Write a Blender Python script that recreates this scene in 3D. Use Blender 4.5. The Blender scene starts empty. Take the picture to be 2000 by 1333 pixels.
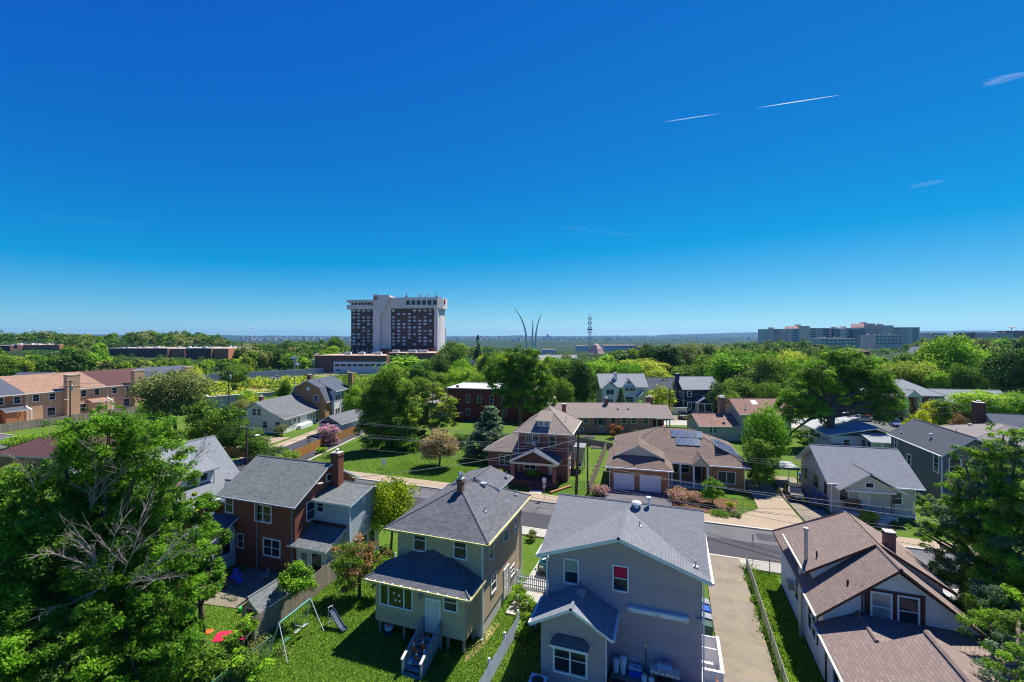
import bpy, bmesh, math, random
import numpy as np
from mathutils import Vector, Matrix
R = math.radians
rnd = random.Random(7)
scene = bpy.context.scene
C = scene.collection
F, HC, HY, YAW = 888.9, 20.0, 655.0, R(19.3)     # camera: focal in px of the photo, height, horizon row, heading
cT, sT = math.cos(YAW), math.sin(YAW)

def ray(px, py):                                  # direction of a sight line, unit depth
    X = (px-1000)/F; Z = -(py-HY)/F
    return Vector((X*cT-sT, X*sT+cT, Z))
def gp(px, py, z=0.0):                            # point of height z seen there
    d = ray(px, py); k = (z-HC)/d.z
    return Vector((d.x*k, d.y*k, z))
def dp(px, Y, z=0.0):                             # point at depth Y below/above that column
    d = ray(px, HY); return Vector((d.x*Y, d.y*Y, z))
def zat(py, Y): return HC-(py-HY)/F*Y
def cam2w(X, Y): return (X*cT-Y*sT, X*sT+Y*cT)

ORI = {}
def setp(o, label=None, cat=None, group=None, kind=None):
    if label: o['label'] = label
    if cat: o['category'] = cat
    if group: o['group'] = group
    if kind: o['kind'] = kind
def thing(name, label, cat, loc, rot=0, group=None):
    o = bpy.data.objects.new(name, None); C.objects.link(o)
    o.empty_display_size = .5
    o.location = loc; o.rotation_euler = (0, 0, rot)
    setp(o, label, cat, group)
    return o
class MB:
    def __init__(s, org=(0, 0, 0)): s.v = []; s.f = []; s.m = []; s.o = Vector(org)
    def poly(s, pts, mi=0):
        n = len(s.v); s.v += [Vector(p)-s.o for p in pts]; s.f.append(list(range(n, n+len(pts)))); s.m.append(mi)
    def box(s, x0, y0, z0, x1, y1, z1, mi=0):
        if x0 > x1: x0, x1 = x1, x0
        if y0 > y1: y0, y1 = y1, y0
        if z0 > z1: z0, z1 = z1, z0
        n = len(s.v)
        s.v += [Vector(p)-s.o for p in ((x0,y0,z0),(x1,y0,z0),(x1,y1,z0),(x0,y1,z0),(x0,y0,z1),(x1,y0,z1),(x1,y1,z1),(x0,y1,z1))]
        for q in ((3,2,1,0),(4,5,6,7),(0,1,5,4),(1,2,6,5),(2,3,7,6),(3,0,4,7)):
            s.f.append([n+i for i in q]); s.m.append(mi)
    def prism(s, pts, vec, mi=0, ms=None):         # polygon swept along vec
        ms = mi if ms is None else ms
        vec = Vector(vec); a = [Vector(p) for p in pts]; b = [p+vec for p in a]
        nrm = Vector((0,0,0))
        for i in range(len(a)): nrm += a[i].cross(a[(i+1) % len(a)])
        if nrm.dot(vec) > 0: a.reverse(); b.reverse()
        s.poly(a, mi); s.poly(b[::-1], ms)
        k = len(a)
        for i in range(k):
            j = (i+1) % k; s.poly([a[i], b[i], b[j], a[j]], ms)
    def bar(s, p, q, w, h=None, mi=0):             # square bar between two points
        h = h or w; p = Vector(p); q = Vector(q); d = (q-p).normalized()
        a = Vector((0,0,1)).cross(d)
        a = a.normalized() if a.length > .05 else Vector((1,0,0))
        b = d.cross(a).normalized(); a = a*w/2; b = b*h/2
        s.prism([p+a+b, p-a+b, p-a-b, p+a-b], q-p, mi)
    def cyl(s, p, q, r0, r1=None, n=8, mi=0, cap=True):
        r1 = r0 if r1 is None else r1; p = Vector(p); q = Vector(q); d = (q-p).normalized()
        a = d.orthogonal().normalized(); b = d.cross(a); k = len(s.v)
        for c, r in ((p, r0), (q, r1)):
            for i in range(n):
                t = 2*math.pi*i/n; s.v.append(c+(a*math.cos(t)+b*math.sin(t))*r-s.o)
        for i in range(n):
            j = (i+1) % n; s.f.append([k+i, k+j, k+n+j, k+n+i]); s.m.append(mi)
        if cap:
            s.f.append([k+i for i in range(n)][::-1]); s.m.append(mi)
            s.f.append([k+n+i for i in range(n)]); s.m.append(mi)
    def lathe(s, c, prof, n=12, mi=0):             # (radius, z) profile
        c = Vector(c); k = len(s.v)
        for r, z in prof:
            for i in range(n):
                t = 2*math.pi*i/n; s.v.append(c+Vector((r*math.cos(t), r*math.sin(t), z))-s.o)
        for a in range(len(prof)-1):
            for i in range(n):
                j = (i+1) % n; s.f.append([k+a*n+i, k+a*n+j, k+(a+1)*n+j, k+(a+1)*n+i]); s.m.append(mi)
        s.f.append([k+(len(prof)-1)*n+i for i in range(n)]); s.m.append(mi)
    def build(s, name, mats, parent=None, smooth=False):
        me = bpy.data.meshes.new(name)
        me.from_pydata([tuple(v) for v in s.v], [], s.f)
        if not isinstance(mats, (list, tuple)): mats = [mats]
        for m in mats: me.materials.append(m)
        me.polygons.foreach_set('material_index', s.m)
        uv = me.uv_layers.new(name='UVMap')
        data = []
        Z = Vector((0,0,1))
        for f in s.f:
            pts = [s.v[i] for i in f]
            n = Vector((0,0,0))
            for i in range(len(pts)): n += pts[i].cross(pts[(i+1) % len(pts)])
            if n.length > 1e-9: n.normalize()
            h = Z.cross(n)
            if h.length < .02: h = Vector((1,0,0)); u = Vector((0,1,0))
            else: h.normalize(); u = n.cross(h)
            for p in pts: data += [p.dot(h), p.dot(u)]
        uv.data.foreach_set('uv', data)
        if smooth: me.polygons.foreach_set('use_smooth', [True]*len(s.f))
        me.update()
        o = bpy.data.objects.new(name, me); C.objects.link(o)
        if parent: o.parent = parent
        else: o.location = s.o
        return o
def kids(o): return [c for c in bpy.data.objects if c.parent == o]
def copy_tree(o, loc, rot=None, scale=None, label=None, group=None):
    c = o.copy(); C.objects.link(c); c.location = loc
    if rot is not None: c.rotation_euler = (0, 0, rot)
    if scale is not None: c.scale = scale
    if label: c['label'] = label
    if group: c['group'] = group
    for ch in list(o.children):
        d = ch.copy(); C.objects.link(d); d.parent = c
        for g in list(ch.children):
            e = g.copy(); C.objects.link(e); e.parent = d
    return c

# ------------------------------------------------------------------ materials
class NT:
    def __init__(s, name):
        s.m = bpy.data.materials.new(name); s.m.use_nodes = True
        s.t = s.m.node_tree; s.n = s.t.nodes; s.l = s.t.links
        s.b = s.n['Principled BSDF']
    def add(s, typ, **kw):
        x = s.n.new(typ)
        for k, v in kw.items():
            if k in x.inputs: x.inputs[k].default_value = v
            else: setattr(x, k, v)
        return x
    def link(s, a, b): s.l.new(a, b)
    def mix(s, fac, a, b, mode='MIX'):
        x = s.n.new('ShaderNodeMix'); x.data_type = 'RGBA'; x.blend_type = mode
        for sock, val in ((x.inputs[0], fac), (x.inputs[6], a), (x.inputs[7], b)):
            if hasattr(val, 'default_value') or isinstance(val, bpy.types.NodeSocket): s.link(val, sock)
            else: sock.default_value = (val if isinstance(val, float) else (*val, 1)) if not isinstance(val, (int,)) else float(val)
        return x.outputs[2]
    def coord(s, which='Object'): return s.add('ShaderNodeTexCoord').outputs[which]
    def noise(s, vec, scale, detail=4, rough=.6):
        x = s.add('ShaderNodeTexNoise', Scale=scale, Detail=detail, Roughness=rough); s.link(vec, x.inputs['Vector']); return x.outputs['Fac']
    def ramp(s, fac, stops):
        x = s.n.new('ShaderNodeValToRGB'); e = x.color_ramp.elements
        while len(e) < len(stops): e.new(.5)
        for i, (p, c) in enumerate(stops):
            e[i].position = p; e[i].color = (*c, 1) if len(c) == 3 else c
        s.link(fac, x.inputs[0]); return x.outputs[0]
    def bump(s, h, strength=.3, dist=.02):
        x = s.add('ShaderNodeBump', Strength=strength, Distance=dist); s.link(h, x.inputs['Height']); s.link(x.outputs[0], s.b.inputs['Normal'])
    def out(s, col=None, rough=.8, spec=.3, metal=0.0):
        if col is not None:
            if isinstance(col, bpy.types.NodeSocket): s.link(col, s.b.inputs['Base Color'])
            else: s.b.inputs['Base Color'].default_value = (*col, 1)
        s.b.inputs['Roughness'].default_value = rough
        s.b.inputs['Specular IOR Level'].default_value = spec
        s.b.inputs['Metallic'].default_value = metal
        return s.m
def scl(c, k): return tuple(min(1, x*k) for x in c)
def m_plain(name, col, rough=.6, metal=0.0, var=.15, scale=1.5, spec=.3):
    t = NT(name); n = t.noise(t.coord(), scale, 6)
    c = t.ramp(n, [(.3, scl(col, 1-var)), (.7, scl(col, 1+var))])
    return t.out(c, rough, spec, metal)
def m_shingle(name, col, var=.3, row=.17, wid=.34, stain=.25, streak=None, mo=.014):
    t = NT(name); uv = t.coord('UV')
    b = t.add('ShaderNodeTexBrick', Scale=1.0)
    b.inputs['Brick Width'].default_value = wid; b.inputs['Row Height'].default_value = row
    b.inputs['Mortar Size'].default_value = mo; b.inputs['Mortar Smooth'].default_value = .3
    b.inputs['Color1'].default_value = (*scl(col, 1-var), 1); b.inputs['Color2'].default_value = (*scl(col, 1+var), 1)
    b.inputs['Mortar'].default_value = (*scl(col, .42), 1)
    t.link(uv, b.inputs['Vector'])
    n = t.noise(t.coord(), .35, 6, .7)
    g = t.noise(t.coord(), 30, 2, .7)
    c = t.mix(t.ramp(n, [(.35, (0, 0, 0)), (.7, (1, 1, 1))]), b.outputs['Color'], scl(col, 1-stain*1.3) if streak is None else streak)
    x = t.n.new('ShaderNodeMix'); x.data_type = 'RGBA'; x.blend_type = 'MIX'
    # stain only tints
    c2 = t.mix(.35, b.outputs['Color'], c)
    c3 = t.mix(.35, c2, t.ramp(g, [(.3, scl(col, .6)), (.7, scl(col, 1.35))]))
    t.bump(b.outputs['Fac'], -.35, .012) if False else t.bump(g, .35, .01)
    return t.out(c3, .92, .15)
def m_brick(name, c1, c2, mortar, var=1.0, w=.22, h=.075):
    t = NT(name); uv = t.coord('UV')
    b = t.add('ShaderNodeTexBrick', Scale=1.0)
    b.inputs['Brick Width'].default_value = w; b.inputs['Row Height'].default_value = h
    b.inputs['Mortar Size'].default_value = .008; b.inputs['Bias'].default_value = 0
    b.inputs['Color1'].default_value = (*c1, 1); b.inputs['Color2'].default_value = (*c2, 1); b.inputs['Mortar'].default_value = (*mortar, 1)
    t.link(uv, b.inputs['Vector'])
    n = t.noise(uv, 9, 3, .8); n2 = t.noise(t.coord(), .5, 5, .7)
    c = t.mix(.45, b.outputs['Color'], t.ramp(n, [(.35, scl(c1, .55)), (.65, scl(c2, 1.35))]))
    c = t.mix(.2, c, t.ramp(n2, [(.3, scl(c1, .6)), (.7, scl(c2, 1.3))]))
    return t.out(c, .9, .2)
def m_siding(name, col, row=.18, seam=.62, var=.08, rough=.6):
    t = NT(name); uv = t.coord('UV')
    b = t.add('ShaderNodeTexBrick', Scale=1.0)
    b.inputs['Brick Width'].default_value = 3.7; b.inputs['Row Height'].default_value = row
    b.inputs['Mortar Size'].default_value = .011; b.inputs['Mortar Smooth'].default_value = .5
    b.inputs['Color1'].default_value = (*scl(col, 1-var), 1); b.inputs['Color2'].default_value = (*scl(col, 1+var), 1)
    b.inputs['Mortar'].default_value = (*scl(col, seam), 1)
    t.link(uv, b.inputs['Vector'])
    n = t.noise(t.coord(), .8, 6, .7)
    c = t.mix(.25, b.outputs['Color'], t.ramp(n, [(.3, scl(col, .75)), (.7, scl(col, 1.15))]))
    return t.out(c, rough, .3)
def m_planks(name, col, wid=.14, var=.35, along='z', rough=.85):
    t = NT(name); uv = t.coord('UV')
    mp = t.add('ShaderNodeMapping'); t.link(uv, mp.inputs[0])
    if along == 'z': mp.inputs['Rotation'].default_value = (0, 0, R(90))
    b = t.add('ShaderNodeTexBrick', Scale=1.0)
    b.inputs['Brick Width'].default_value = 2.4; b.inputs['Row Height'].default_value = wid
    b.inputs['Mortar Size'].default_value = .007
    b.inputs['Color1'].default_value = (*scl(col, 1-var), 1); b.inputs['Color2'].default_value = (*scl(col, 1+var), 1)
    b.inputs['Mortar'].default_value = (*scl(col, .3), 1)
    t.link(mp.outputs[0], b.inputs['Vector'])
    n = t.noise(t.coord(), 3, 8, .8)
    c = t.mix(.4, b.outputs['Color'], t.ramp(n, [(.3, scl(col, .55)), (.7, scl(col, 1.35))]))
    return t.out(c, rough, .2)
def m_glass(name, col=(.02, .03, .04), rough=.04, var=.6, spec=.9):
    t = NT(name); oi = t.add('ShaderNodeObjectInfo')
    n = t.noise(t.coord(), 1.1, 3, .6)
    c = t.ramp(n, [(.35, scl(col, 1-var)), (.7, scl(col, 1+var*2.5))])
    c = t.mix(oi.outputs['Random'], c, scl(col, 2.2))
    return t.out(c, rough, spec)
def m_leaf(name, dark, light, trans=.34, gloss=.6):
    dark = scl(dark, .85); light = tuple(min(.8, x*1.5) for x in light)
    t = NT(name); a = t.add('ShaderNodeAttribute', attribute_name='var'); oi = t.add('ShaderNodeObjectInfo')
    c = t.ramp(a.outputs['Fac'], [(.0, dark), (1.0, light)])
    hs = t.add('ShaderNodeHueSaturation'); t.link(c, hs.inputs['Color'])
    mr = t.add('ShaderNodeMapRange'); t.link(oi.outputs['Random'], mr.inputs[0]); mr.inputs[3].default_value = .485; mr.inputs[4].default_value = .515
    t.link(mr.outputs[0], hs.inputs['Hue'])
    mv = t.add('ShaderNodeMapRange'); t.link(oi.outputs['Random'], mv.inputs[0]); mv.inputs[3].default_value = 1.2; mv.inputs[4].default_value = .8
    t.link(mv.outputs[0], hs.inputs['Value'])
    t.out(hs.outputs[0], gloss, .16)
    tr = t.add('ShaderNodeBsdfTranslucent'); t.link(hs.outputs[0], tr.inputs[0])
    mx = t.add('ShaderNodeMixShader'); mx.inputs[0].default_value = trans
    t.link(t.b.outputs[0], mx.inputs[1]); t.link(tr.outputs[0], mx.inputs[2])
    t.link(mx.outputs[0], t.n['Material Output'].inputs[0])
    return t.m
M = {}
M['white'] = m_plain('white_paint', (.72, .73, .74), .45, var=.06)
M['offwhite'] = m_plain('cream_paint', (.62, .58, .48), .5, var=.08)
M['gutter_yellow'] = m_plain('dusty_gutter', (.5, .44, .2), .6, var=.45, scale=6)
M['brown_trim'] = m_plain('brown_trim', (.07, .03, .025), .5, var=.2)
M['grey_metal'] = m_plain('grey_metal', (.35, .36, .37), .4, .6)
M['galv'] = m_plain('galvanised_metal', (.45, .46, .47), .45, .5)
M['black'] = m_plain('black_paint', (.015, .015, .017), .4)
M['dark'] = m_plain('dark_interior', (.02, .02, .022), .8)
M['glass'] = m_glass('window_glass', (.012, .018, .026), .06, .6, .35)
M['blind'] = m_glass('glass_over_blind', (.16, .18, .19), .12, .3, .6)
M['redglass'] = m_glass('glass_over_red_curtain', (.3, .01, .012), .12, .4, .5)
M['greenglass'] = m_glass('glass_painted_lawn_reflection', (.012, .028, .01), .08, .4, .4)  # lawn reflection put into the pane's green base colour
M['door_white'] = m_plain('white_door', (.62, .58, .56), .4, var=.05)
M['door_dark'] = m_plain('navy_door', (.02, .03, .07), .35)
M['sh_tan'] = m_shingle('charcoal_shingles', (.125, .13, .142), .32)
M['sh_purple'] = m_shingle('weathered_grey_shingles', (.19, .2, .22), .16, streak=(.14, .145, .15))
M['sh_wing'] = m_shingle('patchy_blue_grey_shingles', (.22, .245, .28), .14, streak=(.1, .105, .11))
M['sh_brick'] = m_shingle('slate_green_shingles', (.16, .175, .175), .3)
M['sh_cape'] = m_shingle('pale_grey_shingles', (.21, .225, .245), .15, streak=(.2, .25, .24))
M['sh_brown'] = m_shingle('brown_red_shingles', (.25, .19, .165), .2, .17, .36, mo=.017)
M['sh_sq'] = m_shingle('light_brown_shingles', (.26, .215, .18), .18, streak=(.16, .16, .18))
M['sh_solar'] = m_shingle('mottled_brown_shingles', (.185, .14, .115), .3)
M['sh_bung'] = m_shingle('blue_grey_shingles', (.22, .232, .26), .15, streak=(.2, .2, .2))
M['sh_cot'] = m_shingle('mid_grey_shingles', (.15, .155, .165), .15)
M['sh_dkgrey'] = m_shingle('dark_grey_shingles', (.085, .095, .115), .2)
M['sh_hip'] = m_shingle('stained_taupe_shingles', (.24, .215, .21), .12, streak=(.12, .1, .1))
M['sh_ranch'] = m_shingle('faded_taupe_shingles', (.27, .225, .2), .12, streak=(.15, .11, .1))
M['sh_pink'] = m_shingle('rusty_pink_shingles', (.28, .17, .14), .15, streak=(.12, .06, .05))
M['sh_white'] = m_shingle('pale_silver_shingles', (.38, .4, .42), .08)
M['sh_light'] = m_shingle('light_grey_shingles', (.3, .32, .33), .12)
M['sh_orange'] = m_shingle('sandy_orange_shingles', (.3, .185, .13), .35, .25, .6)
M['sh_maroon'] = m_shingle('maroon_shingles', (.11, .055, .055), .25)
M['sh_red'] = m_shingle('red_brown_shingles', (.2, .095, .075), .2)
M['sh_slate'] = m_shingle('slate_blue_shingles', (.09, .105, .135), .2)
M['br_red'] = m_brick('red_brick', (.2, .055, .035), (.27, .085, .05), (.22, .17, .15))
M['br_sq'] = m_brick('dark_red_brick', (.2, .07, .055), (.28, .11, .085), (.25, .2, .18))
M['br_orange'] = m_brick('orange_brick', (.33, .13, .055), (.42, .2, .09), (.3, .25, .2))
M['br_flat'] = m_brick('deep_red_brick', (.14, .025, .018), (.19, .04, .025), (.14, .06, .05))
M['br_ranch'] = m_brick('salmon_brick', (.3, .15, .1), (.4, .2, .13), (.35, .28, .22))
M['br_tan'] = m_brick('tan_brick', (.44, .27, .16), (.54, .35, .21), (.45, .38, .28))
M['br_ochre'] = m_brick('ochre_brick', (.34, .18, .07), (.42, .24, .1), (.3, .22, .14))
M['br_dark'] = m_brick('brown_brick', (.1, .045, .04), (.14, .06, .05), (.1, .07, .06))
M['si_tan'] = m_siding('tan_siding', (.5, .39, .26), .2)
M['si_purple'] = m_siding('lavender_grey_siding', (.42, .34, .375), .14, .68)
M['si_white'] = m_siding('white_siding', (.66, .68, .72), .14, .8)
M['si_white_br'] = m_brick('white_painted_brick', (.62, .62, .66), (.72, .72, .76), (.5, .5, .55))
M['si_blue'] = m_siding('pale_blue_siding', (.45, .52, .58), .2, .5)
M['si_grey'] = m_siding('blue_grey_siding', (.3, .33, .36), .2, .6)
M['si_bung'] = m_siding('beige_siding', (.5, .46, .4), .22, .7)
M['si_dgrey'] = m_siding('dark_grey_siding', (.13, .135, .16), .12, .75)
M['si_navy'] = m_siding('navy_siding', (.018, .035, .085), .14, .6)
M['si_sage'] = m_siding('sage_siding', (.36, .39, .31), .15, .8)
M['si_cream'] = m_siding('cream_siding', (.66, .68, .6), .16, .8)
M['wood'] = m_planks('weathered_fence_boards', (.3, .25, .2), .14)
M['wood_orange'] = m_planks('orange_stained_boards', (.42, .2, .05), .14)
M['deck'] = m_planks('grey_deck_boards', (.24, .2, .17), .14, .35, 'x')
M['deck_red'] = m_planks('red_brown_deck_boards', (.22, .1, .06), .14, .3, 'x')
M['stairwood'] = m_plain('blue_grey_painted_wood', (.2, .23, .26), .7, var=.3, scale=5)
M['pole'] = m_plain('creosoted_pole_wood', (.085, .06, .045), .9, var=.4, scale=3)
M['wire'] = m_plain('weathered_cable', (.2, .2, .2), .5)
M['bark'] = m_plain('grey_bark', (.12, .09, .07), .95, var=.5, scale=4)
M['deadwood'] = m_plain('pale_dead_wood', (.3, .25, .23), .9, var=.35, scale=3)
M['block'] = m_brick('concrete_block', (.4, .4, .39), (.5, .5, .49), (.35, .35, .34), w=.4, h=.2)
M['stone'] = m_plain('pale_concrete', (.5, .48, .44), .85, var=.2)
M['cone'] = m_plain('orange_plastic', (.75, .12, .015), .5, var=.05)
M['redcloth'] = m_plain('crimson_cloth', (.55, .01, .06), .8)
M['teal'] = m_plain('teal_paint', (.1, .32, .3), .5)
M['pinkroof'] = m_plain('pinkish_roof_panels', (.42, .3, .27), .7)
M['cloudwhite'] = m_plain('white_cloud', (.85, .85, .88), 1.0)
# ------------------------------------------------------------------ building helpers
def gable(mb, x0, x1, y0, y1, ze, zr, axis='x', th=.18, mid=None, cap=True):
    """two sloped slabs; ze/zr = top surface height at the eave edge and the ridge"""
    d = (0, 0, -th)
    if axis == 'x':
        ym = (y0+y1)/2 if mid is None else mid
        mb.prism([(x0,y0,ze),(x1,y0,ze),(x1,ym,zr),(x0,ym,zr)], d, 0, 1)
        mb.prism([(x1,y1,ze),(x0,y1,ze),(x0,ym,zr),(x1,ym,zr)], d, 0, 1)
        if cap: mb.cyl((x0,ym,zr-.03),(x1,ym,zr-.03), .1, n=6)
    else:
        xm = (x0+x1)/2 if mid is None else mid
        mb.prism([(x0,y1,ze),(x0,y0,ze),(xm,y0,zr),(xm,y1,zr)], d, 0, 1)
        mb.prism([(x1,y0,ze),(x1,y1,ze),(xm,y1,zr),(xm,y0,zr)], d, 0, 1)
        if cap: mb.cyl((xm,y0,zr-.03),(xm,y1,zr-.03), .1, n=6)
def hip(mb, x0, x1, y0, y1, ze, zr, th=.2, run=None):
    w, l = x1-x0, y1-y0
    if w <= l: a = (((x0+x1)/2, y0+(run or w/2)), ((x0+x1)/2, y1-(run or w/2)))
    else: a = ((x0+(run or l/2), (y0+y1)/2), (x1-(run or l/2), (y0+y1)/2))
    A, B = (*a[0], zr), (*a[1], zr)
    c = [(x0,y0,ze),(x1,y0,ze),(x1,y1,ze),(x0,y1,ze)]
    if w <= l: fs = [[c[0],c[1],A],[c[1],c[2],B,A],[c[2],c[3],B],[c[3],c[0],A,B]]
    else: fs = [[c[0],c[1],B,A],[c[1],c[2],B],[c[2],c[3],A,B],[c[3],c[0],A]]
    for f in fs: mb.poly(f, 0)
    lo = [(p[0],p[1],ze-th) for p in c]
    for i in range(4):
        j = (i+1) % 4; mb.poly([lo[i], lo[j], c[j], c[i]], 1)
    mb.poly(lo[::-1], 1)
    for p, q in ((c[0],A),(c[3],A if w > l else B),(c[1],B if w > l else A),(c[2],B)):
        mb.cyl(Vector(p)+Vector((0,0,-.02)), Vector(q)+Vector((0,0,-.02)), .08, n=6)
    if (Vector(A)-Vector(B)).length > .1: mb.cyl(A, B, .09, n=6)
def shed(mb, pts, th=.15): mb.prism(pts, (0, 0, -th), 0, 1)
def wallbox(mb, x0, x1, y0, y1, z0, z1): mb.box(x0, y0, z0, x1, y1, z1)
def gwall(mb, x0, x1, y0, y1, z0, z1, zr, axis='x', mid=None):
    """walls with gable ends; ridge along axis"""
    if axis == 'x':
        m = (y0+y1)/2 if mid is None else mid
        mb.prism([(x0,y0,z0),(x0,y1,z0),(x0,y1,z1),(x0,m,zr),(x0,y0,z1)], (x1-x0,0,0))
    else:
        m = (x0+x1)/2 if mid is None else mid
        mb.prism([(x0,y0,z0),(x1,y0,z0),(x1,y0,z1),(m,y0,zr),(x0,y0,z1)], (0,y1-y0,0))
FACE = {'S': ((1,0),(0,-1)), 'N': ((-1,0),(0,1)), 'E': ((0,1),(1,0)), 'W': ((0,-1),(-1,0))}
class House:
    def __init__(s, name, label, cat, loc, rot=0, group=None):
        loc = Vector((loc[0], loc[1], 0)); s.loc = loc; s.rot = rot
        s.root = thing(name, label, cat, loc, rot, group)
        s.inv = Matrix.Rotation(-rot, 3, 'Z')
        s.o = loc if rot == 0 else Vector((0,0,0))   # unrotated houses are drawn in world coordinates
    def mb(s): return MB(s.o)
    def r(s, px, py):
        o = Vector((0,0,HC)); d = ray(px, py)
        if s.rot != 0: o = s.inv @ (o-s.loc); d = s.inv @ d
        return o, d
    def S(s, px, py, y):                            # (x, z) where a sight line meets the plane y
        o, d = s.r(px, py); k = (y-o.y)/d.y; p = o+d*k; return p.x, p.z
    def E(s, px, py, x):
        o, d = s.r(px, py); k = (x-o.x)/d.x; p = o+d*k; return p.y, p.z
    def part(s, name, mb, mats, parent=None, smooth=False, label=None):
        o = mb.build(name, mats, parent or s.root, smooth)
        if label: o['label'] = label
        return o
    def win(s, face, a, plane, z, w=.9, h=1.4, kind='hung', frame='white', pane='glass', fw=.09, label=None, parent=None, d=.05):
        """centre a along the wall on that plane, height z of the centre"""
        (rx, ry), (nx, ny) = FACE[face]
        def P(t, n, zz):
            if face in 'SN': return (a+t, plane+ny*n, zz)
            return (plane+nx*n, a+t, zz)
        f = s.mb()
        def bx(mb, t0, t1, z0, z1, n0, n1):
            p = P(t0, n0, z0); q = P(t1, n1, z1); mb.box(*p, *q)
        w2, h2 = w/2, h/2
        bx(f, -w2-fw, -w2, z-h2-fw, z+h2+fw, -.05, d); bx(f, w2, w2+fw, z-h2-fw, z+h2+fw, -.05, d)
        bx(f, -w2, w2, z+h2, z+h2+fw, -.05, d); bx(f, -w2-.0, w2, z-h2-fw, z-h2, -.05, d+.03)
        if kind in ('hung', 'hung2', 'hung3'):
            n = {'hung': 1, 'hung2': 2, 'hung3': 3}[kind]
            for i in range(n):
                t0 = -w2+i*w/n
                bx(f, t0, t0+w/n, z-.025, z+.025, -.03, d-.015)
                if i: bx(f, t0-.05, t0+.05, z-h2, z+h2, -.04, d-.005)
        elif kind == 'grid':
            for i in (1, 2): bx(f, -w2+i*w/3-.015, -w2+i*w/3+.015, z-h2, z+h2, -.03, d-.02)
            for i in (-1, 0, 1): bx(f, -w2, w2, z+i*h/4-.015, z+i*h/4+.015, -.03, d-.025)
        elif kind == 'slide': bx(f, -.04, .04, z-h2, z+h2, -.03, d-.01)
        elif kind == 'picture':
            for t in (-w*.25, w*.25): bx(f, t-.05, t+.05, z-h2, z+h2, -.03, d-.01)
        fo = s.part('window', f, M[frame], parent, label=label)
        g = s.mb(); bx(g, -w2, w2, z-h2, z+h2, -.04, .012)
        s.part('pane', g, M[pane], fo)
        return fo
    def winpx(s, face, px, py, plane, **k):
        a, z = (s.S if face in 'SN' else s.E)(px, py, plane)
        return s.win(face, a, plane, z, **k)
    def door(s, face, a, plane, z0, w=.9, h=2.05, mat='door_white', frame='white', label=None):
        (rx, ry), (nx, ny) = FACE[face]
        def bx(mb, t0, t1, zz0, zz1, n0, n1):
            if face in 'SN': mb.box(a+t0, plane+ny*n0, zz0, a+t1, plane+ny*n1, zz1)
            else: mb.box(plane+nx*n0, a+t0, zz0, plane+nx*n1, a+t1, zz1)
        d = s.mb(); bx(d, -w/2, w/2, z0, z0+h, -.05, .03)
        for c in (-.22, .22):
            for (q0, q1) in ((.15, .75), (.9, 1.45), (1.6, 1.9)): bx(d, (c-.14)*w, (c+.14)*w, z0+q0, z0+q1, .02, .042)
        do = s.part('door', d, M[mat], label=label)
        f = s.mb(); bx(f, -w/2-.1, -w/2, z0, z0+h, -.05, .06); bx(f, w/2, w/2+.1, z0, z0+h, -.05, .06); bx(f, -w/2-.1, w/2+.1, z0+h, z0+h+.12, -.05, .065)
        s.part('frame', f, M[frame], do)
        k = s.mb(); bx(k, -w*.42, -w*.36, z0+.95, z0+1.05, .03, .09); s.part('handle', k, M['galv'], do)
    def chimney(s, x, y, z0, z1, w=.55, l=.55, mat='br_red', pots=1, name='chimney'):
        m = s.mb(); m.box(x-w/2, y-l/2, z0, x+w/2, y+l/2, z1)
        m.box(x-w/2-.05, y-l/2-.05, z1-.22, x+w/2+.05, y+l/2+.05, z1-.08)
        o = s.part(name, m, M[mat])
        c = s.mb(); c.box(x-w/2-.03, y-l/2-.03, z1, x+w/2+.03, y+l/2+.03, z1+.06)
        s.part('chimney_cap', c, M['stone'], o)
        for i in range(pots):
            p = s.mb(); xx = x+(i-(pots-1)/2)*.35
            p.lathe((xx, y, z1+.06), [(.1, 0), (.1, .2), (.17, .22), (.17, .27), (.03, .36)], 10); s.part('flue', p, M['galv'], o)
        return o
    def vent(s, x, y, z, kind='pipe', h=.35):
        m = s.mb()
        if kind == 'pipe': m.cyl((x,y,z-.1),(x,y,z+h), .05, n=8); m.box(x-.14, y-.16, z-.06, x+.14, y+.14, z+.02)
        elif kind == 'dome': m.lathe((x,y,z-.15), [(.16,0),(.16,.3),(.34,.32),(.34,.4),(.27,.5),(.12,.56),(.02,.58)], 16)
        elif kind == 'flue': m.cyl((x,y,z-.1),(x,y,z+.55), .09, n=10); m.cyl((x,y,z+.5),(x,y,z+.62), .17, n=10)
        elif kind == 'box': m.box(x-.2, y-.2, z-.1, x+.2, y+.2, z+.16); m.box(x-.24, y-.24, z+.16, x+.24, y+.24, z+.2)
        s.part('roof_vent', m, M['white' if kind in ('dome', 'flue') else 'galv'])
    def gutter(s, p, q, mat='white', w=.12):
        m = s.mb(); m.bar(p, q, w, .11); s.part('gutter', m, M[mat])
    def downpipe(s, x, y, z0, z1, mat='white'):
        m = s.mb(); m.box(x-.045, y-.045, z0, x+.045, y+.045, z1); m.box(x-.05, y-.25, z0, x+.05, y-.045, z0+.08)
        s.part('downpipe', m, M[mat])
def zgab(ze, s, o, th): return ze+s*o-th
SKY_SAT, SKY_STR, SUN_STR, EXPO, HAZE = 1.0, .068, 4.8, .8, 6e-5
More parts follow.
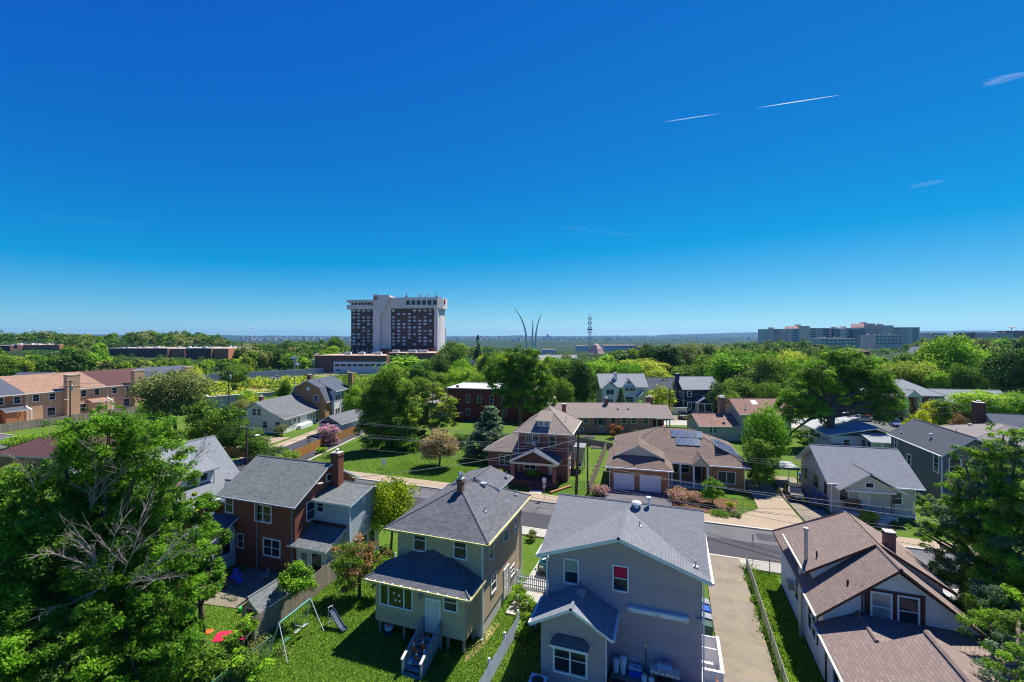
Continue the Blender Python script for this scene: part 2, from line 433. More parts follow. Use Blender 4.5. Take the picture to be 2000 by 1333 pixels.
# ------------------------------------------------------------------ setting
def terr(X, Y):
    d = math.hypot(X, Y)
    s = min(1, max(0, (d-250)/170)); s = s*s*(3-2*s)
    h = 20*math.exp(-((X+420)/210)**2-((Y-500)/170)**2)
    h += 10*math.exp(-((X-330)/150)**2-((Y-330)/110)**2)*.8 + 14*math.exp(-((X-560)/260)**2-((Y-640)/170)**2)
    f = min(1, max(0, (d-380)/1100)); f = f*f*(3-2*f)
    return h*s-24*f*(1 if abs(X) < 9e9 else 0)
def terrw(x, y): return terr(x*cT+y*sT, -x*sT+y*cT)
g = NT('lawn'); co = g.coord()
n1 = g.noise(co, .12, 6, .65); n2 = g.noise(co, 1.4, 6, .8); n3 = g.noise(co, 16, 3, .8)
c = g.ramp(n1, [(.34, (.055, .11, .012)), (.54, (.085, .14, .02)), (.68, (.17, .165, .055))])
c = g.mix(.45, c, g.ramp(n2, [(.35, (.035, .085, .008)), (.65, (.13, .22, .025))]))
c = g.mix(.45, c, g.ramp(n3, [(.3, (.02, .055, .005)), (.7, (.15, .25, .03))]))
g.bump(n3, .8, .06); M['lawn'] = g.out(c, .95, .1)
g = NT('road_asphalt'); co = g.coord()
n1 = g.noise(co, .25, 6, .7); n2 = g.noise(co, 45, 2, .7)
c = g.mix(.35, g.ramp(n1, [(.35, (.095, .095, .1)), (.65, (.15, .148, .152))]), g.ramp(n2, [(.3, (.05,.05,.055)), (.7, (.16,.16,.165))])); M['asphalt'] = g.out(c, .9, .2)
g = NT('fresh_asphalt'); co = g.coord(); n2 = g.noise(co, 45, 2, .7); n1 = g.noise(co, .5, 5, .7)
c = g.mix(.4, g.ramp(n1, [(.35, (.04,.042,.05)), (.65, (.055,.057,.066))]), g.ramp(n2, [(.3, (.03,.03,.035)), (.7, (.08,.08,.09))])); M['asphalt_dark'] = g.out(c, .85, .25)
def m_conc(name, col, st):
    g = NT(name); co = g.coord(); n1 = g.noise(co, .5, 8, .75); n2 = g.noise(co, 22, 3, .7)
    c = g.mix(.5, g.ramp(n1, [(.35, scl(col, st)), (.62, col)]), g.ramp(n2, [(.3, scl(col, .75)), (.7, scl(col, 1.2))])); return g.out(c, .9, .2)
M['tar'] = m_plain('road_tar', (.02, .02, .022), .5)
M['drive'] = m_conc('stained_driveway_concrete', (.25, .212, .16), .45)
M['walk'] = m_conc('sandy_pavement_concrete', (.35, .275, .195), .75)
M['curb'] = m_conc('pale_kerb_concrete', (.5, .46, .38), .85)
M['concrete'] = m_conc('light_concrete', (.4, .38, .34), .75)
M['mulch'] = m_plain('red_brown_mulch', (.13, .06, .035), .95, var=.5, scale=5)
M['dirt'] = m_plain('dry_grass_and_dirt', (.3, .24, .1), .95, var=.5, scale=.8)

far = NT('far_forest'); co = far.coord(); n = far.noise(co, .008, 8, .75)
c = far.ramp(n, [(.36, (.012, .03, .014)), (.55, (.025, .05, .02)), (.72, (.07, .08, .05))]); M['far'] = far.out(c, .95, .1)
# ground: one sheet out to the horizon (polar grid round the viewpoint)
rs = [0, 8, 20, 40, 60, 90, 130, 180, 230, 280, 330, 380, 430, 480, 540, 600, 680, 780, 900, 1050, 1250, 1500, 2000, 3000, 4500, 7000, 12000, 20000]
A = 96; v = [(0, 0, 0)]; f = []
for r in rs[1:]:
    for i in range(A):
        t = 2*math.pi*i/A; x, y = r*math.cos(t), r*math.sin(t); v.append((x, y, terrw(x, y)))
for i in range(A): f.append((0, 1+i, 1+(i+1) % A))
for k in range(len(rs)-2):
    for i in range(A): a = 1+k*A+i; b = 1+k*A+(i+1) % A; f.append((a, a+A, b+A, b))
me = bpy.data.meshes.new('ground'); me.from_pydata(v, [], f); me.materials.append(M['lawn']); me.materials.append(M['far']); me.polygons.foreach_set('use_smooth', [True]*len(f))
me.polygons.foreach_set('material_index', [1 if math.hypot(*v[q[-1]][:2]) > 235 else 0 for q in f])
go = bpy.data.objects.new('ground', me); C.objects.link(go); setp(go, kind='structure')
def sheet(name, pts, z, mat, th=0):
    m = MB()
    P = [(p[0], p[1], z) for p in pts]
    if th: m.prism(P, (0, 0, -th))
    else: m.poly(P)
    o = m.build(name, mat); setp(o, kind='structure'); return o
# main street along x from -140 to 90
sheet('street', [(-150, 45.05), (120, 45.05), (120, 52.5), (-150, 52.5)], .012, M['asphalt'])
sheet('street_patch', [(-40, 45.1), (60, 45.1), (60, 49.1), (-40, 49.1)], .016, M['asphalt_dark'])
sheet('kerb', [(-54.9, 52.5), (120, 52.5), (120, 52.75), (-54.9, 52.75)], .14, M['curb'], .16)
sheet('kerb', [(-150, 52.5), (-64.5, 52.5), (-64.5, 52.75), (-150, 52.75)], .14, M['curb'], .16)
sheet('pavement', [(-53.5, 52.76), (120, 52.76), (120, 55.0), (-53.5, 55.0)], .12, M['walk'], .14)
sheet('kerb', [(-150, 44.85), (120, 44.85), (120, 45.05), (-150, 45.05)], .14, M['curb'], .16)
sheet('pavement', [(-150, 43.3), (120, 43.3), (120, 44.84), (-150, 44.84)], .12, M['concrete'], .14)
rc = random.Random(6)
for i in range(9):
    x = rc.uniform(-30, 34); y = rc.choice((49.15, 46.5, 50.8)) if i else 49.1; m = MB(); p = (x, y, .022); L_ = rc.uniform(4, 12)
    for k in range(10):
        q = (p[0]+L_/10, p[1]+rc.uniform(-.09, .09), .022); m.bar(p, q, .05, .003); p = q
    setp(m.build('tar_seam', M['tar']), kind='structure')
for i in range(5):
    x = rc.uniform(-20, 30); m = MB(); p = (x, 45.2, .022)
    for k in range(12): q = (p[0]+rc.uniform(-.12, .12), p[1]+.6, .022); m.bar(p, q, .045, .003); p = q
    setp(m.build('tar_seam', M['tar']), kind='structure')
sheet('street_patch', [(8, 49.9), (14.5, 50.0), (14.4, 51.6), (8, 51.5)], .02, M['asphalt_dark'])
for x in np.arange(-52, 60, 1.8):
    m = MB(); m.box(x, 52.8, .121, x+.04, 54.95, .124); setp(m.build('pavement_joint', M['dirt']), kind='structure') if -40 < x < 22 and int(x*10) % 2 == 0 else None
# side street (12 deg)
def sd(x, y, o=(-53.6, 52.5), a=R(12)): return (o[0]+x*math.cos(a)-y*math.sin(a), o[1]+x*math.sin(a)+y*math.cos(a))
sheet('side_street', [sd(-9.2, -1.0), sd(0, -1.2), sd(0, 58), sd(-9.2, 58)], .014, M['asphalt_dark'])
sheet('kerb', [sd(-9.5, 2), sd(-9.2, 2), sd(-9.2, 58), sd(-9.5, 58)], .14, M['curb'], .16)
sheet('kerb', [sd(0, 2), sd(.3, 2), sd(.3, 58), sd(0, 58)], .14, M['curb'], .16)
sheet('pavement', [sd(-11.6, 2), sd(-9.52, 2), sd(-9.52, 40), sd(-11.6, 40)], .12, M['walk'], .14)
# driveways
sheet('driveway', [(2.7, 12), (5.9, 12), (5.7, 44.84), (2.75, 44.84)], .13, M['drive'], .14)
for y in (41.0, 38.2, 33.2, 29.8, 26.4):
    m = MB(); m.box(2.8, y, .128, 5.78, y+.05, .134); setp(m.build('driveway_joint', M['dirt']), kind='structure')
sheet('driveway', [(-11.2, 30.6), (-8.2, 30.6), (-8.4, 44.84), (-10.9, 44.84)], .13, M['concrete'], .14)
sheet('driveway', [(-8.6, 55.0), (-.2, 55.0), (.6, 60.4), (-7.6, 60.0)], .125, M['asphalt'], .14)
sheet('driveway', [(6.4, 55.0), (13.3, 55.0), (12.4, 70.0), (9.6, 70.0), (9.4, 58.5)], .125, M['walk'], .14)
sheet('driveway', [(13.6, 55.0), (19.4, 55.0), (16.4, 58.8), (16.2, 73), (13.4, 73), (13.0, 64)], .125, M['drive'], .14)
for q in (((6.5,57.3),(13.2,57.3)),((7.6,59.4),(12.9,59.6)),((9.5,62.0),(12.8,62.0))):
    m = MB(); m.bar((*q[0],.13),(*q[1],.13),.06,.01); setp(m.build('driveway_joint', M['dirt']), kind='structure')
m = MB(); m.bar((10.1,55,.13),(11.0,70,.13),.06,.01); setp(m.build('driveway_joint', M['dirt']), kind='structure')
sheet('path', [(-17.0, 55.0), (-15.4, 55.0), (-15.5, 57.0), (-17.1, 57.0)], .12, M['concrete'], .14)
sheet('path', [(-7.4, 37.6), (-3.6, 37.6), (-3.8, 43.3), (-5.0, 43.3)], .05, M['concrete'])
sheet('path', [sd(-30, 11), sd(-28.5, 10), sd(-19.5, 17), sd(-21, 17.6)], .05, M['concrete'])
sheet('driveway', [sd(-24, 3.5), sd(-16, 5), sd(-13.2, 12), sd(-12.5, 20), sd(-19, 20), sd(-19.2, 12)], .06, M['walk'])
# back road with cul de sac
def bk(px, py): p = gp(px, py); return (p.x, p.y)
sheet('back_street', [bk(1200, 830), bk(1398, 832), bk(1560, 836), bk(1735, 842), bk(1745, 822), bk(1700, 815), bk(1560, 818), bk(1395, 822), bk(1200, 820)], .02, M['concrete'])
sheet('cul_de_sac', [bk(1660, 835), bk(1690, 848), bk(1745, 842), bk(1755, 830), bk(1720, 821), bk(1680, 822)], .026, M['asphalt'])
sheet('driveway', [bk(1312, 812), bk(1352, 812), bk(1350, 822), bk(1312, 822)], .03, M['drive'])
sheet('patio', [(-38, 23.6), (-29.6, 24.8), (-29.6, 29.5), (-34, 29.5), (-34.4, 26)], .05, M['drive'])
# planting beds, bare soil
sheet('townhouse_court', [(-140.9, 46), (-131, 46), (-131, 104), (-140.9, 104)], .03, M['walk'])
sheet('planting_bed', [(-.2, 55.6), (6.6, 55.6), (7.6, 61.0), (.4, 60.4)], .03, M['mulch'])
sheet('soil_patch', [(-11.9, 25.2), (-11.4, 26.6), (-11.2, 29.5), (-11.7, 29.5), (-12.3, 26.5)], .01, M['dirt'])
sheet('dry_verge', [bk(280, 800), bk(420, 805), bk(520, 765), bk(620, 745), bk(560, 742), bk(420, 772)], .03, M['dirt'])
# highway climbing away to the right
def hw(s, t):  # s along, t across (to the right of travel); camera frame start
    a = cam2w(-155+s*.70, 158+s*.714); n = (cT*.714+sT*.70, sT*.714-cT*.70)
    return (a[0]+n[0]*t, a[1]+n[1]*t)
sheet('highway', [hw(-120, -4), hw(-120, 6), hw(260, 6), hw(260, -4)], .03, M['asphalt'])
sheet('highway', [hw(-120, -13), hw(-120, -6.5), hw(260, -6.5), hw(260, -13)], .03, M['asphalt'])
sheet('highway_shoulder', [hw(-120, -5.6), hw(-120, -4.1), hw(260, -4.1), hw(260, -5.6)], .034, M['walk'])
sheet('highway_shoulder', [hw(-120, 6.1), hw(-120, 7.4), hw(260, 7.4), hw(260, 6.1)], .034, M['walk'])
for nm, t0, zz, lab in (('crash_barrier', -14.2, 1.0, 'grey crash barrier along the far side of the highway'), ('crash_barrier', -6.2, .8, 'grey crash barrier between the highway carriageways')):
    a, b = hw(-120, t0), hw(260, t0); o = Vector((a[0], a[1], 0)); t = thing(nm, lab, 'barrier', o, 0, 'highway barriers')
    m = MB(o); m.bar((a[0],a[1],zz-.2),(b[0],b[1],zz-.2),.12,.5); m.build('rail', M['galv'], t)
    m = MB(o)
    for i in range(0, 380, 4): p = hw(-120+i, t0); m.box(p[0]-.1,p[1]-.1,0,p[0]+.1,p[1]+.1,zz)
    ob = m.build('posts', M['grey_metal'], t)
    ob['kind'] = 'stuff'
a, b = hw(-20, -15.5), hw(200, -15.5); o = Vector((a[0], a[1], 0)); m = MB(o); m.bar((a[0],a[1],1.4),(b[0],b[1],1.4),.3,2.8); setp(m.build('noise_wall', M['stone']), 'low pale parapet wall behind the highway', 'wall')

# far river plain and hills
def ridge(name, prof, Y, back, foot=-28, wob=0, seed=2, step=8):
    rr = random.Random(seed); m = MB(); pts = []
    def top(px):
        for (a, b), (c_, d) in zip(prof, prof[1:]):
            if a <= px <= c_: t = (px-a)/(c_-a); return b+(d-b)*t
        return prof[-1][1]
    px = prof[0][0]; cols = []
    w = 0
    while px <= prof[-1][0]:
        w = w*.7+rr.uniform(-1, 1)*wob; py = top(px)+w*.5
        cols.append((dp(px, Y-back, foot), dp(px, Y-back*.45, foot+(zat(py, Y)-foot)*.62+rr.uniform(-1,1)*wob*4), dp(px, Y, zat(py, Y)), dp(px, Y+back, foot))); px += step
    for a, b in zip(cols, cols[1:]):
        for k in range(3): m.poly([a[k], b[k], b[k+1], a[k+1]])
    o = m.build(name, M['far'], smooth=False); setp(o, kind='structure')
ridge('hills', [(-900, 654), (0, 652.5), (440, 655), (480, 656.5), (560, 656), (690, 658), (880, 658.5), (960, 657), (1010, 655.8), (1060, 658), (1150, 656.5), (1270, 656), (1330, 653.5), (1430, 650.5), (1500, 649), (1560, 650), (1900, 646), (2100, 648), (2900, 650)], 8200, 1900, wob=.9)
ridge('hills', [(-900, 660), (440, 661), (900, 662), (1200, 661), (1320, 659), (1500, 658), (2900, 658)], 5600, 1200, wob=1.0, seed=5)
ridge('woods_ridge', [(-900, 668), (900, 668), (1240, 667), (1500, 664), (2900, 664)], 3000, 900, wob=1.2, seed=8)
# far city specks: many small pale buildings, one object each group
rr = random.Random(12)
M['city'] = m_plain('pale_city_stone', (.5, .45, .42), .9, var=.2, scale=.01)
m = MB()
for i in range(420):
    px = rr.choice((rr.uniform(470, 690), rr.uniform(880, 1250), rr.uniform(880, 1120), rr.uniform(1180, 1520)))
    Y = rr.uniform(3600, 6500); p = dp(px, Y, -26); w = rr.uniform(6, 30)*(1 if rr.random() < .9 else 3); hh = rr.uniform(4, 14) if rr.random() < .9 else rr.uniform(14, 26)
    base = -26+max(0, (Y-3300)/2300)*12
    m.box(p.x-w/2, p.y-10, -28, p.x+w/2, p.y+10, base+hh)
o = m.build('distant_city', M['city']); setp(o, 'pale specks of the distant city in front of the hills', 'city', kind='stuff')

# ------------------------------------------------------------------ sky, sun, camera
world = bpy.data.worlds.new('World'); scene.world = world; world.use_nodes = True
nt = world.node_tree; bg = nt.nodes['Background']
SE, SU, SV = R(60), .375, .926
sun_az = math.atan2(SU, SV)                        # clockwise from +y
sky = nt.nodes.new('ShaderNodeTexSky'); sky.sky_type = 'NISHITA'; sky.sun_disc = False
sky.sun_elevation = SE; sky.sun_rotation = sun_az; sky.altitude = 0; sky.air_density = .7; sky.dust_density = 0; sky.ozone_density = 2.5
sp = nt.nodes.new('ShaderNodeSeparateColor'); cb = nt.nodes.new('ShaderNodeCombineColor'); nt.links.new(sky.outputs[0], sp.inputs[0])
for i, (k, c0, lo) in enumerate(((.7, -1.7, .02), (.77, -.25, .2), (.51, 3.0, 0.0))):     # a clear polarised blue
    mu = nt.nodes.new('ShaderNodeMath'); mu.operation = 'MULTIPLY_ADD'; mu.inputs[1].default_value = k; mu.inputs[2].default_value = c0
    mx = nt.nodes.new('ShaderNodeMath'); mx.operation = 'MAXIMUM'; mx.inputs[1].default_value = lo
    nt.links.new(sp.outputs[i], mu.inputs[0]); nt.links.new(mu.outputs[0], mx.inputs[0]); nt.links.new(mx.outputs[0], cb.inputs[i])
nt.links.new(cb.outputs[0], bg.inputs['Color']); bg.inputs['Strength'].default_value = SKY_STR
sd_ = bpy.data.lights.new('sun', 'SUN'); sd_.energy = SUN_STR; sd_.angle = R(.5); sd_.color = (1, .95, .86)
so = bpy.data.objects.new('sun', sd_); C.objects.link(so)
d = Vector((SU*math.cos(SE), SV*math.cos(SE), math.sin(SE))).normalized()
so.rotation_euler = d.to_track_quat('Z', 'Y').to_euler(); so.location = (0, 0, 60)
cam = bpy.data.cameras.new('camera'); co_ = bpy.data.objects.new('camera', cam); C.objects.link(co_)
cam.sensor_width = 36; cam.lens = 16.0; cam.shift_y = -11.5/2000; cam.clip_end = 60000; cam.clip_start = .2
co_.location = (0, 0, HC); co_.rotation_euler = (R(90), 0, YAW); scene.camera = co_
scene.cycles.use_denoising = True; scene.cycles.use_adaptive_sampling = False; scene.cycles.filter_width = 1.1; scene.cycles.transparent_max_bounces = 24
scene.view_settings.view_transform = 'Standard'; scene.view_settings.look = 'None'; scene.view_settings.exposure = EXPO
# ------------------------------------------------------------------ foreground houses
def house_tan():
    h = House('two_storey_house', 'tan two storey house with charcoal hip roof and raised rear wing with wooden stairs', 'house', (-15, 31, 0))
    m = h.mb(); wallbox(m, -18.2, -11.75, 27.6, 35.9, 1.0, 6.45); h.part('wall', m, M['si_tan'])
    m = h.mb(); wallbox(m, -18.13, -11.82, 27.67, 35.83, -.1, 1.0); h.part('foundation', m, M['block'])
    m = h.mb(); wallbox(m, -18.7, -12.1, 25.75, 27.62, .95, 3.8); h.part('rear_wing_wall', m, M['si_tan'])
    m = h.mb(); hip(m, -18.85, -11.1, 27.05, 36.4, 6.62, 8.62); r = h.part('roof', m, [M['sh_tan'], M['white']])
    m = h.mb(); gable(m, -17.2, -12.9, 33.8, 37.3, 7.75, 8.45, 'y', .14); h.part('front_dormer_roof', m, [M['sh_tan'], M['white']])
    m = h.mb(); wallbox(m, -16.8, -13.3, 34.2, 36.9, 6.2, 7.7); h.part('front_dormer_wall', m, M['si_tan'])
    # rear wing roof: hipped lean-to
    m = h.mb(); x0, x1, y0, yw, ze = -19.2, -11.6, 25.25, 27.63, 3.95; k = 2.38; zt = 5.0
    a, b, c, d = (x0,y0,ze), (x1,y0,ze), (x1,yw+.02,ze), (x0,yw+.02,ze); p = (x0+k,yw+.02,zt); q = (x1-k,yw+.02,zt)
    pk = ((x0+x1)/2, yw+.02, zt+.38); rid = ((x0+x1)/2, yw-1.0, zt-.05)
    m.poly([a, b, q, p], 0); m.poly([b, c, q], 0); m.poly([d, a, p], 0); m.poly([p, q, pk], 0)
    m.prism([a, b, c, d], (0, 0, -.18), 1)
    m.prism([(x0+1.6,yw,zt-.35), ((x0+x1)/2, yw-1.3, zt-.58+.02), ((x0+x1)/2, yw, zt+.38)], (0,0,-.2), 0)
    m.prism([(x1-1.6,yw,zt-.35), ((x0+x1)/2, yw-1.3, zt-.58+.02), ((x0+x1)/2, yw, zt+.38)], (0,0,-.2), 0)
    m.cyl(a, p, .07, n=6); m.cyl(b, q, .07, n=6)
    h.part('rear_wing_roof', m, [M['sh_tan'], M['white']])
    h.gutter((-18.9, 26.98, 6.5), (-11.05, 26.98, 6.5), 'gutter_yellow'); h.gutter((-11.03, 27.0, 6.52), (-11.03, 36.4, 6.52), 'gutter_yellow')
    h.gutter((-19.25, 25.18, 3.84), (-11.55, 25.18, 3.84), 'gutter_yellow'); h.gutter((-11.53, 25.2, 3.86), (-11.53, 27.6, 3.86), 'gutter_yellow')
    for i in range(12):
        t = MB(h.o)
        x = -19+i*.66
        t.box(x-.05, 25.1, 3.86, x+.05, 25.26, 3.93)
        h.part('gutter_bracket', t, M['white'])
    h.downpipe(-11.68, 27.5, .1, 6.4); h.downpipe(-11.68, 35.7, .1, 6.4)
    h.winpx('S', 820, 1055, 27.6, w=.85, h=1.35); h.winpx('S', 899, 1070, 27.6, w=.85, h=1.35)
    h.winpx('S', 774, 1164, 25.75, w=2.35, h=1.35, kind='picture', pane='greenglass', label='triple window with small paper notes')
    for px, py in ((770, 1158), (780, 1163), (773, 1172), (781, 1174)):
        n = h.mb(); x, z = h.S(px, py, 25.75); n.box(x-.07, 25.72, z-.07, x+.07, 25.735, z+.05); h.part('paper_note', n, M['white'])
    h.winpx('S', 880, 1177, 25.75, w=.85, h=.95)
    x, z = h.S(846, 1187, 25.75); h.door('S', x, 25.75, .98, w=.92, h=2.1)
    l = h.mb(); x, z = h.S(823, 1163, 25.75); l.box(x-.07, 25.5, z-.14, x+.07, 25.74, z+.14); l.lathe((x, 25.6, z-.25), [(.05, 0), (.1, .12), (.1, .4), (.02, .5)], 8); h.part('wall_lamp', l, M['stairwood'])
    for (v, z, w, hh) in ((29.2, 5.3, .7, 1.3), (32.1, 5.3, .85, 1.3), (29.6, 2.7, .85, 1.1), (34.4, 4.9, .6, .9), (33.6, 1.6, .8, .6)):
        h.win('E', v, -11.75, z, w, hh)
    h.door('E', 32.2, -11.75, .4, w=.95, h=2.05)
    for x, y in ((-18.5, 26), (-16.6, 26), (-14.9, 26.1), (-13.4, 26), (-12.3, 26), (-12.3, 27.4), (-18.5, 27.4)):
        p = h.mb(); p.box(x-.08, y-.08, -.05, x+.08, y+.08, .96); h.part('post', p, M['wood'])
    s = h.mb(); s.box(-18.65, 25.85, .86, -12.15, 27.55, .95); h.part('floor_beam', s, M['wood'])
    h.chimney(-14.75, 30.6, 7.6, 9.35, .42, .42, 'br_sq', 1)
    m = h.mb()
    for i in range(2): m.lathe((-14.85+i*.2, 30.6, 9.41), [(.06,0),(.06,.3),(.13,.32),(.05,.45)], 8)
    h.part('chimney_pot', m, M['galv'])
    h.vent(-14.0, 33.2, 8.15, 'box'); h.vent(-11.9, 34.9, 7.1); h.vent(-12.6, 30.1, 7.4); h.vent(-13.2, 36.3, 8.05)
    # stairs with railings
    x0, x1 = -15.55, -14.45
    ax, az = h.S(846, 1187, 25.75); x0, x1 = ax-.62, ax+.62
    st = h.mb()
    n = 6
    for i in range(n+1):
        y = 25.7-.3-i*.33; z = .92-i*.145
        st.box(x0+.06, y-.33, z-.05, x1-.06, y, z)
    for x in (x0, x1):
        st.bar((x, 25.6, .85), (x, 23.35, -.02), .06, .24)
    so = h.part('stairs', st, M['stairwood'])
    for x in (x0, x1):
        rl = h.mb()
        rl.bar((x, 25.6, 1.9), (x, 23.2, .92), .14, .05); rl.bar((x, 25.6, 1.25), (x, 23.2, .25), .05, .09)
        for i in range(16):
            y = 25.5-i*.15; zz = .92-(25.6-y)*.408; rl.box(x-.02, y-.02, zz-.12, x+.02, y+.02, zz+.98)
        rl.box(x-.05, 23.15, -.05, x+.05, 23.27, .95); rl.box(x-.05, 25.55, .2, x+.05, 25.67, 1.95)
        h.part('handrail', rl, M['stairwood'], so)
        w2 = h.mb(); w2.bar((x, 23.62, 1.115), (x, 23.12, .91), .17, .04); h.part('bare_wood_rail_end', w2, M['door_white'], so)
house_tan()

def house_purple():
    h = House('two_storey_house', 'lavender grey two storey house with pale grey roof, rear deck and small rear wing', 'house', (-2.8, 32.5, 0))
    m = h.mb(); wallbox(m, -7.25, 1.62, 27.6, 37.5, -.1, 6.35)
    m.prism([(-7.25,27.6,6.35),(1.62,27.6,6.35),(-2.9,27.6,7.85)], (0,4,0))
    m.prism([(-7.25,27.6,6.35),(-7.25,32.5,8.05),(-7.25,37.5,6.35)], (8.87,0,0))
    h.part('wall', m, M['si_purple'])
    m = h.mb()
    for x in (-7.72, 2.0): m.prism([(x,27.05,6.5),(-2.9,31.95,8.23),(-2.9,32.5,8.42),(x,32.5,8.42)], (0,0,-.2), 0, 1)
    m.prism([(2.0,38.0,6.5),(-7.72,38.0,6.5),(-7.72,32.5,8.42),(2.0,32.5,8.42)], (0,0,-.2), 0, 1); m.cyl((-7.72,32.5,8.39),(2.0,32.5,8.39),.1,n=6)
    h.part('roof', m, [M['sh_purple'], M['white']])
    m = h.mb(); gable(m, -7.8, 2.08, 26.95, 32.3, 6.53, 8.22, 'y', .22, -2.9); h.part('rear_gable_roof', m, [M['sh_purple'], M['white']])
    h.gutter((-7.86, 27, 6.42), (-7.86, 37.9, 6.42)); h.gutter((2.15, 27, 6.42), (2.15, 37.9, 6.42)); h.downpipe(1.7, 27.5, .3, 6.3); h.downpipe(-7.32, 27.5, 0, 6.3)
    h.vent(-2.25, 32.1, 8.3, 'dome'); h.vent(-1.45, 32.35, 8.35, 'flue'); h.vent(-1.9, 30.0, 7.88); h.vent(1.3, 27.9, 6.85)
    h.winpx('S', 1116, 1116, 27.6, w=.78, h=1.38, label='window with pale blind in its upper half')
    h.winpx('S', 1212, 1130, 27.6, w=.78, h=1.38, label='window with red curtain in its upper half')
    for px, mt in ((1116, 'blind'), (1212, 'redglass')):
        x, z = h.S(px, 1116 if px < 1200 else 1130, 27.6); g = h.mb(); g.box(x-.38, 27.582, z+.04, x+.38, 27.592, z+.68); g.box(x-.36, 27.578, z+.06, x+.36, 27.584, z+.66)
        h.part('curtain', g, M['redcloth'] if mt == 'redglass' else M[mt])
    # rear wing
    m = h.mb(); gwall(m, -7.1, -3.5, 25.3, 27.62, -.1, 3.55, 4.6, 'y', -5.25); h.part('rear_wing_wall', m, M['si_purple'])
    m = h.mb(); gable(m, -7.62, -2.98, 24.8, 27.62, 3.62, 4.86, 'y', .17, -5.25); h.part('rear_wing_roof', m, [M['sh_wing'], M['white']])
    h.gutter((-7.68, 24.85, 3.55), (-7.68, 27.6, 3.55)); h.gutter((-2.92, 24.85, 3.55), (-2.92, 27.6, 3.55)); h.downpipe(-3.42, 25.4, .3, 3.5); h.vent(-5.0, 26.6, 4.75, 'box', .1)
    m = h.mb(); x0, z0 = h.S(1078, 1245, 25.3); x1, z1 = h.S(1152, 1262, 25.3); zz = 2.7
    m.poly([(x0,24.75,zz),(x1,24.75,zz),(x1,25.3,zz),(x0,25.3,zz)][::-1], 1)
    m.poly([(x0,24.75,zz),(x1,24.75,zz),(x1-.35,25.3,zz+.38),(x0+.35,25.3,zz+.38)], 0); m.poly([(x0,24.75,zz),(x0+.35,25.3,zz+.38),(x0,25.3,zz)], 0); m.poly([(x1,24.75,zz),(x1,25.3,zz),(x1-.35,25.3,zz+.38)], 0)
    m.box(x0, 24.73, zz-.16, x1, 24.8, zz-.005, 1)
    h.part('bay_roof', m, [M['sh_tan'], M['white']])
    h.win('S', (x0+x1)/2-.02, 25.25, 1.75, 1.75, 1.5, 'hung2', fw=.12)
    m = h.mb(); x0, z0 = h.S(1226, 1191, 27.4); x1, z1 = h.S(1346, 1208, 27.4); zz = (z0+z1)/2
    m.box(x0, 27.3, zz-.04, x1, 27.56, zz+.1); m.box(x0+.05, 27.33, zz-.16, x1-.05, 27.5, zz-.04)
    o = h.part('retracted_awning', m, M['white'])
    for x in (x0+.2, x1-.2, (x0+x1)/2):
        b = h.mb(); b.box(x-.05, 27.26, zz-.22, x+.05, 27.6, zz-.02); h.part('awning_bracket', b, M['galv'], o)
    m = h.mb(); x, z = h.S(1365, 1208, 27.6); m.box(x-.08, 27.5, z-.06, x+.08, 27.6, z+.06); m.lathe((x-.08, 27.44, z-.08), [(.03,0),(.08,.08),(.02,.14)], 8); m.lathe((x+.1, 27.44, z-.08), [(.03,0),(.08,.08),(.02,.14)], 8)
    h.part('flood_light', m, M['galv'])
    # deck
    m = h.mb()
    for i in range(38):
        x = -3.3+i*.148; m.box(x, 21.0, .2, x+.138, 27.58, .34)
    m.box(-3.3, 21, 0, 2.3, 27.5, .195)
    h.part('deck', m, M['deck'])
    m = h.mb()
    for i in range(30):
        y = 27.0-i*.12
        if i == 0 or i % 12 == 0: m.box(2.28, y-.05, 0, 2.38, y+.05, 1.4)
        m.box(2.31, y-.02, .4, 2.35, y+.02, 1.3)
    m.box(2.26, 23.3, 1.3, 2.4, 27.05, 1.36); m.box(2.3, 23.3, .38, 2.36, 27.05, .46)
    h.part('deck_railing', m, M['deck_red'])
    m = h.mb(); m.box(1.66, 27.85, 0, 2.75, 27.93, 1.1); m.box(2.67, 27.93, 0, 2.75, 31.1, 1.1); m.box(1.66, 31.02, 0, 2.67, 31.1, 1.1); m.box(1.66, 30.0, .2, 2.67, 30.08, 1.0); m.box(2.63, 27.8, 1.1, 2.8, 31.15, 1.16); m.box(1.64, 27.8, 1.1, 2.63, 27.97, 1.16); m.box(1.66, 28, .0, 2.66, 31, .06)
    h.part('stairwell_wall', m, M['white'])
    h.door('N', -4.5, 37.5, .3)
    for v in (30, 33, 36): h.win('E', v, 1.62, 4.9); h.win('W', v, -7.25, 4.9)
house_purple()

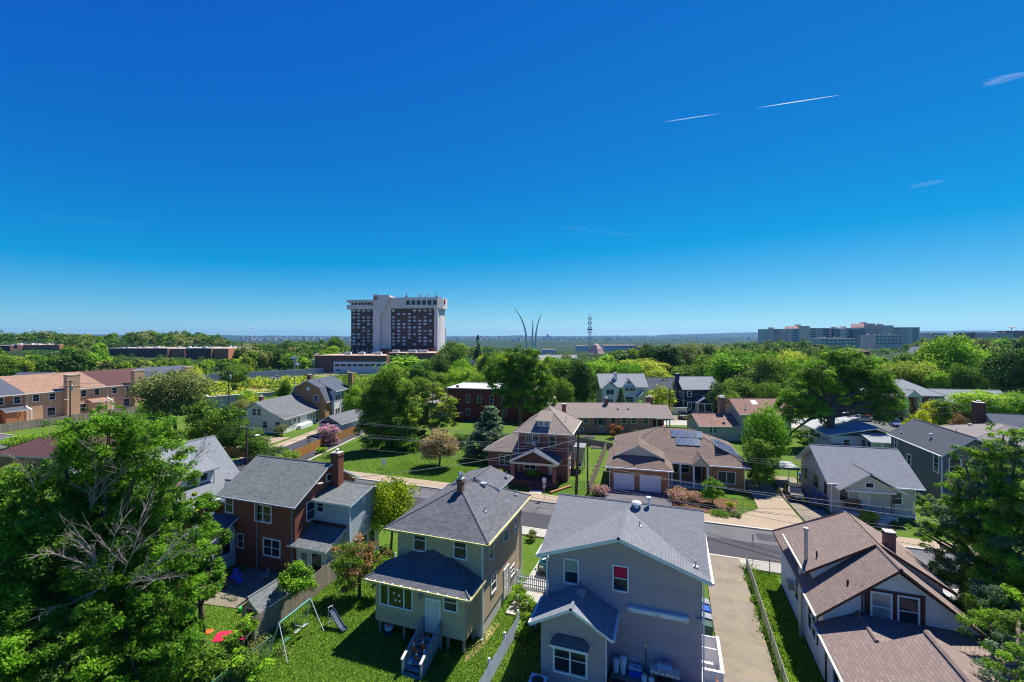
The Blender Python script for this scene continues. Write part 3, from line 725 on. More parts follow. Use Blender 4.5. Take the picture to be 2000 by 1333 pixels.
def house_white_brown():
    h = House('cottage', 'white house with brown shingle roof, brown trim and thin metal flue', 'house', (11.8, 35, 0))
    P = M['si_white_br']; T = [M['sh_brown'], M['brown_trim']]
    xw, xe, yw = 8.35, 15.6, 31.0
    m = h.mb(); gwall(m, xw, xe, yw, 38.85, 0, 4.05, 6.85, 'y', 11.8); wallbox(m, xw+.002, xe-.002, 38.85, 41.8, 0, 3.78); h.part('wall', m, P)
    m = h.mb(); gable(m, 7.85, 16.0, 30.35, 38.9, 3.95, 7.25, 'y', .17, 11.8)
    # hipped far end
    m.poly([(7.85,38.9,3.95),(11.8,38.9,7.25),(7.85,42.3,3.95)], 0); m.poly([(16,38.9,3.95),(16,42.3,3.95),(11.8,38.9,7.25)], 0); m.poly([(16,42.3,3.95),(7.85,42.3,3.95),(11.8,38.9,7.25)], 0)
    m.poly([(7.85,38.9,3.77),(16,38.9,3.77),(16,42.3,3.77),(7.85,42.3,3.77)], 1); m.box(7.85,42.22,3.77,16,42.3,3.93,1); m.box(7.85,38.9,3.77,7.92,42.3,3.93,1)
    m.cyl((7.85,42.3,3.95),(11.8,38.9,7.25),.08,n=6)
    h.part('roof', m, T)
    # shed dormers on both slopes
    for s, nm in ((1, 'left'), (-1, 'right')):
        X = lambda x: x if s == 1 else 2*11.8-x
        m = h.mb(); m.prism([(X(8.0),33.3,5.05),(X(8.0),39.2,5.05),(X(11.7),38.6,7.34),(X(11.7),33.3,7.34)], (0,0,-.18), 0, 1)
        h.part('dormer_roof', m, T)
        m = h.mb(); m.prism([(X(8.5),33.7,4.0),(X(8.5),33.7,5.15),(X(11.4),33.7,6.95),(X(11.4),33.7,6.6)], (0,5,0)); h.part('dormer_wall', m, P)
    for a in ((7.78,30.35,3.88,33.2),): h.gutter((a[0],a[1],a[2]), (a[0],a[3],a[2]), 'offwhite')
    h.gutter((7.93,33.35,4.95),(7.93,39.2,4.95),'offwhite')
    # double window with brown surround
    x, z = h.S(1746, 1189, yw)
    m = h.mb(); m.box(x-1.38, yw-.07, z-.98, x+1.38, yw, z+.95); m.box(x-1.42, yw-.14, z-1.08, x+1.42, yw, z-.93)
    h.part('window_surround', m, M['brown_trim'])
    for dx in (-.62, .62):
        h.win('S', x+dx, yw-.07, z, .84, 1.5, pane='glass' if dx > 0 else 'blind')
    m = h.mb(); px, pz = h.S(1681, 1150, yw); m.cyl((px, 30.75, 3.9), (px, 30.75, 5.9), .05, n=8); m.box(px-.18, 30.4, 4.05, px+.18, 30.85, 4.2)
    h.part('vent_stack', m, M['brown_trim'])
    # connecting flat roof + low rear wing
    m = h.mb(); m.prism([(7.9,28.2,3.2),(7.9,yw,3.2),(10.0,yw,4.22),(10.0,28.2,4.22)], (0,0,-.15), 0, 1)
    m.prism([(10.0,yw,4.22),(10.0,27.6,4.22),(17.0,27.6,3.85),(17.0,yw,4.0)], (0,0,-.15), 0, 1); m.cyl((10,28.3,4.23),(10,yw,4.23),.1,n=6)
    h.part('link_roof', m, T)
    m = h.mb(); gable(m, 7.9, 16.1, 20.5, 28.2, 3.2, 5.2, 'y', .17, 12.0); m.cyl((12,20.5,5.2),(12,28.2,5.2),.15,n=6)
    h.part('rear_wing_roof', m, T)
    m = h.mb(); gwall(m, 8.35, 15.7, 20.9, 27.9, 0, 3.2, 4.95, 'y', 12.0); wallbox(m, 8.36, 15.6, 27.9, yw, 0, 3.2); h.part('rear_wing_wall', m, P)
    h.gutter((7.83,20.6,3.12),(7.83,30.9,3.12),'offwhite')
    m = h.mb(); m.box(8.3, 30.4, .1, 8.4, 30.55, 3.2); h.part('downpipe', m, M['brown_trim'])
    # left wall
    for v, z, w, hh in ((36.6, 2.3, .9, 1.5), (33.0, 2.3, 1.7, 1.7), (28.6, 2.0, .9, 1.4), (25.4, 2.0, .9, 1.4)):
        mm = h.mb(); mm.box(8.29, v-w/2-.18, z-hh/2-.18, 8.35, v+w/2+.18, z+hh/2+.18); h.part('window_surround', mm, M['brown_trim'])
        h.win('W', v, 8.3, z, w, hh, 'hung2' if w > 1.5 else 'hung')
    m = h.mb(); m.box(7.85, 37.3, 1.75, 8.33, 38.0, 2.25); h.part('window_air_conditioner', m, M['galv'])
    m = h.mb(); m.cyl((8.12, 34.9, .0), (8.12, 34.9, 5.0), .13, n=10); h.part('flue_lower_pipe', m, M['galv'])
    m = h.mb(); m.cyl((8.35, 34.6, 5.0), (8.35, 34.6, 7.2), .11, n=12); m.cyl((8.35, 34.6, 7.15), (8.35, 34.6, 7.35), .15, n=12); h.part('flue', m, M['galv'])
    m = h.mb(); m.cyl((8.9, 34.4, 5.5), (8.9, 34.4, 6.0), .05, n=8); h.part('roof_vent', m, M['black'])
    m = h.mb(); m.cyl((9.7, 31.5, 5.2), (9.7, 31.5, 5.75), .06, n=8); h.part('roof_vent', m, M['black'])
    h.chimney(12.75, 34.4, 5.8, 7.8, .52, .52, 'br_sq', 0)
house_white_brown()

def house_brick():
    h = House('brick_house', 'red brick two storey house with slate roof, tall brick chimney and pale blue side addition', 'house', (-33, 33, 0))
    B = M['br_red']; T = [M['sh_brick'], M['white']]
    m = h.mb(); gwall(m, -37.3, -29.4, 29.6, 37.2, 0, 5.85, 8.1, 'x'); h.part('wall', m, B)
    m = h.mb(); gable(m, -37.8, -29.0, 29.15, 37.65, 5.95, 8.4, 'x', .16); h.part('roof', m, T)
    h.gutter((-37.8,29.08,5.88),(-29,29.08,5.88),'stairwood'); h.downpipe(-29.6,29.5,0,5.8,'stairwood'); h.downpipe(-33.4,29.5,0,5.8,'stairwood')
    for px, py, w, k in ((448, 985, .75, 'hung'), (514, 1003, 1.7, 'hung2'), (531, 1070, 1.7, 'hung2')):
        h.winpx('S', px, py, 29.6, w=w, h=1.3, kind=k, fw=.12)
    h.winpx('E', 607, 997, -29.4, w=.9, h=1.5); 
    v, z = h.E(644, 932, -29.4); h.win('E', v, -29.4, z, .75, .55, 'fixed')
    m = h.mb(); m.lathe((-28.9, 31.9, z-.1), [(.02,0),(.25,.1),(.3,.14)], 10); h.part('satellite_dish', m, M['galv'])
    h.chimney(-28.85, 34.0, 0, 9.25, .85, .7, 'br_red', 1)
    # pale blue addition
    m = h.mb(); gwall(m, -29.4, -25.7, 31.75, 35.9, 2.5, 5.65, 6.2, 'x', 34.6); h.part('side_addition_wall', m, M['si_blue'])
    m = h.mb(); gable(m, -29.4, -25.3, 31.4, 36.2, 5.72, 6.5, 'x', .15, 34.6); h.part('side_addition_roof', m, T)
    m = h.mb(); wallbox(m, -29.4, -25.72, 31.8, 35.9, 0, 2.5); h.part('side_addition_base', m, M['white'])
    for v in (32.6, 33.7, 34.8): h.win('E', v, -25.72, 1.6, .8, 1.3)
    h.winpx('S', 626, 989, 31.75, w=.6, h=.9)
    h.downpipe(-25.6, 31.7, 0, 5.6)
    m = h.mb(); m.box(-25.72, 33.4, 5.2, -25.55, 33.7, 5.75); h.part('vent_hood', m, M['white'])
    # rear porch
    m = h.mb(); m.prism([(-29.9,29.2,2.75),(-25.9,29.2,2.75),(-25.9,31.75,3.75),(-29.9,31.75,3.75)], (0,0,-.14), 0, 1); h.part('porch_roof', m, T)
    m = h.mb(); wallbox(m, -29.35, -26.3, 29.7, 31.75, 0, 2.75); m.prism([(-29.35,29.7,2.75),(-29.35,31.75,2.75),(-29.35,31.75,3.5)], (3.05,0,0)); h.part('porch_wall', m, M['si_cream'])
    x, z = h.S(627, 1085, 29.7); h.door('S', -28.5, 29.7, .2); h.win('S', -28.5, 29.66, 1.65, .55, .9, 'grid', fw=.03); h.win('S', -27.2, 29.7, 1.45, .95, 1.5, 'fixed')
    m = h.mb(); m.box(-29.35, 31.6, 3.7, -25.95, 31.74, 3.9); h.part('red_flashing', m, M['brown_trim'])
    # left bump-out
    m = h.mb(); gwall(m, -38.6, -36.0, 27.2, 29.6, 0, 2.9, 3.8, 'x', 29.2); h.part('bump_out_wall', m, M['si_blue'])
    m = h.mb(); m.prism([(-39.0,26.7,2.85),(-35.6,26.7,2.85),(-35.6,29.6,4.15),(-39.0,29.6,4.15)], (0,0,-.14), 0, 1); h.part('bump_out_roof', m, [M['sh_slate'], M['white']])
    h.win('E', 28.3, -36.0, 1.9, 1.5, 1.3, 'slide', fw=.12)
    h.win('S', -35.4, 29.6, 3.0-.9, .6, 1.1)
    # raised deck
    m = h.mb(); m.box(-38.2, 24.0, .75, -34.4, 27.0, .9)
    for x in (-38, -36.2, -34.5):
        for y in (24.1, 26.8): m.box(x-.06, y-.06, 0, x+.06, y+.06, 1.8)
    m.box(-38.2, 24.0, 1.7, -34.4, 24.1, 1.78)
    for i in range(24): x = -38.1+i*.16; m.box(x-.015, 24.03, .9, x+.015, 24.07, 1.7)
    for i in range(4): m.box(-34.4+i*.32, 24.6, .6-i*.17, -34.08+i*.32, 26.4, .68-i*.17)
    for y in (24.6, 26.4): m.bar((-34.4, y, 1.75), (-33.1, y, .95), .06, .1); m.box(-33.15, y-.05, 0, -33.05, y+.05, .98)
    h.part('deck', m, M['deck_red'])
house_brick()

def house_cape():
    h = House('cape_house', 'brick house with steep pale grey roof and white dormer, left of the red brick house', 'house', (-50, 33, 0))
    m = h.mb(); gwall(m, -55.2, -45.1, 25.5, 38.0, 0, 3.2, 7.7, 'y', -50.1); h.part('wall', m, M['br_red'])
    m = h.mb(); gable(m, -55.8, -44.6, 25, 38.5, 3.0, 8.32, 'y', .17, -50.1); h.part('roof', m, [M['sh_cape'], M['white']])
    m = h.mb(); gwall(m, -45.2, -42.9, 35.2, 38.0, 0, 2.6, 3.8, 'x'); h.part('side_porch_wall', m, M['br_red'])
    m = h.mb(); gable(m, -46.8, -42.5, 34.7, 38.4, 2.75, 4.3, 'x'); h.part('side_porch_roof', m, [M['sh_cape'], M['white']])
    m = h.mb(); m.prism([(-46.2,28.5,4.2),(-46.2,28.5,5.95),(-49.3,28.5,7.2),(-48.5,28.5,6.4)], (0,6.9,0)); h.part('dormer_wall', m, M['si_white'])
    m = h.mb(); m.prism([(-45.7,28.1,5.85),(-45.7,35.7,5.85),(-49.6,35.7,7.75),(-49.6,28.1,7.75)], (0,0,-.12), 0, 1); h.part('dormer_roof', m, [M['sh_cape'], M['stairwood']])
    for v in (31.2, 32.9, 34.3): h.win('E', v, -46.2, 5.15, .75, .7, 'fixed')
    m = h.mb(); m.cyl((-45.9,35.2,3.9),(-45.9,35.2,5.6),.04,n=6); h.part('vent_stack', m, M['black'])
    h.win('E', 34.0, -45.1, 1.5, .9, 1.4); h.gutter((-44.52,25,2.9),(-44.52,38.5,2.9))
house_cape()
# ------------------------------------------------------------------ houses across the street
RF = R(4.0)
def L(a, b): return (a[0], a[1], 0)
def house_square():
    h = House('brick_house', 'square dark red brick house with hip roof, small dormer and gabled front porch', 'house', (-20.6, 60.2), RF)
    B = M['br_sq']; T = [M['sh_sq'], M['offwhite']]
    m = h.mb(); wallbox(m, .45, 7.3, .5, 9.6, -.1, 6.5); h.part('wall', m, B)
    m = h.mb(); hip(m, -.25, 8.0, -.2, 10.3, 6.6, 9.45, run=4.6); h.part('roof', m, T)
    # dormer
    m = h.mb(); wallbox(m, 2.95, 4.75, .85, 3.4, 6.8, 8.15); h.part('dormer_wall', m, M['si_cream'])
    m = h.mb(); m.prism([(2.65,.5,8.1),(5.05,.5,8.1),(4.75,3.4,9.05),(2.95,3.4,9.05)], (0,0,-.13), 0, 1); h.part('dormer_roof', m, T)
    for x in (3.4, 4.3): h.win('S', x, .85, 7.68, .55, .5, 'grid', fw=.07)
    h.winpx('S', 1034, 857, .5, w=.85, h=1.35, kind='grid'); h.winpx('S', 1046, 860, .5, w=.85, h=1.35); h.winpx('S', 1079, 862, .5, w=.85, h=1.5, frame='offwhite')
    m = h.mb(); x, z = h.S(1045, 864, .5); m.box(x-.3, -.05, z-.22, x+.3, .5, z+.2); h.part('window_air_conditioner', m, M['galv'])
    # porch
    m = h.mb(); gable(m, -.1, 6.55, -3.0, .5, 3.15, 4.75, 'y', .16); h.part('porch_roof', m, [M['sh_slate'], M['offwhite']])
    m = h.mb(); m.prism([(.5,-2.7,3.1),(5.95,-2.7,3.1),(3.2,-2.7,4.45)], (0,.15,0)); h.part('porch_gable', m, M['brown_trim'])
    m = h.mb(); m.box(.1, -2.85, 2.85, 6.35, -2.6, 3.1); h.part('porch_beam', m, M['offwhite'])
    for x in (.35, 6.0):
        m = h.mb(); m.box(x-.25, -2.85, 0, x+.25, -2.4, 2.85); h.part('porch_pillar', m, B)
    m = h.mb(); m.box(0, -2.9, 0, 6.3, .5, .75); h.part('porch_floor', m, M['br_dark'])
    m = h.mb()
    for i in range(5): m.box(3.4, -3.2-i*.35, 0, 4.8, -2.85-i*.35, .65-i*.14)
    m.box(3.2, -4.7, 0, 3.4, -2.9, .6); m.box(4.8, -4.7, 0, 5.0, -2.9, .6)
    h.part('porch_steps', m, M['br_dark'])
    h.win('S', 2.0, .5, 2.0, 1.6, 1.3, 'hung2'); h.door('S', 5.2, .5, .75)
    # annex at the left
    m = h.mb(); wallbox(m, -5.0, .45, 3.1, 8.5, -.1, 2.9); h.part('side_wing_wall', m, B)
    m = h.mb(); m.prism([(-5.7,2.5,2.95),(.45,2.5,2.95),(.45,5.6,5.1),(-1.6,5.6,5.1)], (0,0,-.14), 0, 1); m.prism([(-5.7,2.5,2.95),(-1.6,5.6,5.1),(-1.6,6.0,5.1),(-5.7,9,2.95)], (0,0,-.14), 0, 1); m.prism([(-5.7,9,2.95),(-1.6,6.0,5.1),(.45,6.0,5.1),(.45,9,2.95)], (0,0,-.14), 0, 1); m.prism([(-1.6,5.6,5.1),(.45,5.6,5.1),(.45,6,5.1),(-1.6,6,5.1)], (0,0,-.14),0,1)
    h.part('side_wing_roof', m, T)
    h.win('S', -2.4, 3.1, 1.6, 1.6, 1.45, 'hung2')
    h.downpipe(7.35, .4, 0, 6.4, 'offwhite'); h.downpipe(.4, .4, 0, 6.4, 'offwhite'); h.gutter((-.25,-.27,6.5),(8,-.27,6.5),'offwhite'); h.gutter((8.07,-.2,6.5),(8.07,10.3,6.5),'offwhite')
    h.chimney(5.5, 8.8, 6.4, 9.3, .6, .6, 'br_sq', 0)
    m = h.mb(); wallbox(m, 7.3, 8.9, 5.0, 7.4, 1.6, 3.6); m.box(7.3, 4.8, 3.6, 9.1, 7.6, 3.72)
    for y in (5.1, 7.3): m.box(8.75, y-.06, 0, 8.87, y+.06, 1.6)
    h.part('side_lean_to', m, M['grey_metal'])
    for v, z in ((3, 5.2), (6.8, 5.2), (2.5, 2.0)): h.win('E', v, 7.3, z, .8, 1.3)
    h.vent(6.6, 3.6, 8.1)
house_square()

M['panelframe'] = m_plain('dark_panel_frame', (.16, .17, .19), .6)
def house_solar():
    h = House('ranch_house', 'orange brick ranch house with brown hip roof, two garage doors and rooftop solar panels', 'house', (-8.0, 59.6), RF)
    B = M['br_orange']; T = [M['sh_solar'], M['white']]
    m = h.mb(); wallbox(m, .5, 7.7, .6, 10, -.1, 3.0); wallbox(m, 7.7, 17.3, 7.0, 17, -.1, 3.0); wallbox(m, 12.6, 17.2, 4.6, 7.0, -.1, 3.0); wallbox(m, 1.5, 7.7, 10, 17, -.1, 3); h.part('wall', m, B)
    # main hip roof
    m = h.mb(); hip(m, .3, 17.9, 3.9, 18.4, 3.1, 6.35, run=6.6); h.part('roof', m, T)
    # garage hip with a small gable on top
    m = h.mb(); x0, x1, y0 = -.1, 8.3, 0.0; a, b = (x0,y0,3.05), (x1,y0,3.05); pk = (4.1, 3.9, 5.3); q = (4.1, 9.5, 5.3); c, d = (x1,9.5,3.05), (x0,9.5,3.05)
    m.poly([a,b,pk],0); m.poly([b,c,q,pk],0); m.poly([d,a,pk,q],0); m.poly([c,d,q],0)
    m.prism([(x0,y0,3.04),(x1,y0,3.04),(x1,9.5,3.04),(x0,9.5,3.04)], (0,0,-.2), 1)
    h.part('garage_roof', m, T)
    m = h.mb(); m.prism([(.85,1.65,3.98),(4.1,1.65,5.6),(4.1,5.8,5.6),(.85,5.8,3.98)], (0,0,-.12), 0, 1); m.prism([(7.45,1.65,3.98),(4.1,1.65,5.6),(4.1,5.8,5.6),(7.45,5.8,3.98)], (0,0,-.12), 0, 1); m.cyl((4.1,1.6,5.6),(4.1,5.8,5.6),.1,n=6); h.part('garage_gable_roof', m, T)
    m = h.mb(); m.prism([(1.1,2.0,3.95),(7.2,2.0,3.95),(4.1,2.0,5.5)], (0,.2,0)); h.part('garage_gable', m, M['si_bung'])
    m = h.mb(); m.cyl((4.1,1.99,4.9),(4.1,1.93,4.9),.26,n=14); h.part('round_vent', m, M['galv'])
    for i, px in enumerate((1218.5, 1270)):
        x, z = h.S(px, 945, .6); g = h.mb(); g.box(x-1.3, .52, 0, x+1.3, .58, 2.15)
        for k in range(4):
            for j in range(8): g.box(x-1.26+j*.32, .5, .06+k*.53, x-1.0+j*.32, .53, .48+k*.53)
        h.part('garage_door', g, M['white'])
    # entry gable and columns
    m = h.mb(); x, z = h.S(1367.5, 900, 4.0)
    gable(m, x-1.15, x+1.15, 3.0, 6.3, 3.1, 4.35, 'y', .12); h.part('entry_gable_roof', m, T)
    m = h.mb(); m.prism([(x-.95,3.3,2.95),(x+.95,3.3,2.95),(x+.95,3.3,3.1),(x,3.3,4.1),(x-.95,3.3,3.1)], (0,.15,0)); h.part('entry_gable', m, M['si_bung'])
    m = h.mb(); m.cyl((x,3.29,3.5),(x,3.24,3.5),.2,n=14); h.part('round_vent', m, M['galv'])
    for cx in (x-.85, x+.85, 10.0-.55, 8.35):
        m = h.mb(); m.cyl((cx,3.45 if abs(cx-x) < 1 else 4.25,0),(cx,3.45 if abs(cx-x) < 1 else 4.25,3.0),.13,n=10); h.part('porch_column', m, M['white'])
    m = h.mb(); m.box(7.8, 3.4, 0, 12.5, 6.95, .2); h.part('porch_floor', m, M['stone'])
    h.door('S', x, 7.0, .2, mat='door_dark', w=1.0); h.win('S', 8.9, 7.0, 1.7, .9, 1.4); h.win('S', 10.3, 7.0, 1.7, 1.0, 1.4)
    h.winpx('S', 1419, 933, 4.6, w=2.0, h=1.45, kind='slide', fw=.08)
    h.gutter((-.1,-.07,2.95),(8.3,-.07,2.95)); h.gutter((12.3,3.85,3.0),(17.9,3.85,3.0)); h.downpipe(.45,.5,0,2.9); h.downpipe(7.75,.5,0,2.9); h.downpipe(17.25,4.5,0,2.9)
    # solar panels, each its own thing, lying on the south slope
    sl = (6.35-3.1)/7.25
    def panel_pt(x, y): return Vector((x, y, 3.1+(y-3.9)*sl+.1))
    def panel(x, y, wx=.98, wy=1.5, tag=0):
        a, b, c, d = panel_pt(x,y), panel_pt(x+wx,y), panel_pt(x+wx,y+wy), panel_pt(x,y+wy)
        return a, b, c, d
    n = (panel_pt(1,0)-panel_pt(0,0)).cross(panel_pt(0,1)-panel_pt(0,0)).normalized()
    Mw = Matrix.Identity(4)
    gl = NT('solar_cells'); uv = gl.coord('UV'); bt = gl.add('ShaderNodeTexBrick', Scale=1.0, offset=0.0); bt.inputs['Brick Width'].default_value = .16; bt.inputs['Row Height'].default_value = .16; bt.inputs['Mortar Size'].default_value = .007
    bt.inputs['Color1'].default_value = (.02,.05,.12,1); bt.inputs['Color2'].default_value = (.03,.07,.16,1); bt.inputs['Mortar'].default_value = (.3,.35,.4,1); gl.link(uv, bt.inputs['Vector']); M['solar'] = gl.out(bt.outputs[0], .15, .1)
    rows = [('upper', 8.05, 8.05+.05, 4), ('lower', 8.8, 6.4, 3)]
    words = ['leftmost', 'second', 'third', 'rightmost']
    for nm, xs, ys, cnt in (('upper', 9.3-.65, 8.9, 4), ('lower', 9.2, 7.25, 3)):
        for i in range(cnt):
            pts = panel(xs+i*1.06, ys)
            wpts = [Mw @ p for p in pts]; loc = wpts[0].copy()
            lab = ['leftmost', 'second from left', 'third from left', 'rightmost'][i] if cnt == 4 else ['leftmost', 'middle', 'rightmost'][i]
            wn = n; b = MB(); b.prism(wpts, wn*.05); t = h.part('solar_panel', b, M['panelframe'], label=f'{lab} solar panel of the {nm} row')
            cc = sum(wpts, Vector())/4; ip = [cc+(p-cc)*.95+wn*.055 for p in wpts]
            b = MB(); b.prism(ip, wn*.01); b.build('cells', M['solar'], t)
    # east slope panels (four)
    sle = (6.35-3.1)/6.6
    for i in range(4):
        y = 6.2+i*1.75
        f = lambda xx, yy: Mw @ Vector((xx, yy, 3.1+(17.9-xx)*sle+.1))
        xa = 14.2 if i < 3 else 15.0
        pts = [f(17.3, y), f(17.3, y+1.7), f(xa, y+1.7), f(xa, y)]; loc = pts[0].copy()
        lab = ['nearest', 'second nearest', 'third nearest', 'farthest'][i]
        lab2 = f'{lab} grey solar panel on the right end slope'
        nn = (pts[1]-pts[0]).cross(pts[2]-pts[0]).normalized(); nn = nn if nn.z > 0 else -nn
        b = MB(); b.prism(pts, nn*.05); t = h.part('solar_panel', b, M['galv'], label=lab2)
        cc = sum(pts, Vector())/4; b = MB(); b.prism([cc+(p-cc)*.96+nn*.055 for p in pts], nn*.01); b.build('cells', M['solar'], t)
    h.vent(4.6, 8.2, 4.95); h.vent(7.8, 10.5, 6.05)
house_solar()

def house_bungalow():
    h = House('bungalow', 'beige bungalow with blue grey gabled roof and small gabled front porch', 'house', (16.4, 60.0), R(5.6))
    W = M['si_bung']; T = [M['sh_bung'], M['white']]
    m = h.mb(); gwall(m, .6, 8.6, .4, 9.2, .6, 3.5, 5.9, 'x'); h.part('wall', m, W)
    m = h.mb(); wallbox(m, .55, 8.65, .35, 9.25, -.1, .6); h.part('foundation', m, M['stone'])
    m = h.mb(); gable(m, 0, 9.3, -.3, 9.9, 3.5, 6.6, 'x', .16); h.part('roof', m, T)
    m = h.mb(); gable(m, .7, 7.0, -1.6, 3.4, 3.2, 5.15, 'y', .15, 3.7); h.part('porch_gable_roof', m, [M['sh_purple'], M['white']])
    m = h.mb(); m.prism([(1.7,-1.1,3.1),(6.0,-1.1,3.1),(6.0,-1.1,3.5),(3.75,-1.1,4.75),(1.7,-1.1,3.5)], (0,.15,0)); h.part('porch_gable', m, W)
    m = h.mb(); m.box(1.5, -1.2, 2.95, 6.2, -.95, 3.1); h.part('porch_beam', m, M['white'])
    h.win('S', 3.75, -1.1, 3.75, .7, .45, 'fixed')
    m = h.mb(); m.box(1.4, -1.5, 0, 6.2, .4, .7); h.part('porch_floor', m, M['stone'])
    for x in (5.9,):
        m = h.mb()
        m.box(x-.15, -1.1, .7, x-.1, -1.05, 2.95); m.box(x+.1, -1.1, .7, x+.15, -1.05, 2.95)
        for i in range(9): m.bar((x-.12, -1.08, .8+i*.24), (x+.12, -1.08, 1.0+i*.24), .03)
        h.part('iron_porch_post', m, M['black'])
    m = h.mb()
    for i in range(16): m.box(1.6+i*.14, -1.42, .7, 1.62+i*.14, -1.4, 1.5)
    m.box(1.55, -1.43, 1.5, 3.8, -1.39, 1.55); m.bar((4.8,-1.4,1.6),(5.6,-2.6,.9),.04); m.bar((4.8,-1.4,.7),(4.8,-1.4,1.6),.04)
    h.part('porch_railing', m, M['black'])
    m = h.mb()
    for i in range(4): m.box(3.9, -1.8-i*.32, 0, 5.2, -1.5-i*.32, .6-i*.15)
    h.part('porch_steps', m, M['stone'])
    h.door('S', 3.95, .4, .7); h.win('S', 1.9, .4, 2.1, .8, 1.3, 'fixed'); h.win('S', 7.0, .4, 2.1, .9, 1.2)
    for v in (1.6, 4.0, 4.7, 7.4): h.win('W', v, .6, 2.3, .5, 1.2, frame='brown_trim', fw=.05)
    h.gutter((0,-.36,3.4),(9.3,-.36,3.4)); h.downpipe(.65,.3,0,3.4); h.downpipe(8.65,.3,0,3.4)
    m = h.mb(); m.box(-3.8, 9.0, 2.3, .4, 12.5, 2.45); m.box(-3.85, 8.9, 2.2, .45, 9.0, 2.5)
    for x in (-3.7, .2):
        m.box(x-.05, 9.1, 0, x+.05, 9.2, 2.3); m.box(x-.05, 12.3, 0, x+.05, 12.4, 2.3)
    h.part('carport', m, M['grey_metal'])
    b = thing('porch_bench', 'reddish wooden bench on the beige bungalow porch', 'bench', Matrix.Rotation(h.rot, 3, 'Z') @ Vector((2.6, -.2, .7))+h.loc, h.rot)
    m = MB(); m.box(-.8,-.25,.4,.8,.25,.46); m.build('seat', M['deck_red'], b); m = MB(); m.box(-.8,.2,.46,.8,.26,1.0); m.build('backrest', M['deck_red'], b)
    for x in (-.72,.72):
        for y in (-.2,.18):
            m = MB(); m.box(x-.04,y-.04,0,x+.04,y+.04,.4); m.build('leg', M['deck_red'], b)
house_bungalow()

def house_grey_right():
    h = House('two_storey_house', 'dark grey two storey house with charcoal gable roof, right of the beige bungalow', 'house', (29.2, 65.4), R(2.7))
    W = M['si_dgrey']; T = [M['sh_dkgrey'], M['white']]
    m = h.mb(); gwall(m, .3, 6.9, .6, 12.0, -.1, 6.1, 8.15, 'y', 3.1); h.part('wall', m, W)
    m = h.mb(); gable(m, 0, 7.6, 0, 12.4, 6.2, 8.45, 'y', .18, 3.1); h.part('roof', m, T)
    for px, py, w, hh in ((1750, 865, .55, 1.3), (1776, 898, .75, 1.2), (1829, 905, .9, 1.9)):
        h.winpx('W', px, py, .3, w=w, h=hh, fw=.14)
    h.winpx('S', 1865, 912, .6, w=1.0, h=1.7)
    h.gutter((-.07,0,6.1),(-.07,12.4,6.1)); h.downpipe(.25,.5,0,6)
    h.vent(.8, 10.2, 6.85, 'pipe'); h.vent(1.4, 5.0, 7.2, 'flue')
    m = h.mb(); m.prism([(.3,.6,6.1),(6.9,.6,6.1),(3.1,.6,8.1)], (0,-.06,0)); h.part('gable_board', m, M['si_dgrey'])
house_grey_right()

def house_sunroom():
    h = House('ranch_house', 'low white house with pale metal roof and glazed sunroom, behind the beige bungalow', 'house', (27.5, 88.5), R(8))
    m = h.mb(); wallbox(m, -1.2, 9.3, 3.5, 16, 0, 2.8); h.part('wall', m, M['si_white'])
    m = h.mb(); gable(m, -1.8, 9.9, 3.0, 16.8, 2.9, 4.4, 'y', .15, 6.0); h.part('roof', m, [M['sh_white'], M['white']])
    m = h.mb(); m.prism([(3.0,-.3,2.7),(9.2,-.3,2.7),(9.2,3.6,3.5),(3.0,3.6,3.5)], (0,0,-.12), 0, 1); h.part('sunroom_roof', m, [M['sh_light'], M['white']])
    m = h.mb(); wallbox(m, 3.3, 9.0, .1, 3.5, 0, .7); h.part('sunroom_wall', m, M['si_white'])
    for x in (4.1, 5.5, 6.9, 8.2): h.win('S', x, .15, 1.65, 1.15, 1.6, 'fixed', fw=.12, pane='blind')
    for v in (.9, 2.4): h.win('W', v, 3.3, 1.6, 1.1, 1.7, 'fixed', fw=.1)
    h.win('S', 1.2, 3.5, 1.7, .9, .9); h.win('W', 8, -1.2, 1.7, .9, 1.0)
    for a in ((3, 8), (4.2, 11)): h.vent(a[0], a[1], 3.9)
house_sunroom()

def house_hip_taupe():
    h = House('ranch_house', 'low brick house with broad streaky taupe hip roof, behind the dark grey house', 'house', (39.5, 86.0), R(-8))
    m = h.mb(); wallbox(m, .7, 17.3, .7, 17.3, 0, 3.0); h.part('wall', m, M['br_orange'])
    m = h.mb(); hip(m, 0, 18, 0, 18, 3.1, 5.9, run=8); h.part('roof', m, [M['sh_hip'], M['offwhite']])
    for x, y, z, k in ((6, 12, 5.0, 'box'), (8.5, 13, 5.2, 'box'), (3.5, 9.5, 4.3, 'pipe'), (4.2, 13.6, 4.5, 'pipe'), (8, 4.2, 4.6, 'flue'), (7, 14.4, 4.4, 'box')): h.vent(x, y, z, k)
    h.win('W', 14.6, .7, 1.7, 1.3, 1.0); h.win('W', 8, .7, 1.7, 1.3, 1.0)
house_hip_taupe()

def house_blue_gable():
    h = House('ranch_house', 'blue grey gabled house with thick dark brick chimney, at the right edge behind the street', 'house', (51.5, 95.5), R(-3))
    m = h.mb(); gwall(m, .5, 22, .5, 13, 0, 3.1, 6.0, 'x', 7.5); h.part('wall', m, M['si_grey'])
    m = h.mb(); gable(m, 0, 23, -.1, 14, 3.1, 6.3, 'x', .17, 7.5); h.part('roof', m, [M['sh_slate'], M['grey_metal']])
    h.chimney(-.3, 8.5, 0, 8.0, 1.3, 1.6, 'br_dark', 2); h.vent(3, 3.5, 4.6, 'pipe', 1.3)
house_blue_gable()

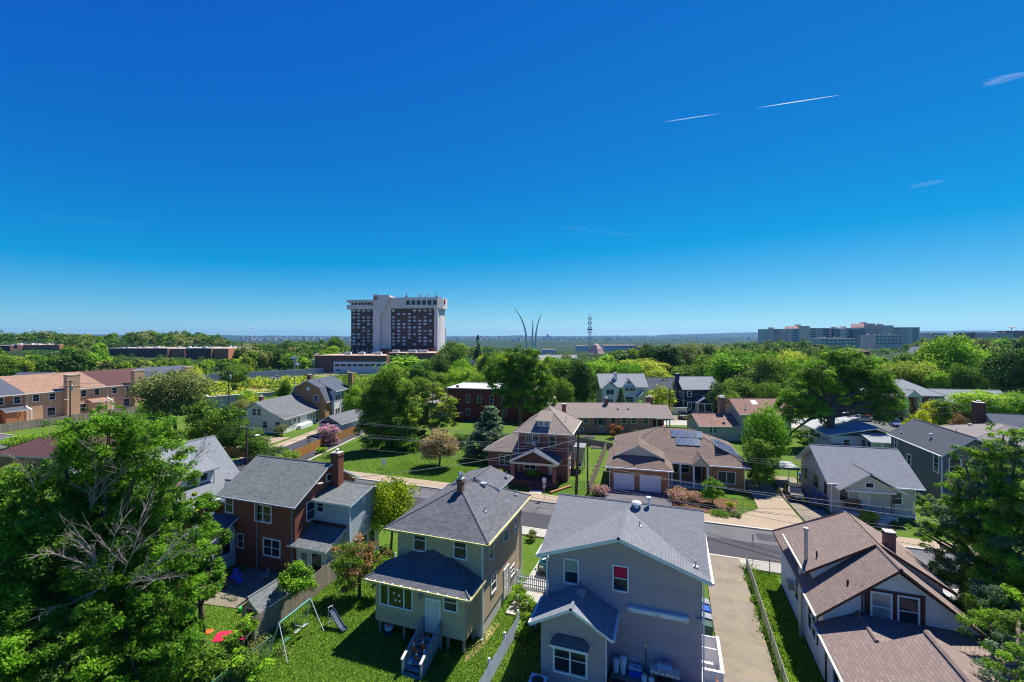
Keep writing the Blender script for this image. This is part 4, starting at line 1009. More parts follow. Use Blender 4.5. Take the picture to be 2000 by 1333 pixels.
def house_long_ranch():
    h = House('ranch_house', 'long low salmon brick house with faded taupe roof and three brick chimneys', 'house', dp(1072, 92.5), R(17.5))
    B = M['br_ranch']; T = [M['sh_ranch'], M['offwhite']]
    m = h.mb(); gwall(m, .4, 21.2, .7, 9.0, 0, 3.3, 5.0, 'x'); wallbox(m, 21.2, 24.6, 2.2, 9, 0, .9); h.part('wall', m, B)
    m = h.mb(); gable(m, -.2, 21.7, 0, 9.8, 3.35, 5.6, 'x', .16); h.part('roof', m, T)
    m = h.mb(); gable(m, 21.3, 25.3, .3, 9.4, 3.1, 5.25, 'x', .16); h.part('side_porch_roof', m, T)
    for x in (22.0, 24.6):
        m = h.mb(); m.box(x-.1, .8, 0, x+.1, 1.0, 3.1); h.part('porch_post', m, M['offwhite'])
    m = h.mb(); wallbox(m, 21.2, 24.5, 4.5, 9, .9, 3.2); h.part('porch_screen', m, M['br_dark'])
    for px, w, hh in ((1145, .9, .9), (1219, .9, 1.0), (1238, .95, 1.1), (1261, .95, 1.2)): h.winpx('S', px, 822, .7, w=w, h=hh)
    x, z = h.S(1172, 823, .7); h.win('S', x, .7, z, 1.1, 1.5, 'fixed')
    for s in (-.85, .85):
        m = h.mb(); m.box(x+s-.2, .62, z-.8, x+s+.2, .69, z+.8); h.part('shutter', m, M['si_navy'])
    x, z = h.S(1198, 823, .7); h.door('S', x, .7, z-1.1, mat='door_dark'); 
    for i, px in enumerate((1135, 1176)): h.win('S', h.S(px, 845, .7)[0], .7, .8, .9, .5)
    h.gutter((-.2,-.07,3.25),(21.7,-.07,3.25),'offwhite')
    for px, py in ((1083, 797), (1184, 793)):
        x, z = h.S(px, py, 4.4); h.chimney(x, 4.4, 4.6, 6.6, .65, .65, 'br_sq', 1)
    x, z = h.S(1268, 795, 6.5); h.chimney(x, 6.5, 4, 6.6, 1.4, .7, 'br_sq', 2)
    for px in (1111, 1131, 1155, 1186, 1207, 1227): x, z = h.S(px, 803, 2.8); h.vent(x, 2.8, 4.6, 'box' if px in (1207, 1227) else 'pipe', .2)
house_long_ranch()

def house_colonial():
    h = House('two_storey_house', 'white two storey house with pale roof, two front gables and white chimney', 'house', dp(1172, 127), R(18))
    W = M['si_white']; T = [M['sh_light'], M['white']]
    m = h.mb(); gwall(m, .3, 13.0, .6, 9.5, 0, 5.6, 8.0, 'x'); h.part('wall', m, W)
    m = h.mb(); gable(m, -.1, 13.5, 0, 10.1, 5.5, 8.9, 'x', .17); h.part('roof', m, T)
    m = h.mb(); gwall(m, .4, 4.6, -1.5, 2, 0, 5.2, 6.9, 'y'); h.part('front_gable_wall', m, W)
    m = h.mb(); gable(m, 0, 5.1, -1.9, 4.2, 5.2, 7.3, 'y', .15); h.part('front_gable_roof', m, T)
    m = h.mb(); gwall(m, 6.4, 9.8, .3, 3, 5.0, 5.6, 7.5, 'y'); h.part('wall_dormer', m, W)
    m = h.mb(); gable(m, 6.2, 10, .15, 4.0, 5.5, 7.75, 'y', .1); h.part('wall_dormer_roof', m, T)
    m = h.mb(); gable(m, 10.2, 13.6, -1.5, .6, 2.8, 4.5, 'y', .14); h.part('entry_roof', m, T)
    m = h.mb(); m.prism([(10.5,-1.2,2.8),(13.3,-1.2,2.8),(11.9,-1.2,4.2)], (0,.1,0)); h.part('entry_gable', m, M['si_cream'])
    for x in (10.6, 13.2):
        m = h.mb(); m.box(x-.08, -1.3, 0, x+.08, -1.1, 2.8); h.part('entry_post', m, M['white'])
    h.win('S', 1.95, -1.5, 4.3, .8, 1.2, frame='stairwood'); h.win('S', 3.0, -1.5, 4.3, .8, 1.2, frame='stairwood')
    h.win('S', 7.5, .3, 5.0, .8, 1.1); h.win('S', 8.7, .3, 5.0, .8, 1.1); h.win('S', 8.1, .3, 6.7, .7, .4, 'fixed'); h.win('S', 8.2, .6, 2.0, 2.2, 1.3, 'hung2')
    h.win('S', 2.5, -1.5, 1.7, 1.5, 1.2, 'hung2')
    m = h.mb(); m.box(9.3, .22, 4.4, 9.65, .29, 5.6); h.part('shutter', m, M['black'])
    h.chimney(4.9, 3.2, 5, 9.3, .9, .9, 'white', 0)
    h.door('S', 11.9, .6, .2)
house_colonial()

def house_navy():
    h = House('two_storey_house', 'navy blue two storey house with grey roof and white gabled porch', 'house', dp(1333, 117), R(19))
    W = M['si_navy']; T = [M['sh_light'], M['white']]
    m = h.mb(); gwall(m, .3, 9.3, .6, 8.2, 0, 6.0, 8.2, 'x'); h.part('wall', m, W)
    m = h.mb(); gable(m, -.05, 9.7, 0, 8.8, 6.05, 9.0, 'x', .16); h.part('roof', m, T)
    for x, z in ((2.0, 4.8), (7.5, 4.8), (2.0, 1.9)): h.win('S', x, .6, z, .85, 1.3, fw=.16)
    m = h.mb(); gable(m, 2.8, 7.4, -1.9, .6, 2.8, 4.2, 'y', .2); h.part('porch_roof', m, T)
    m = h.mb(); m.prism([(3.1,-1.6,2.75),(7.1,-1.6,2.75),(5.1,-1.6,4.0)], (0,.1,0)); h.part('porch_gable', m, M['si_navy'])
    m = h.mb(); m.box(3.0,-1.8,2.55,7.2,-1.6,2.75); h.part('porch_beam', m, M['white'])
    for x in (3.15, 7.0, 5.0):
        m = h.mb(); m.box(x-.08, -1.75, .4, x+.08, -1.6, 2.6); h.part('porch_post', m, M['white'])
    m = h.mb(); m.box(2.9,-1.9,0,7.3,.6,.4); h.part('porch_floor', m, M['stone'])
    m = h.mb()
    for i in range(4): m.box(4.8, -2.3-i*.4, 0, 6.2, -1.9-i*.4, .35-i*.08)
    h.part('porch_steps', m, M['stone'])
    h.door('S', 4.0, .6, .4); h.win('S', 5.8, .6, 1.6, .9, 1.3); h.win('S', 8.2, .6, 1.9, .85, 1.3, fw=.16)
    h.downpipe(.35,.5,0,6); h.downpipe(9.25,.5,0,6); h.gutter((-.05,-.06,6),(9.7,-.06,6))
    h.chimney(-.1, 3.6, 0, 9.8, .9, 1.0, 'si_navy', 0); h.win('W', 2.2, .3, 4.8, .7, 1.3, fw=.14)
    m = h.mb(); m.box(-5, -2.5, 0, .2, -2.4, 1.7); m.box(-5.1, -2.55, 1.7, .25, -2.35, 1.78); h.part('screen_fence', m, M['white'])
house_navy()

def house_sage():
    h = House('split_level_house', 'sage green split level house with rusty pink roofs and brick chimney', 'house', dp(1367, 86), R(17))
    W = M['si_sage']; T = [M['sh_pink'], M['offwhite']]
    m = h.mb(); gwall(m, .3, 7.6, .4, 8.0, 0, 2.7, 3.9, 'x'); h.part('low_wall', m, W)
    m = h.mb(); gable(m, -.2, 7.6, 0, 8.4, 2.8, 4.5, 'x', .15); h.part('low_roof', m, T)
    m = h.mb(); gwall(m, 7.6, 17, .2, 8.6, 0, 5.0, 6.9, 'x'); h.part('tall_wall', m, W)
    m = h.mb(); gable(m, 7.2, 17.5, -.3, 9.1, 5.1, 7.5, 'x', .15); h.part('tall_roof', m, T)
    h.chimney(6.2, 5.2, 0, 7.6, 1.1, 1.3, 'br_ranch', 3)
    for x in (2.2, 3.0): h.win('S', x, .4, 2.0, .55, 1.0, fw=.08)
    h.win('S', 8.7, .2, 1.5, .6, 1.2); h.win('S', 12, .2, 1.5, .8, 1.2); h.win('S', 12, .2, 4.0, .8, 1.1); h.win('W', 3.5, .3, 1.6, .7, 1.1, fw=.05)
    h.vent(9.0, 1.2, 6.0, 'pipe', .9); h.vent(10.2, 4.4, 7.5, 'pipe', .6)
    m = h.mb(); m.prism([(11.0,2.6,6.65),(12.0,2.6,6.65),(12.0,3.6,7.15),(11.0,3.6,7.15)], (0,0,-.1)); h.part('skylight', m, M['galv'])
    m = h.mb(); m.cyl((5.2,1.6,3.4),(5.2,1.6,4.2),.03,n=6); m.lathe((5.2,1.4,4.1),[(.02,0),(.25,.1),(.32,.14)],12); h.part('satellite_dish', m, M['galv'])
    h.gutter((-.2,-.06,2.7),(7.6,-.06,2.7),'offwhite'); h.gutter((7.2,-.36,5.0),(17.5,-.36,5.0),'offwhite')
house_sage()

def house_gambrel():
    h = House('gambrel_house', 'tall ochre brick house with barn shaped roof, white porch tower and slender chimney', 'house', (-84.1, 82.4), R(12))
    B = M['br_ochre']; T = [M['sh_slate'], M['white']]
    prof = [(-.1,4.6),(1.7,8.0),(4.8,9.6),(7.9,8.0),(9.7,4.6)]
    m = h.mb(); m.prism([(.4,.4,0),(9.2,.4,0),(9.2,.4,4.8),(7.7,.4,7.8),(4.8,.4,9.3),(1.9,.4,7.8),(.4,.4,4.8)], (0,10.5,0)); h.part('wall', m, B)
    m = h.mb()
    for i in range(4):
        (xa,za),(xb,zb) = prof[i], prof[i+1]; m.prism([(xa,0,za),(xa,11.6,za),(xb,11.6,zb),(xb,0,zb)], (0,0,-.2), 0, 1)
    h.part('roof', m, T)
    # rear shed extension towards the side street
    m = h.mb(); m.prism([(4.8,2.7,9.65),(10.6,2.7,6.8),(10.6,9.9,6.8),(4.8,9.9,9.65)], (0,0,-.18), 0, 1); h.part('side_roof', m, T)
    m = h.mb(); wallbox(m, 7.8, 9.9, 3.1, 9.4, 0, 6.85); h.part('porch_tower', m, M['si_white'])
    for z in (1.9, 5.0):
        for v in (4.0, 5.1, 7.0, 8.1): h.win('E', v, 9.9, z, .75, 1.2)
        h.win('S', 8.9, 3.1, z, .9, 1.2)
    h.chimney(10.4, 10.3, 0, 10.6, 1.1, 1.0, 'br_ochre', 0); h.chimney(3.6, 3.2, 8, 10.6, .8, .8, 'br_sq', 0)
    m = h.mb(); m.cyl((5,.38,7.6),(5,.3,7.6),.45,n=16); h.part('round_attic_vent', m, M['white'])
    for x, z in ((2.6, 5.3), (6.9, 5.3), (2.4, 1.8), (6.8, 1.8)): h.win('S', x, .4, z, .9, 1.3, fw=.13)
    m = h.mb(); wallbox(m, 1.6, 6.0, -1.8, .4, 2.9, 3.5); m.box(1.7,-1.7,0,1.9,-1.5,2.9); m.box(5.7,-1.7,0,5.9,-1.5,2.9); h.part('balcony', m, M['white'])
    h.vent(6.0, 3.6, 9.1, 'box'); h.vent(8.5, 6.5, 7.9)
    m = h.mb(); m.box(11.2, 9, 2.6, 14.5, 13, 2.8)
    for x in (14.4, 17.3):
        for y in (9.2, 12.8): m.box(x-.08,y-.08,0,x+.08,y+.08,2.6)
    h.part('patio_cover', m, M['grey_metal'])
house_gambrel()

def house_cottage():
    h = House('cottage', 'cream cottage with wide grey roof and many small windows behind the orange fence', 'house', (-86.2, 68.6), R(12))
    W = M['si_cream']; T = [M['sh_light'], M['white']]
    T = [M['sh_cot'], M['white']]
    xm = 6.5
    m = h.mb(); m.prism([(.6,.5,0),(12.4,.5,0),(12.4,.5,2.9),(9.5,.5,4.3),(xm,.5,6.1),(.6,.5,2.9)], (0,12,0)); h.part('wall', m, W)
    m = h.mb()
    for (xa,za),(xb,zb) in (((-.2,2.9),(xm,6.4)),((xm,6.4),(9.6,4.6)),((9.6,4.6),(13,3.05))): m.prism([(xa,0,za),(xa,13,za),(xb,13,zb),(xb,0,zb)], (0,0,-.16), 0, 1)
    h.part('roof', m, T)
    for v in (1.2, 2.6, 4.4, 5.9, 9.4, 10.4, 11.5): h.win('E', v, 12.4, 1.75, .6, 1.1, frame='white')
    for x, z, w in ((6.0, 4.3, .55), (7.1, 4.3, .55), (8.4, 1.8, .8), (11.2, 1.7, .8), (3, 1.8, .8)): h.win('S', x, .5, z, w, 1.1, frame='stairwood')
    m = h.mb(); wallbox(m, 12.4, 13.4, 5, 9.5, 0, .8); m.bar((12.9,3.6,.1),(12.9,5.0,1.3),.08,.15); m.bar((12.6,3.6,1.0),(12.6,5.0,2.1),.06); h.part('side_steps', m, M['white'])
    h.chimney(4.6, 4.6, 4.5, 6.9, .8, .7, 'br_sq', 1)
    for a in ((9.3, 4.0), (9.9, 5.4), (8.0, 2.2), (9.8, 6.8), (11.0, 8.2), (5.6, 3.2)): h.vent(a[0], a[1], 6.4-(a[0]-xm)*.57 if a[0] > xm else 5.9)
house_cottage()

def garage():
    h = House('detached_garage', 'low garage with grey hip roof beside the pink flowering bush', 'garage', (-66.9, 72.7), R(3))
    m = h.mb(); wallbox(m, .4, 5.4, .4, 9.6, 0, 2.4); h.part('wall', m, M['si_cream'])
    m = h.mb(); gable(m, -.1, 5.9, 0, 10.2, 2.5, 4.0, 'y', .15); h.part('roof', m, [M['sh_cot'], M['white']])
    m = h.mb(); m.prism([(.4,.35,2.4),(5.4,.35,2.4),(2.9,.35,3.7)], (0,.2,0)); h.part('gable_board', m, M['si_navy'])
    g = h.mb(); g.box(1.2, .3, 0, 4.4, .36, 2.1); h.part('garage_door', g, M['br_dark'])
garage()

def house_flat_brick():
    h = House('apartment_building', 'deep red brick two storey flat roofed building behind the spruce', 'building', (-50.5, 97.5), R(6))
    m = h.mb(); wallbox(m, 0, 21, 0, 12, 0, 7.3); h.part('wall', m, M['br_flat'])
    m = h.mb(); m.box(-.15,-.15,7.3,21.15,.25,7.5); m.box(-.15,11.8,7.3,21.15,12.15,7.5); m.box(-.15,.25,7.3,.25,11.8,7.5); m.box(20.8,.25,7.3,21.15,11.8,7.5); h.part('parapet', m, M['white'])
    m = h.mb(); m.box(.25,.25,7.31,20.8,11.8,7.36); h.part('roof', m, M['stone'])
    for x in (5.2, 8.0, 11.0, 14, 17): h.win('S', x, 0, 5.0, .85, 1.7, frame='offwhite')
    for x in (5.2, 11, 14): h.win('S', x, 0, 1.9, .85, 1.5, frame='offwhite')
    h.chimney(2.2, 1.0, 7, 8.0, .5, .5, 'br_flat', 0); h.win('E', 3, 21, 5, .85, 1.6)
    m = h.mb(); m.box(1.2,-3.2,1.3,5.0,-.05,1.45); m.box(1.2,-3.2,2.2,5.0,-3.1,2.28)
    for x in (1.3,3.1,4.9): m.box(x-.06,-3.2,0,x+.06,-3.08,2.25)
    for i in range(5): m.box(1.3+i*.9,-3.18,1.45,1.36+i*.9,-3.12,2.2)
    for i in range(5): m.box(.9-i*.3,-3,1.15-i*.25,1.2-i*.3,-1.5,1.25-i*.25)
    h.part('rear_deck', m, M['deck_red'])
house_flat_brick()
# ------------------------------------------------------------------ middle distance buildings
def townhouses():
    # row along v, street fronts at x = -160, rear walls face +x
    specs = [('sh_orange', 62.0, 78.0, 'br_tan', 'sandy orange'), ('sh_maroon', 78.0, 91.5, 'br_tan', 'maroon'), ('sh_slate', 91.5, 106, 'br_tan', 'slate blue'), ('sh_slate', 47.5, 62.0, 'br_orange', 'slate grey')]
    for i, (rf, y0, y1, wl, col) in enumerate(specs):
        place = ['nearest the left edge', 'right of the sandy orange roofed one', 'half behind the airy tree', 'cut by the left edge of the picture'][i]
        h = House('townhouse', f'tan brick townhouse with {col} roof, {place}', 'townhouse', (-141, y0, 0), 0, 'tan brick townhouses')
        m = h.mb(); wallbox(m, -162, -141, y0+.02, y1-.02, 0, 6.4); h.part('wall', m, M[wl])
        m = h.mb(); m.prism([(-140.5,y0,6.5),(-140.5,y1,6.5),(-152,y1,10.1),(-152,y0,10.1)], (0,0,-.2), 0, 1); m.prism([(-163,y0,6.5),(-163,y1,6.5),(-152,y1,10.1),(-152,y0,10.1)], (0,0,-.2), 0, 1); h.part('roof', m, [M[rf], M['offwhite']])
        yc = (y0+y1)/2
        h.chimney(-140.2, yc+.4, 0, 10.2, 1.5, 2.6, wl, 0)
        for v in (y0+2.0, y0+5.0, yc+3.2, yc+6.0):
            if v < y1-.8: h.win('E', v, -141, 5.2, 1.1, 1.5, fw=.12)
        for v in (y0+4.8, yc+3.0): h.win('E', v, -141, 1.6, 1.5, 1.9, fw=.12)
        m = h.mb(); m.prism([(-141,y1-4.2,3.7),(-138.6,y1-4.2,3.0),(-138.6,y1-.4,3.0),(-141,y1-.4,3.7)], (0,0,-.15), 0, 1); h.part('porch_roof', m, [M[rf], M['white']])
        m = h.mb(); wallbox(m, -141, -138.9, y1-4, y1-2.2, 0, 2.9); h.part('porch_wall', m, M[wl])
        h.downpipe(-140.9, y0+.4, 0, 6.3)
        h.gutter((-140.42,y0,6.35),(-140.42,y1,6.35))
        m = h.mb(); m.bar((-140.7,y0+.1,3.6),(-138.4,y0+.1,2.9),.3,.1); m.box(-138.6,y0,0,-138.4,y0+.2,2.9); h.part('porch_divider', m, M['white'])
        if i < 2:
            m = h.mb(); c = Vector((-138.8, y0+6.8+(4.5 if i else 0), 4.1)); m.lathe(c, [(.05,0),(.5,.15),(.65,.28)], 14); m.cyl(c+Vector((0,0,-.5)), c, .04, n=6); h.part('satellite_dish', m, M['galv'])
    # far row of roofs
    far = [('slate grey', 'sh_slate', 0, 70, 'leftmost'), ('maroon', 'sh_maroon', 76, 158, 'beside the slate grey one'), ('orange', 'sh_orange', 172, 228, 'centre'), ('slate blue', 'sh_slate', 228, 282, 'rightmost')]
    for (col, rf, pa, pb, w) in far:
        a = dp(pa, 128); b = dp(pb, 128); wd = (b-a).length
        h = House('townhouse', f'far row townhouse with only its {col} roof showing, {w}', 'townhouse', a, YAW, 'far row of townhouses')
        m = h.mb(); wallbox(m, 0, wd-.1, 0, 10, 0, 6.6); h.part('wall', m, M['br_orange'])
        m = h.mb(); gable(m, 0, wd, -.4, 10.4, 6.6, 9.2, 'x', .15); h.part('roof', m, [M[rf], M['white']]); h.vent(wd*.4, 4, 9)
    # dark hip roof close on the left behind the big tree
    h = House('detached_garage', 'low garage with maroon brown hip roof behind the top of the big left tree', 'garage', dp(-20, 66), R(10))
    m = h.mb(); wallbox(m, .5, 13.5, .5, 9, 0, 2.6); h.part('wall', m, M['br_orange'])
    m = h.mb(); hip(m, 0, 14, 0, 9.5, 2.7, 5.0); h.part('roof', m, [M['sh_maroon'], M['offwhite']])
    h = House('retaining_wall', 'pale ribbed concrete retaining wall left of the tall tree by the highway', 'wall', dp(408, 112), R(60))
    m = h.mb(); m.box(0, 0, 0, 17, .5, 4.6)
    for i in range(6): m.box(i*3.1, -.15, 0, i*3.1+.35, 0, 4.6)
    m.box(-.1,-.2,4.6,17.1,.6,4.85); m.box(0,.5,0,.5,12,4.6)
    h.part('wall', m, M['stone'])
townhouses()

def simple_house(label, pxl, pxr, Y, ztop, zeave, wall, roof, rot=None, depth=9, axis='x', wins=((.25, 1.6), (.7, 1.6)), cat='house', name='house', chim=None, group=None, h_win=1.2):
    rot = YAW if rot is None else rot
    a, b = dp(pxl, Y), dp(pxr, Y); w = (b-a).length
    h = House(name, label, cat, a, rot, group)
    m = h.mb()
    if axis == 'hip': wallbox(m, .4, w-.4, .4, depth-.4, 0, zeave)
    else: gwall(m, .4, w-.4, .4, depth-.4, 0, zeave-.05, ztop-.45, axis)
    h.part('wall', m, M[wall])
    m = h.mb()
    if axis == 'hip': hip(m, 0, w, 0, depth, zeave+.1, ztop)
    else: gable(m, 0, w, 0, depth, zeave, ztop, axis, .16)
    h.part('roof', m, [M[roof], M['white']])
    for fx, z in wins: h.win('S', fx*w, .4, z, min(1.1, w*.12), h_win, fw=.14)
    if chim: h.chimney(chim[0]*w, depth*.5, zeave, ztop+chim[1], .9, .9, chim[2] if len(chim) > 2 else 'br_sq', 1)
    return h
h = simple_house('red brick two storey house with grey hip roof, right of the spreading tree', 1733, 1835, 107, 9.2, 5.8, 'br_red', 'sh_light', R(12), 11, 'hip', ((.55, 4.2), (.78, 4.2), (.92, 4.2), (.2, 4.2)), h_win=1.5)
m = h.mb(); gable(m, 3.4, 7.0, -1.0, 3.5, 5.6, 7.2, 'y', .14); h.part('entry_gable_roof', m, [M['sh_light'], M['offwhite']])
m = h.mb(); m.prism([(3.6,-.8,5.6),(6.8,-.8,5.6),(5.2,-.8,7.0)], (0,.2,0)); m.box(3.6,-.8,0,4.0,.4,5.6); m.box(6.4,-.8,0,6.8,.4,5.6); h.part('entry_wall', m, M['si_cream'])
m = h.mb(); m.prism([(6.9,-.9,3.0),(12.2,-.9,3.0),(12.2,.4,3.6),(6.9,.4,3.6)], (0,0,-.14), 0, 1); h.part('porch_roof', m, [M['sh_slate'], M['white']])
for x in (8, 10, 12):
    m = h.mb(); m.box(x-.12,-.8,0,x+.12,-.6,2.9); h.part('porch_post', m, M['white'])
h = simple_house('brick ranch house with pale grey gabled roof and blue grey gable end', 1836, 1965, 104, 7.2, 4.2, 'br_red', 'sh_light', R(8), 10, 'x', ((.12, 3.0),))
m = h.mb(); m.prism([(.34,.4,4.2),(.34,9.6,4.2),(.34,5,6.7)], (-.08,0,0)); h.part('gable_board', m, M['si_grey'])
h.win('W', 3, .4, 3.0, 1.1, 1.2)
simple_house('small white garage with pale silver roof left of the white colonial house', 1073, 1128, 118, 6.2, 3.2, 'si_white', 'sh_white', None, 8, 'hip', ())
h = simple_house('low house with brown and tan roof, among trees left of the red flat roofed building', 828, 886, 112, 5.0, 3.4, 'si_cream', 'sh_ranch', R(10), 9, 'x', ()); h.vent(3, 3, 4.6)
h = simple_house('dark slate roof of a house between the white colonial and the navy house', 1262, 1332, 142, 6.4, 3.0, 'si_grey', 'sh_slate', None, 10, 'x', ()); h.vent(5.5, 2.5, 4.6, 'box')
simple_house('pale grey roof peeking above trees behind the navy house', 1338, 1372, 175, 7.0, 4.0, 'si_grey', 'sh_white', None, 8, 'hip', (), chim=(.6, 1.2, 'white'))
# small roofs on the far slope at the right
simple_house('white house with dark roof on the far slope, below the apartment complex', 1638, 1662, 285, 11.5, 7.5, 'si_white', 'sh_slate', None, 10, 'y', ((.5, 5),))
simple_house('terracotta red brick building with flat hip roof on the far slope', 1655, 1700, 290, 11.5, 9.5, 'br_red', 'sh_red', None, 12, 'hip', ((.2, 6.5), (.5, 6.5), (.8, 6.5)))
simple_house('white gabled house in front of the terracotta building on the far slope', 1665, 1698, 262, 8.6, 5.2, 'si_white', 'sh_light', None, 9, 'x', ((.3, 4), (.7, 4)))
simple_house('house with pinkish brown roof on the far slope', 1690, 1722, 235, 6.2, 3.0, 'si_cream', 'sh_pink', None, 9, 'x', ((.4, 2.0),))
h = simple_house('pale blue gabled house with white porch on the far slope', 1700, 1752, 220, 6.6, 2.6, 'si_blue', 'sh_light', None, 10, 'y', ((.3, 2.0), (.75, 2.0)))
simple_house('white cottage roof between trees at the far right', 1790, 1812, 300, 12.4, 7.0, 'si_white', 'sh_white', None, 8, 'y', ((.5, 5),))
simple_house('small white house beside dark conifer on the far slope at right', 1755, 1786, 260, 6.0, 3.0, 'si_white', 'sh_pink', None, 8, 'x', ((.5, 2),))
simple_house('pale roofed warehouse half hidden by trees at the right edge', 1885, 1960, 150, 7.0, 5.0, 'si_blue', 'sh_white', None, 12, 'x', ())
simple_house('long grey roofed building with white gables behind the central trees', 1050, 1130, 235, 9.5, 6.0, 'si_white', 'sh_light', None, 14, 'x', ((.2, 4), (.5, 4), (.8, 4)), 'building', 'long_building')
simple_house('white gabled house left of the long grey roofed building', 1030, 1062, 228, 8.6, 5.6, 'si_white', 'sh_light', None, 10, 'y', ((.5, 4),))

def flat_building(label, pxl, pxr, Y, z1, wall, name='brick_building', cat='building', z0=0, depth=40, rot=None, bands=(), clutter=0, seed=1, trim=None, winrows=()):
    a, b = dp(pxl, Y), dp(pxr, Y); w = (b-a).length
    h = House(name, label, cat, (a.x, a.y, 0), YAW if rot is None else rot)
    m = h.mb(); m.box(0, 0, z0-2, w, depth, z1); h.part('wall', m, M[wall])
    m = h.mb(); m.box(.4, .4, z1, w-.4, depth-.4, z1+.08); h.part('roof', m, M['roofing'])
    if trim:
        m = h.mb(); m.box(-.1,-.1,z1,w+.1,.35,z1+.35); m.box(-.1,.35,z1,.35,depth,z1+.35); m.box(w-.35,.35,z1,w+.1,depth,z1+.35); h.part('parapet', m, M[trim])
    r2 = random.Random(seed)
    for i in range(clutter):
        m = h.mb(); x, y = r2.uniform(.05, .95)*w, r2.uniform(2, depth-4); s = r2.uniform(.8, 2.2); m.box(x, y, z1, x+s, y+s, z1+r2.uniform(.6, 1.5)); m.box(x+.1*s,y+.1*s,z1,x+.5*s,y+.6*s,z1+.5); h.part('rooftop_unit', m, M[['galv', 'white', 'stone'][i % 3]])
    for (z, hh, n, mt) in winrows:
        for i in range(n):
            m = h.mb(); st = w/n; m.box(i*st+st*.14, -.06, z, (i+1)*st-st*.14, .1, z+hh); o = h.part('window', m, M['grey_metal'])
            m = h.mb(); m.box(i*st+st*.17, -.09, z+.1, (i+1)*st-st*.17, -.06, z+hh-.1); h.part('pane', m, M[mt], o)
    return h, w
M['roofing'] = m_plain('sandy_flat_roofing', (.42, .3, .22), .95, var=.2, scale=.1)
M['concrete_b'] = m_plain('white_panel_concrete', (.66, .61, .61), .8, var=.06, scale=.3)
M['br_store'] = m_brick('brown_store_brick', (.14, .075, .06), (.19, .1, .08), (.12, .09, .08), w=1.2, h=.5)
M['orange_b'] = m_plain('orange_stucco', (.5, .2, .1), .9, var=.12, scale=.2)
flat_building('long dark brown brick store with flat roof, left of the highway trees', 213, 327, 330, 10.2, 'br_store', clutter=16, trim='white', winrows=((1.5, 2.5, 6, 'glass'),))
flat_building('dark brown end block of the long flat roofed store', 362, 412, 325, 10.4, 'br_store', clutter=5, seed=3, trim='white')
flat_building('orange stuccoed middle block of the long flat roofed store', 328, 361, 333, 10.0, 'orange_b', clutter=5, seed=5)
flat_building('orange stuccoed right end of the long flat roofed store', 413, 446, 328, 10.3, 'orange_b', clutter=4, seed=6)
flat_building('low orange roofed building at the far left among trees', 18, 116, 360, 12.2, 'orange_b', clutter=14, seed=9)
flat_building('dark maroon low block at the far left edge', -30, 20, 350, 12, 'br_store', clutter=5, seed=10)

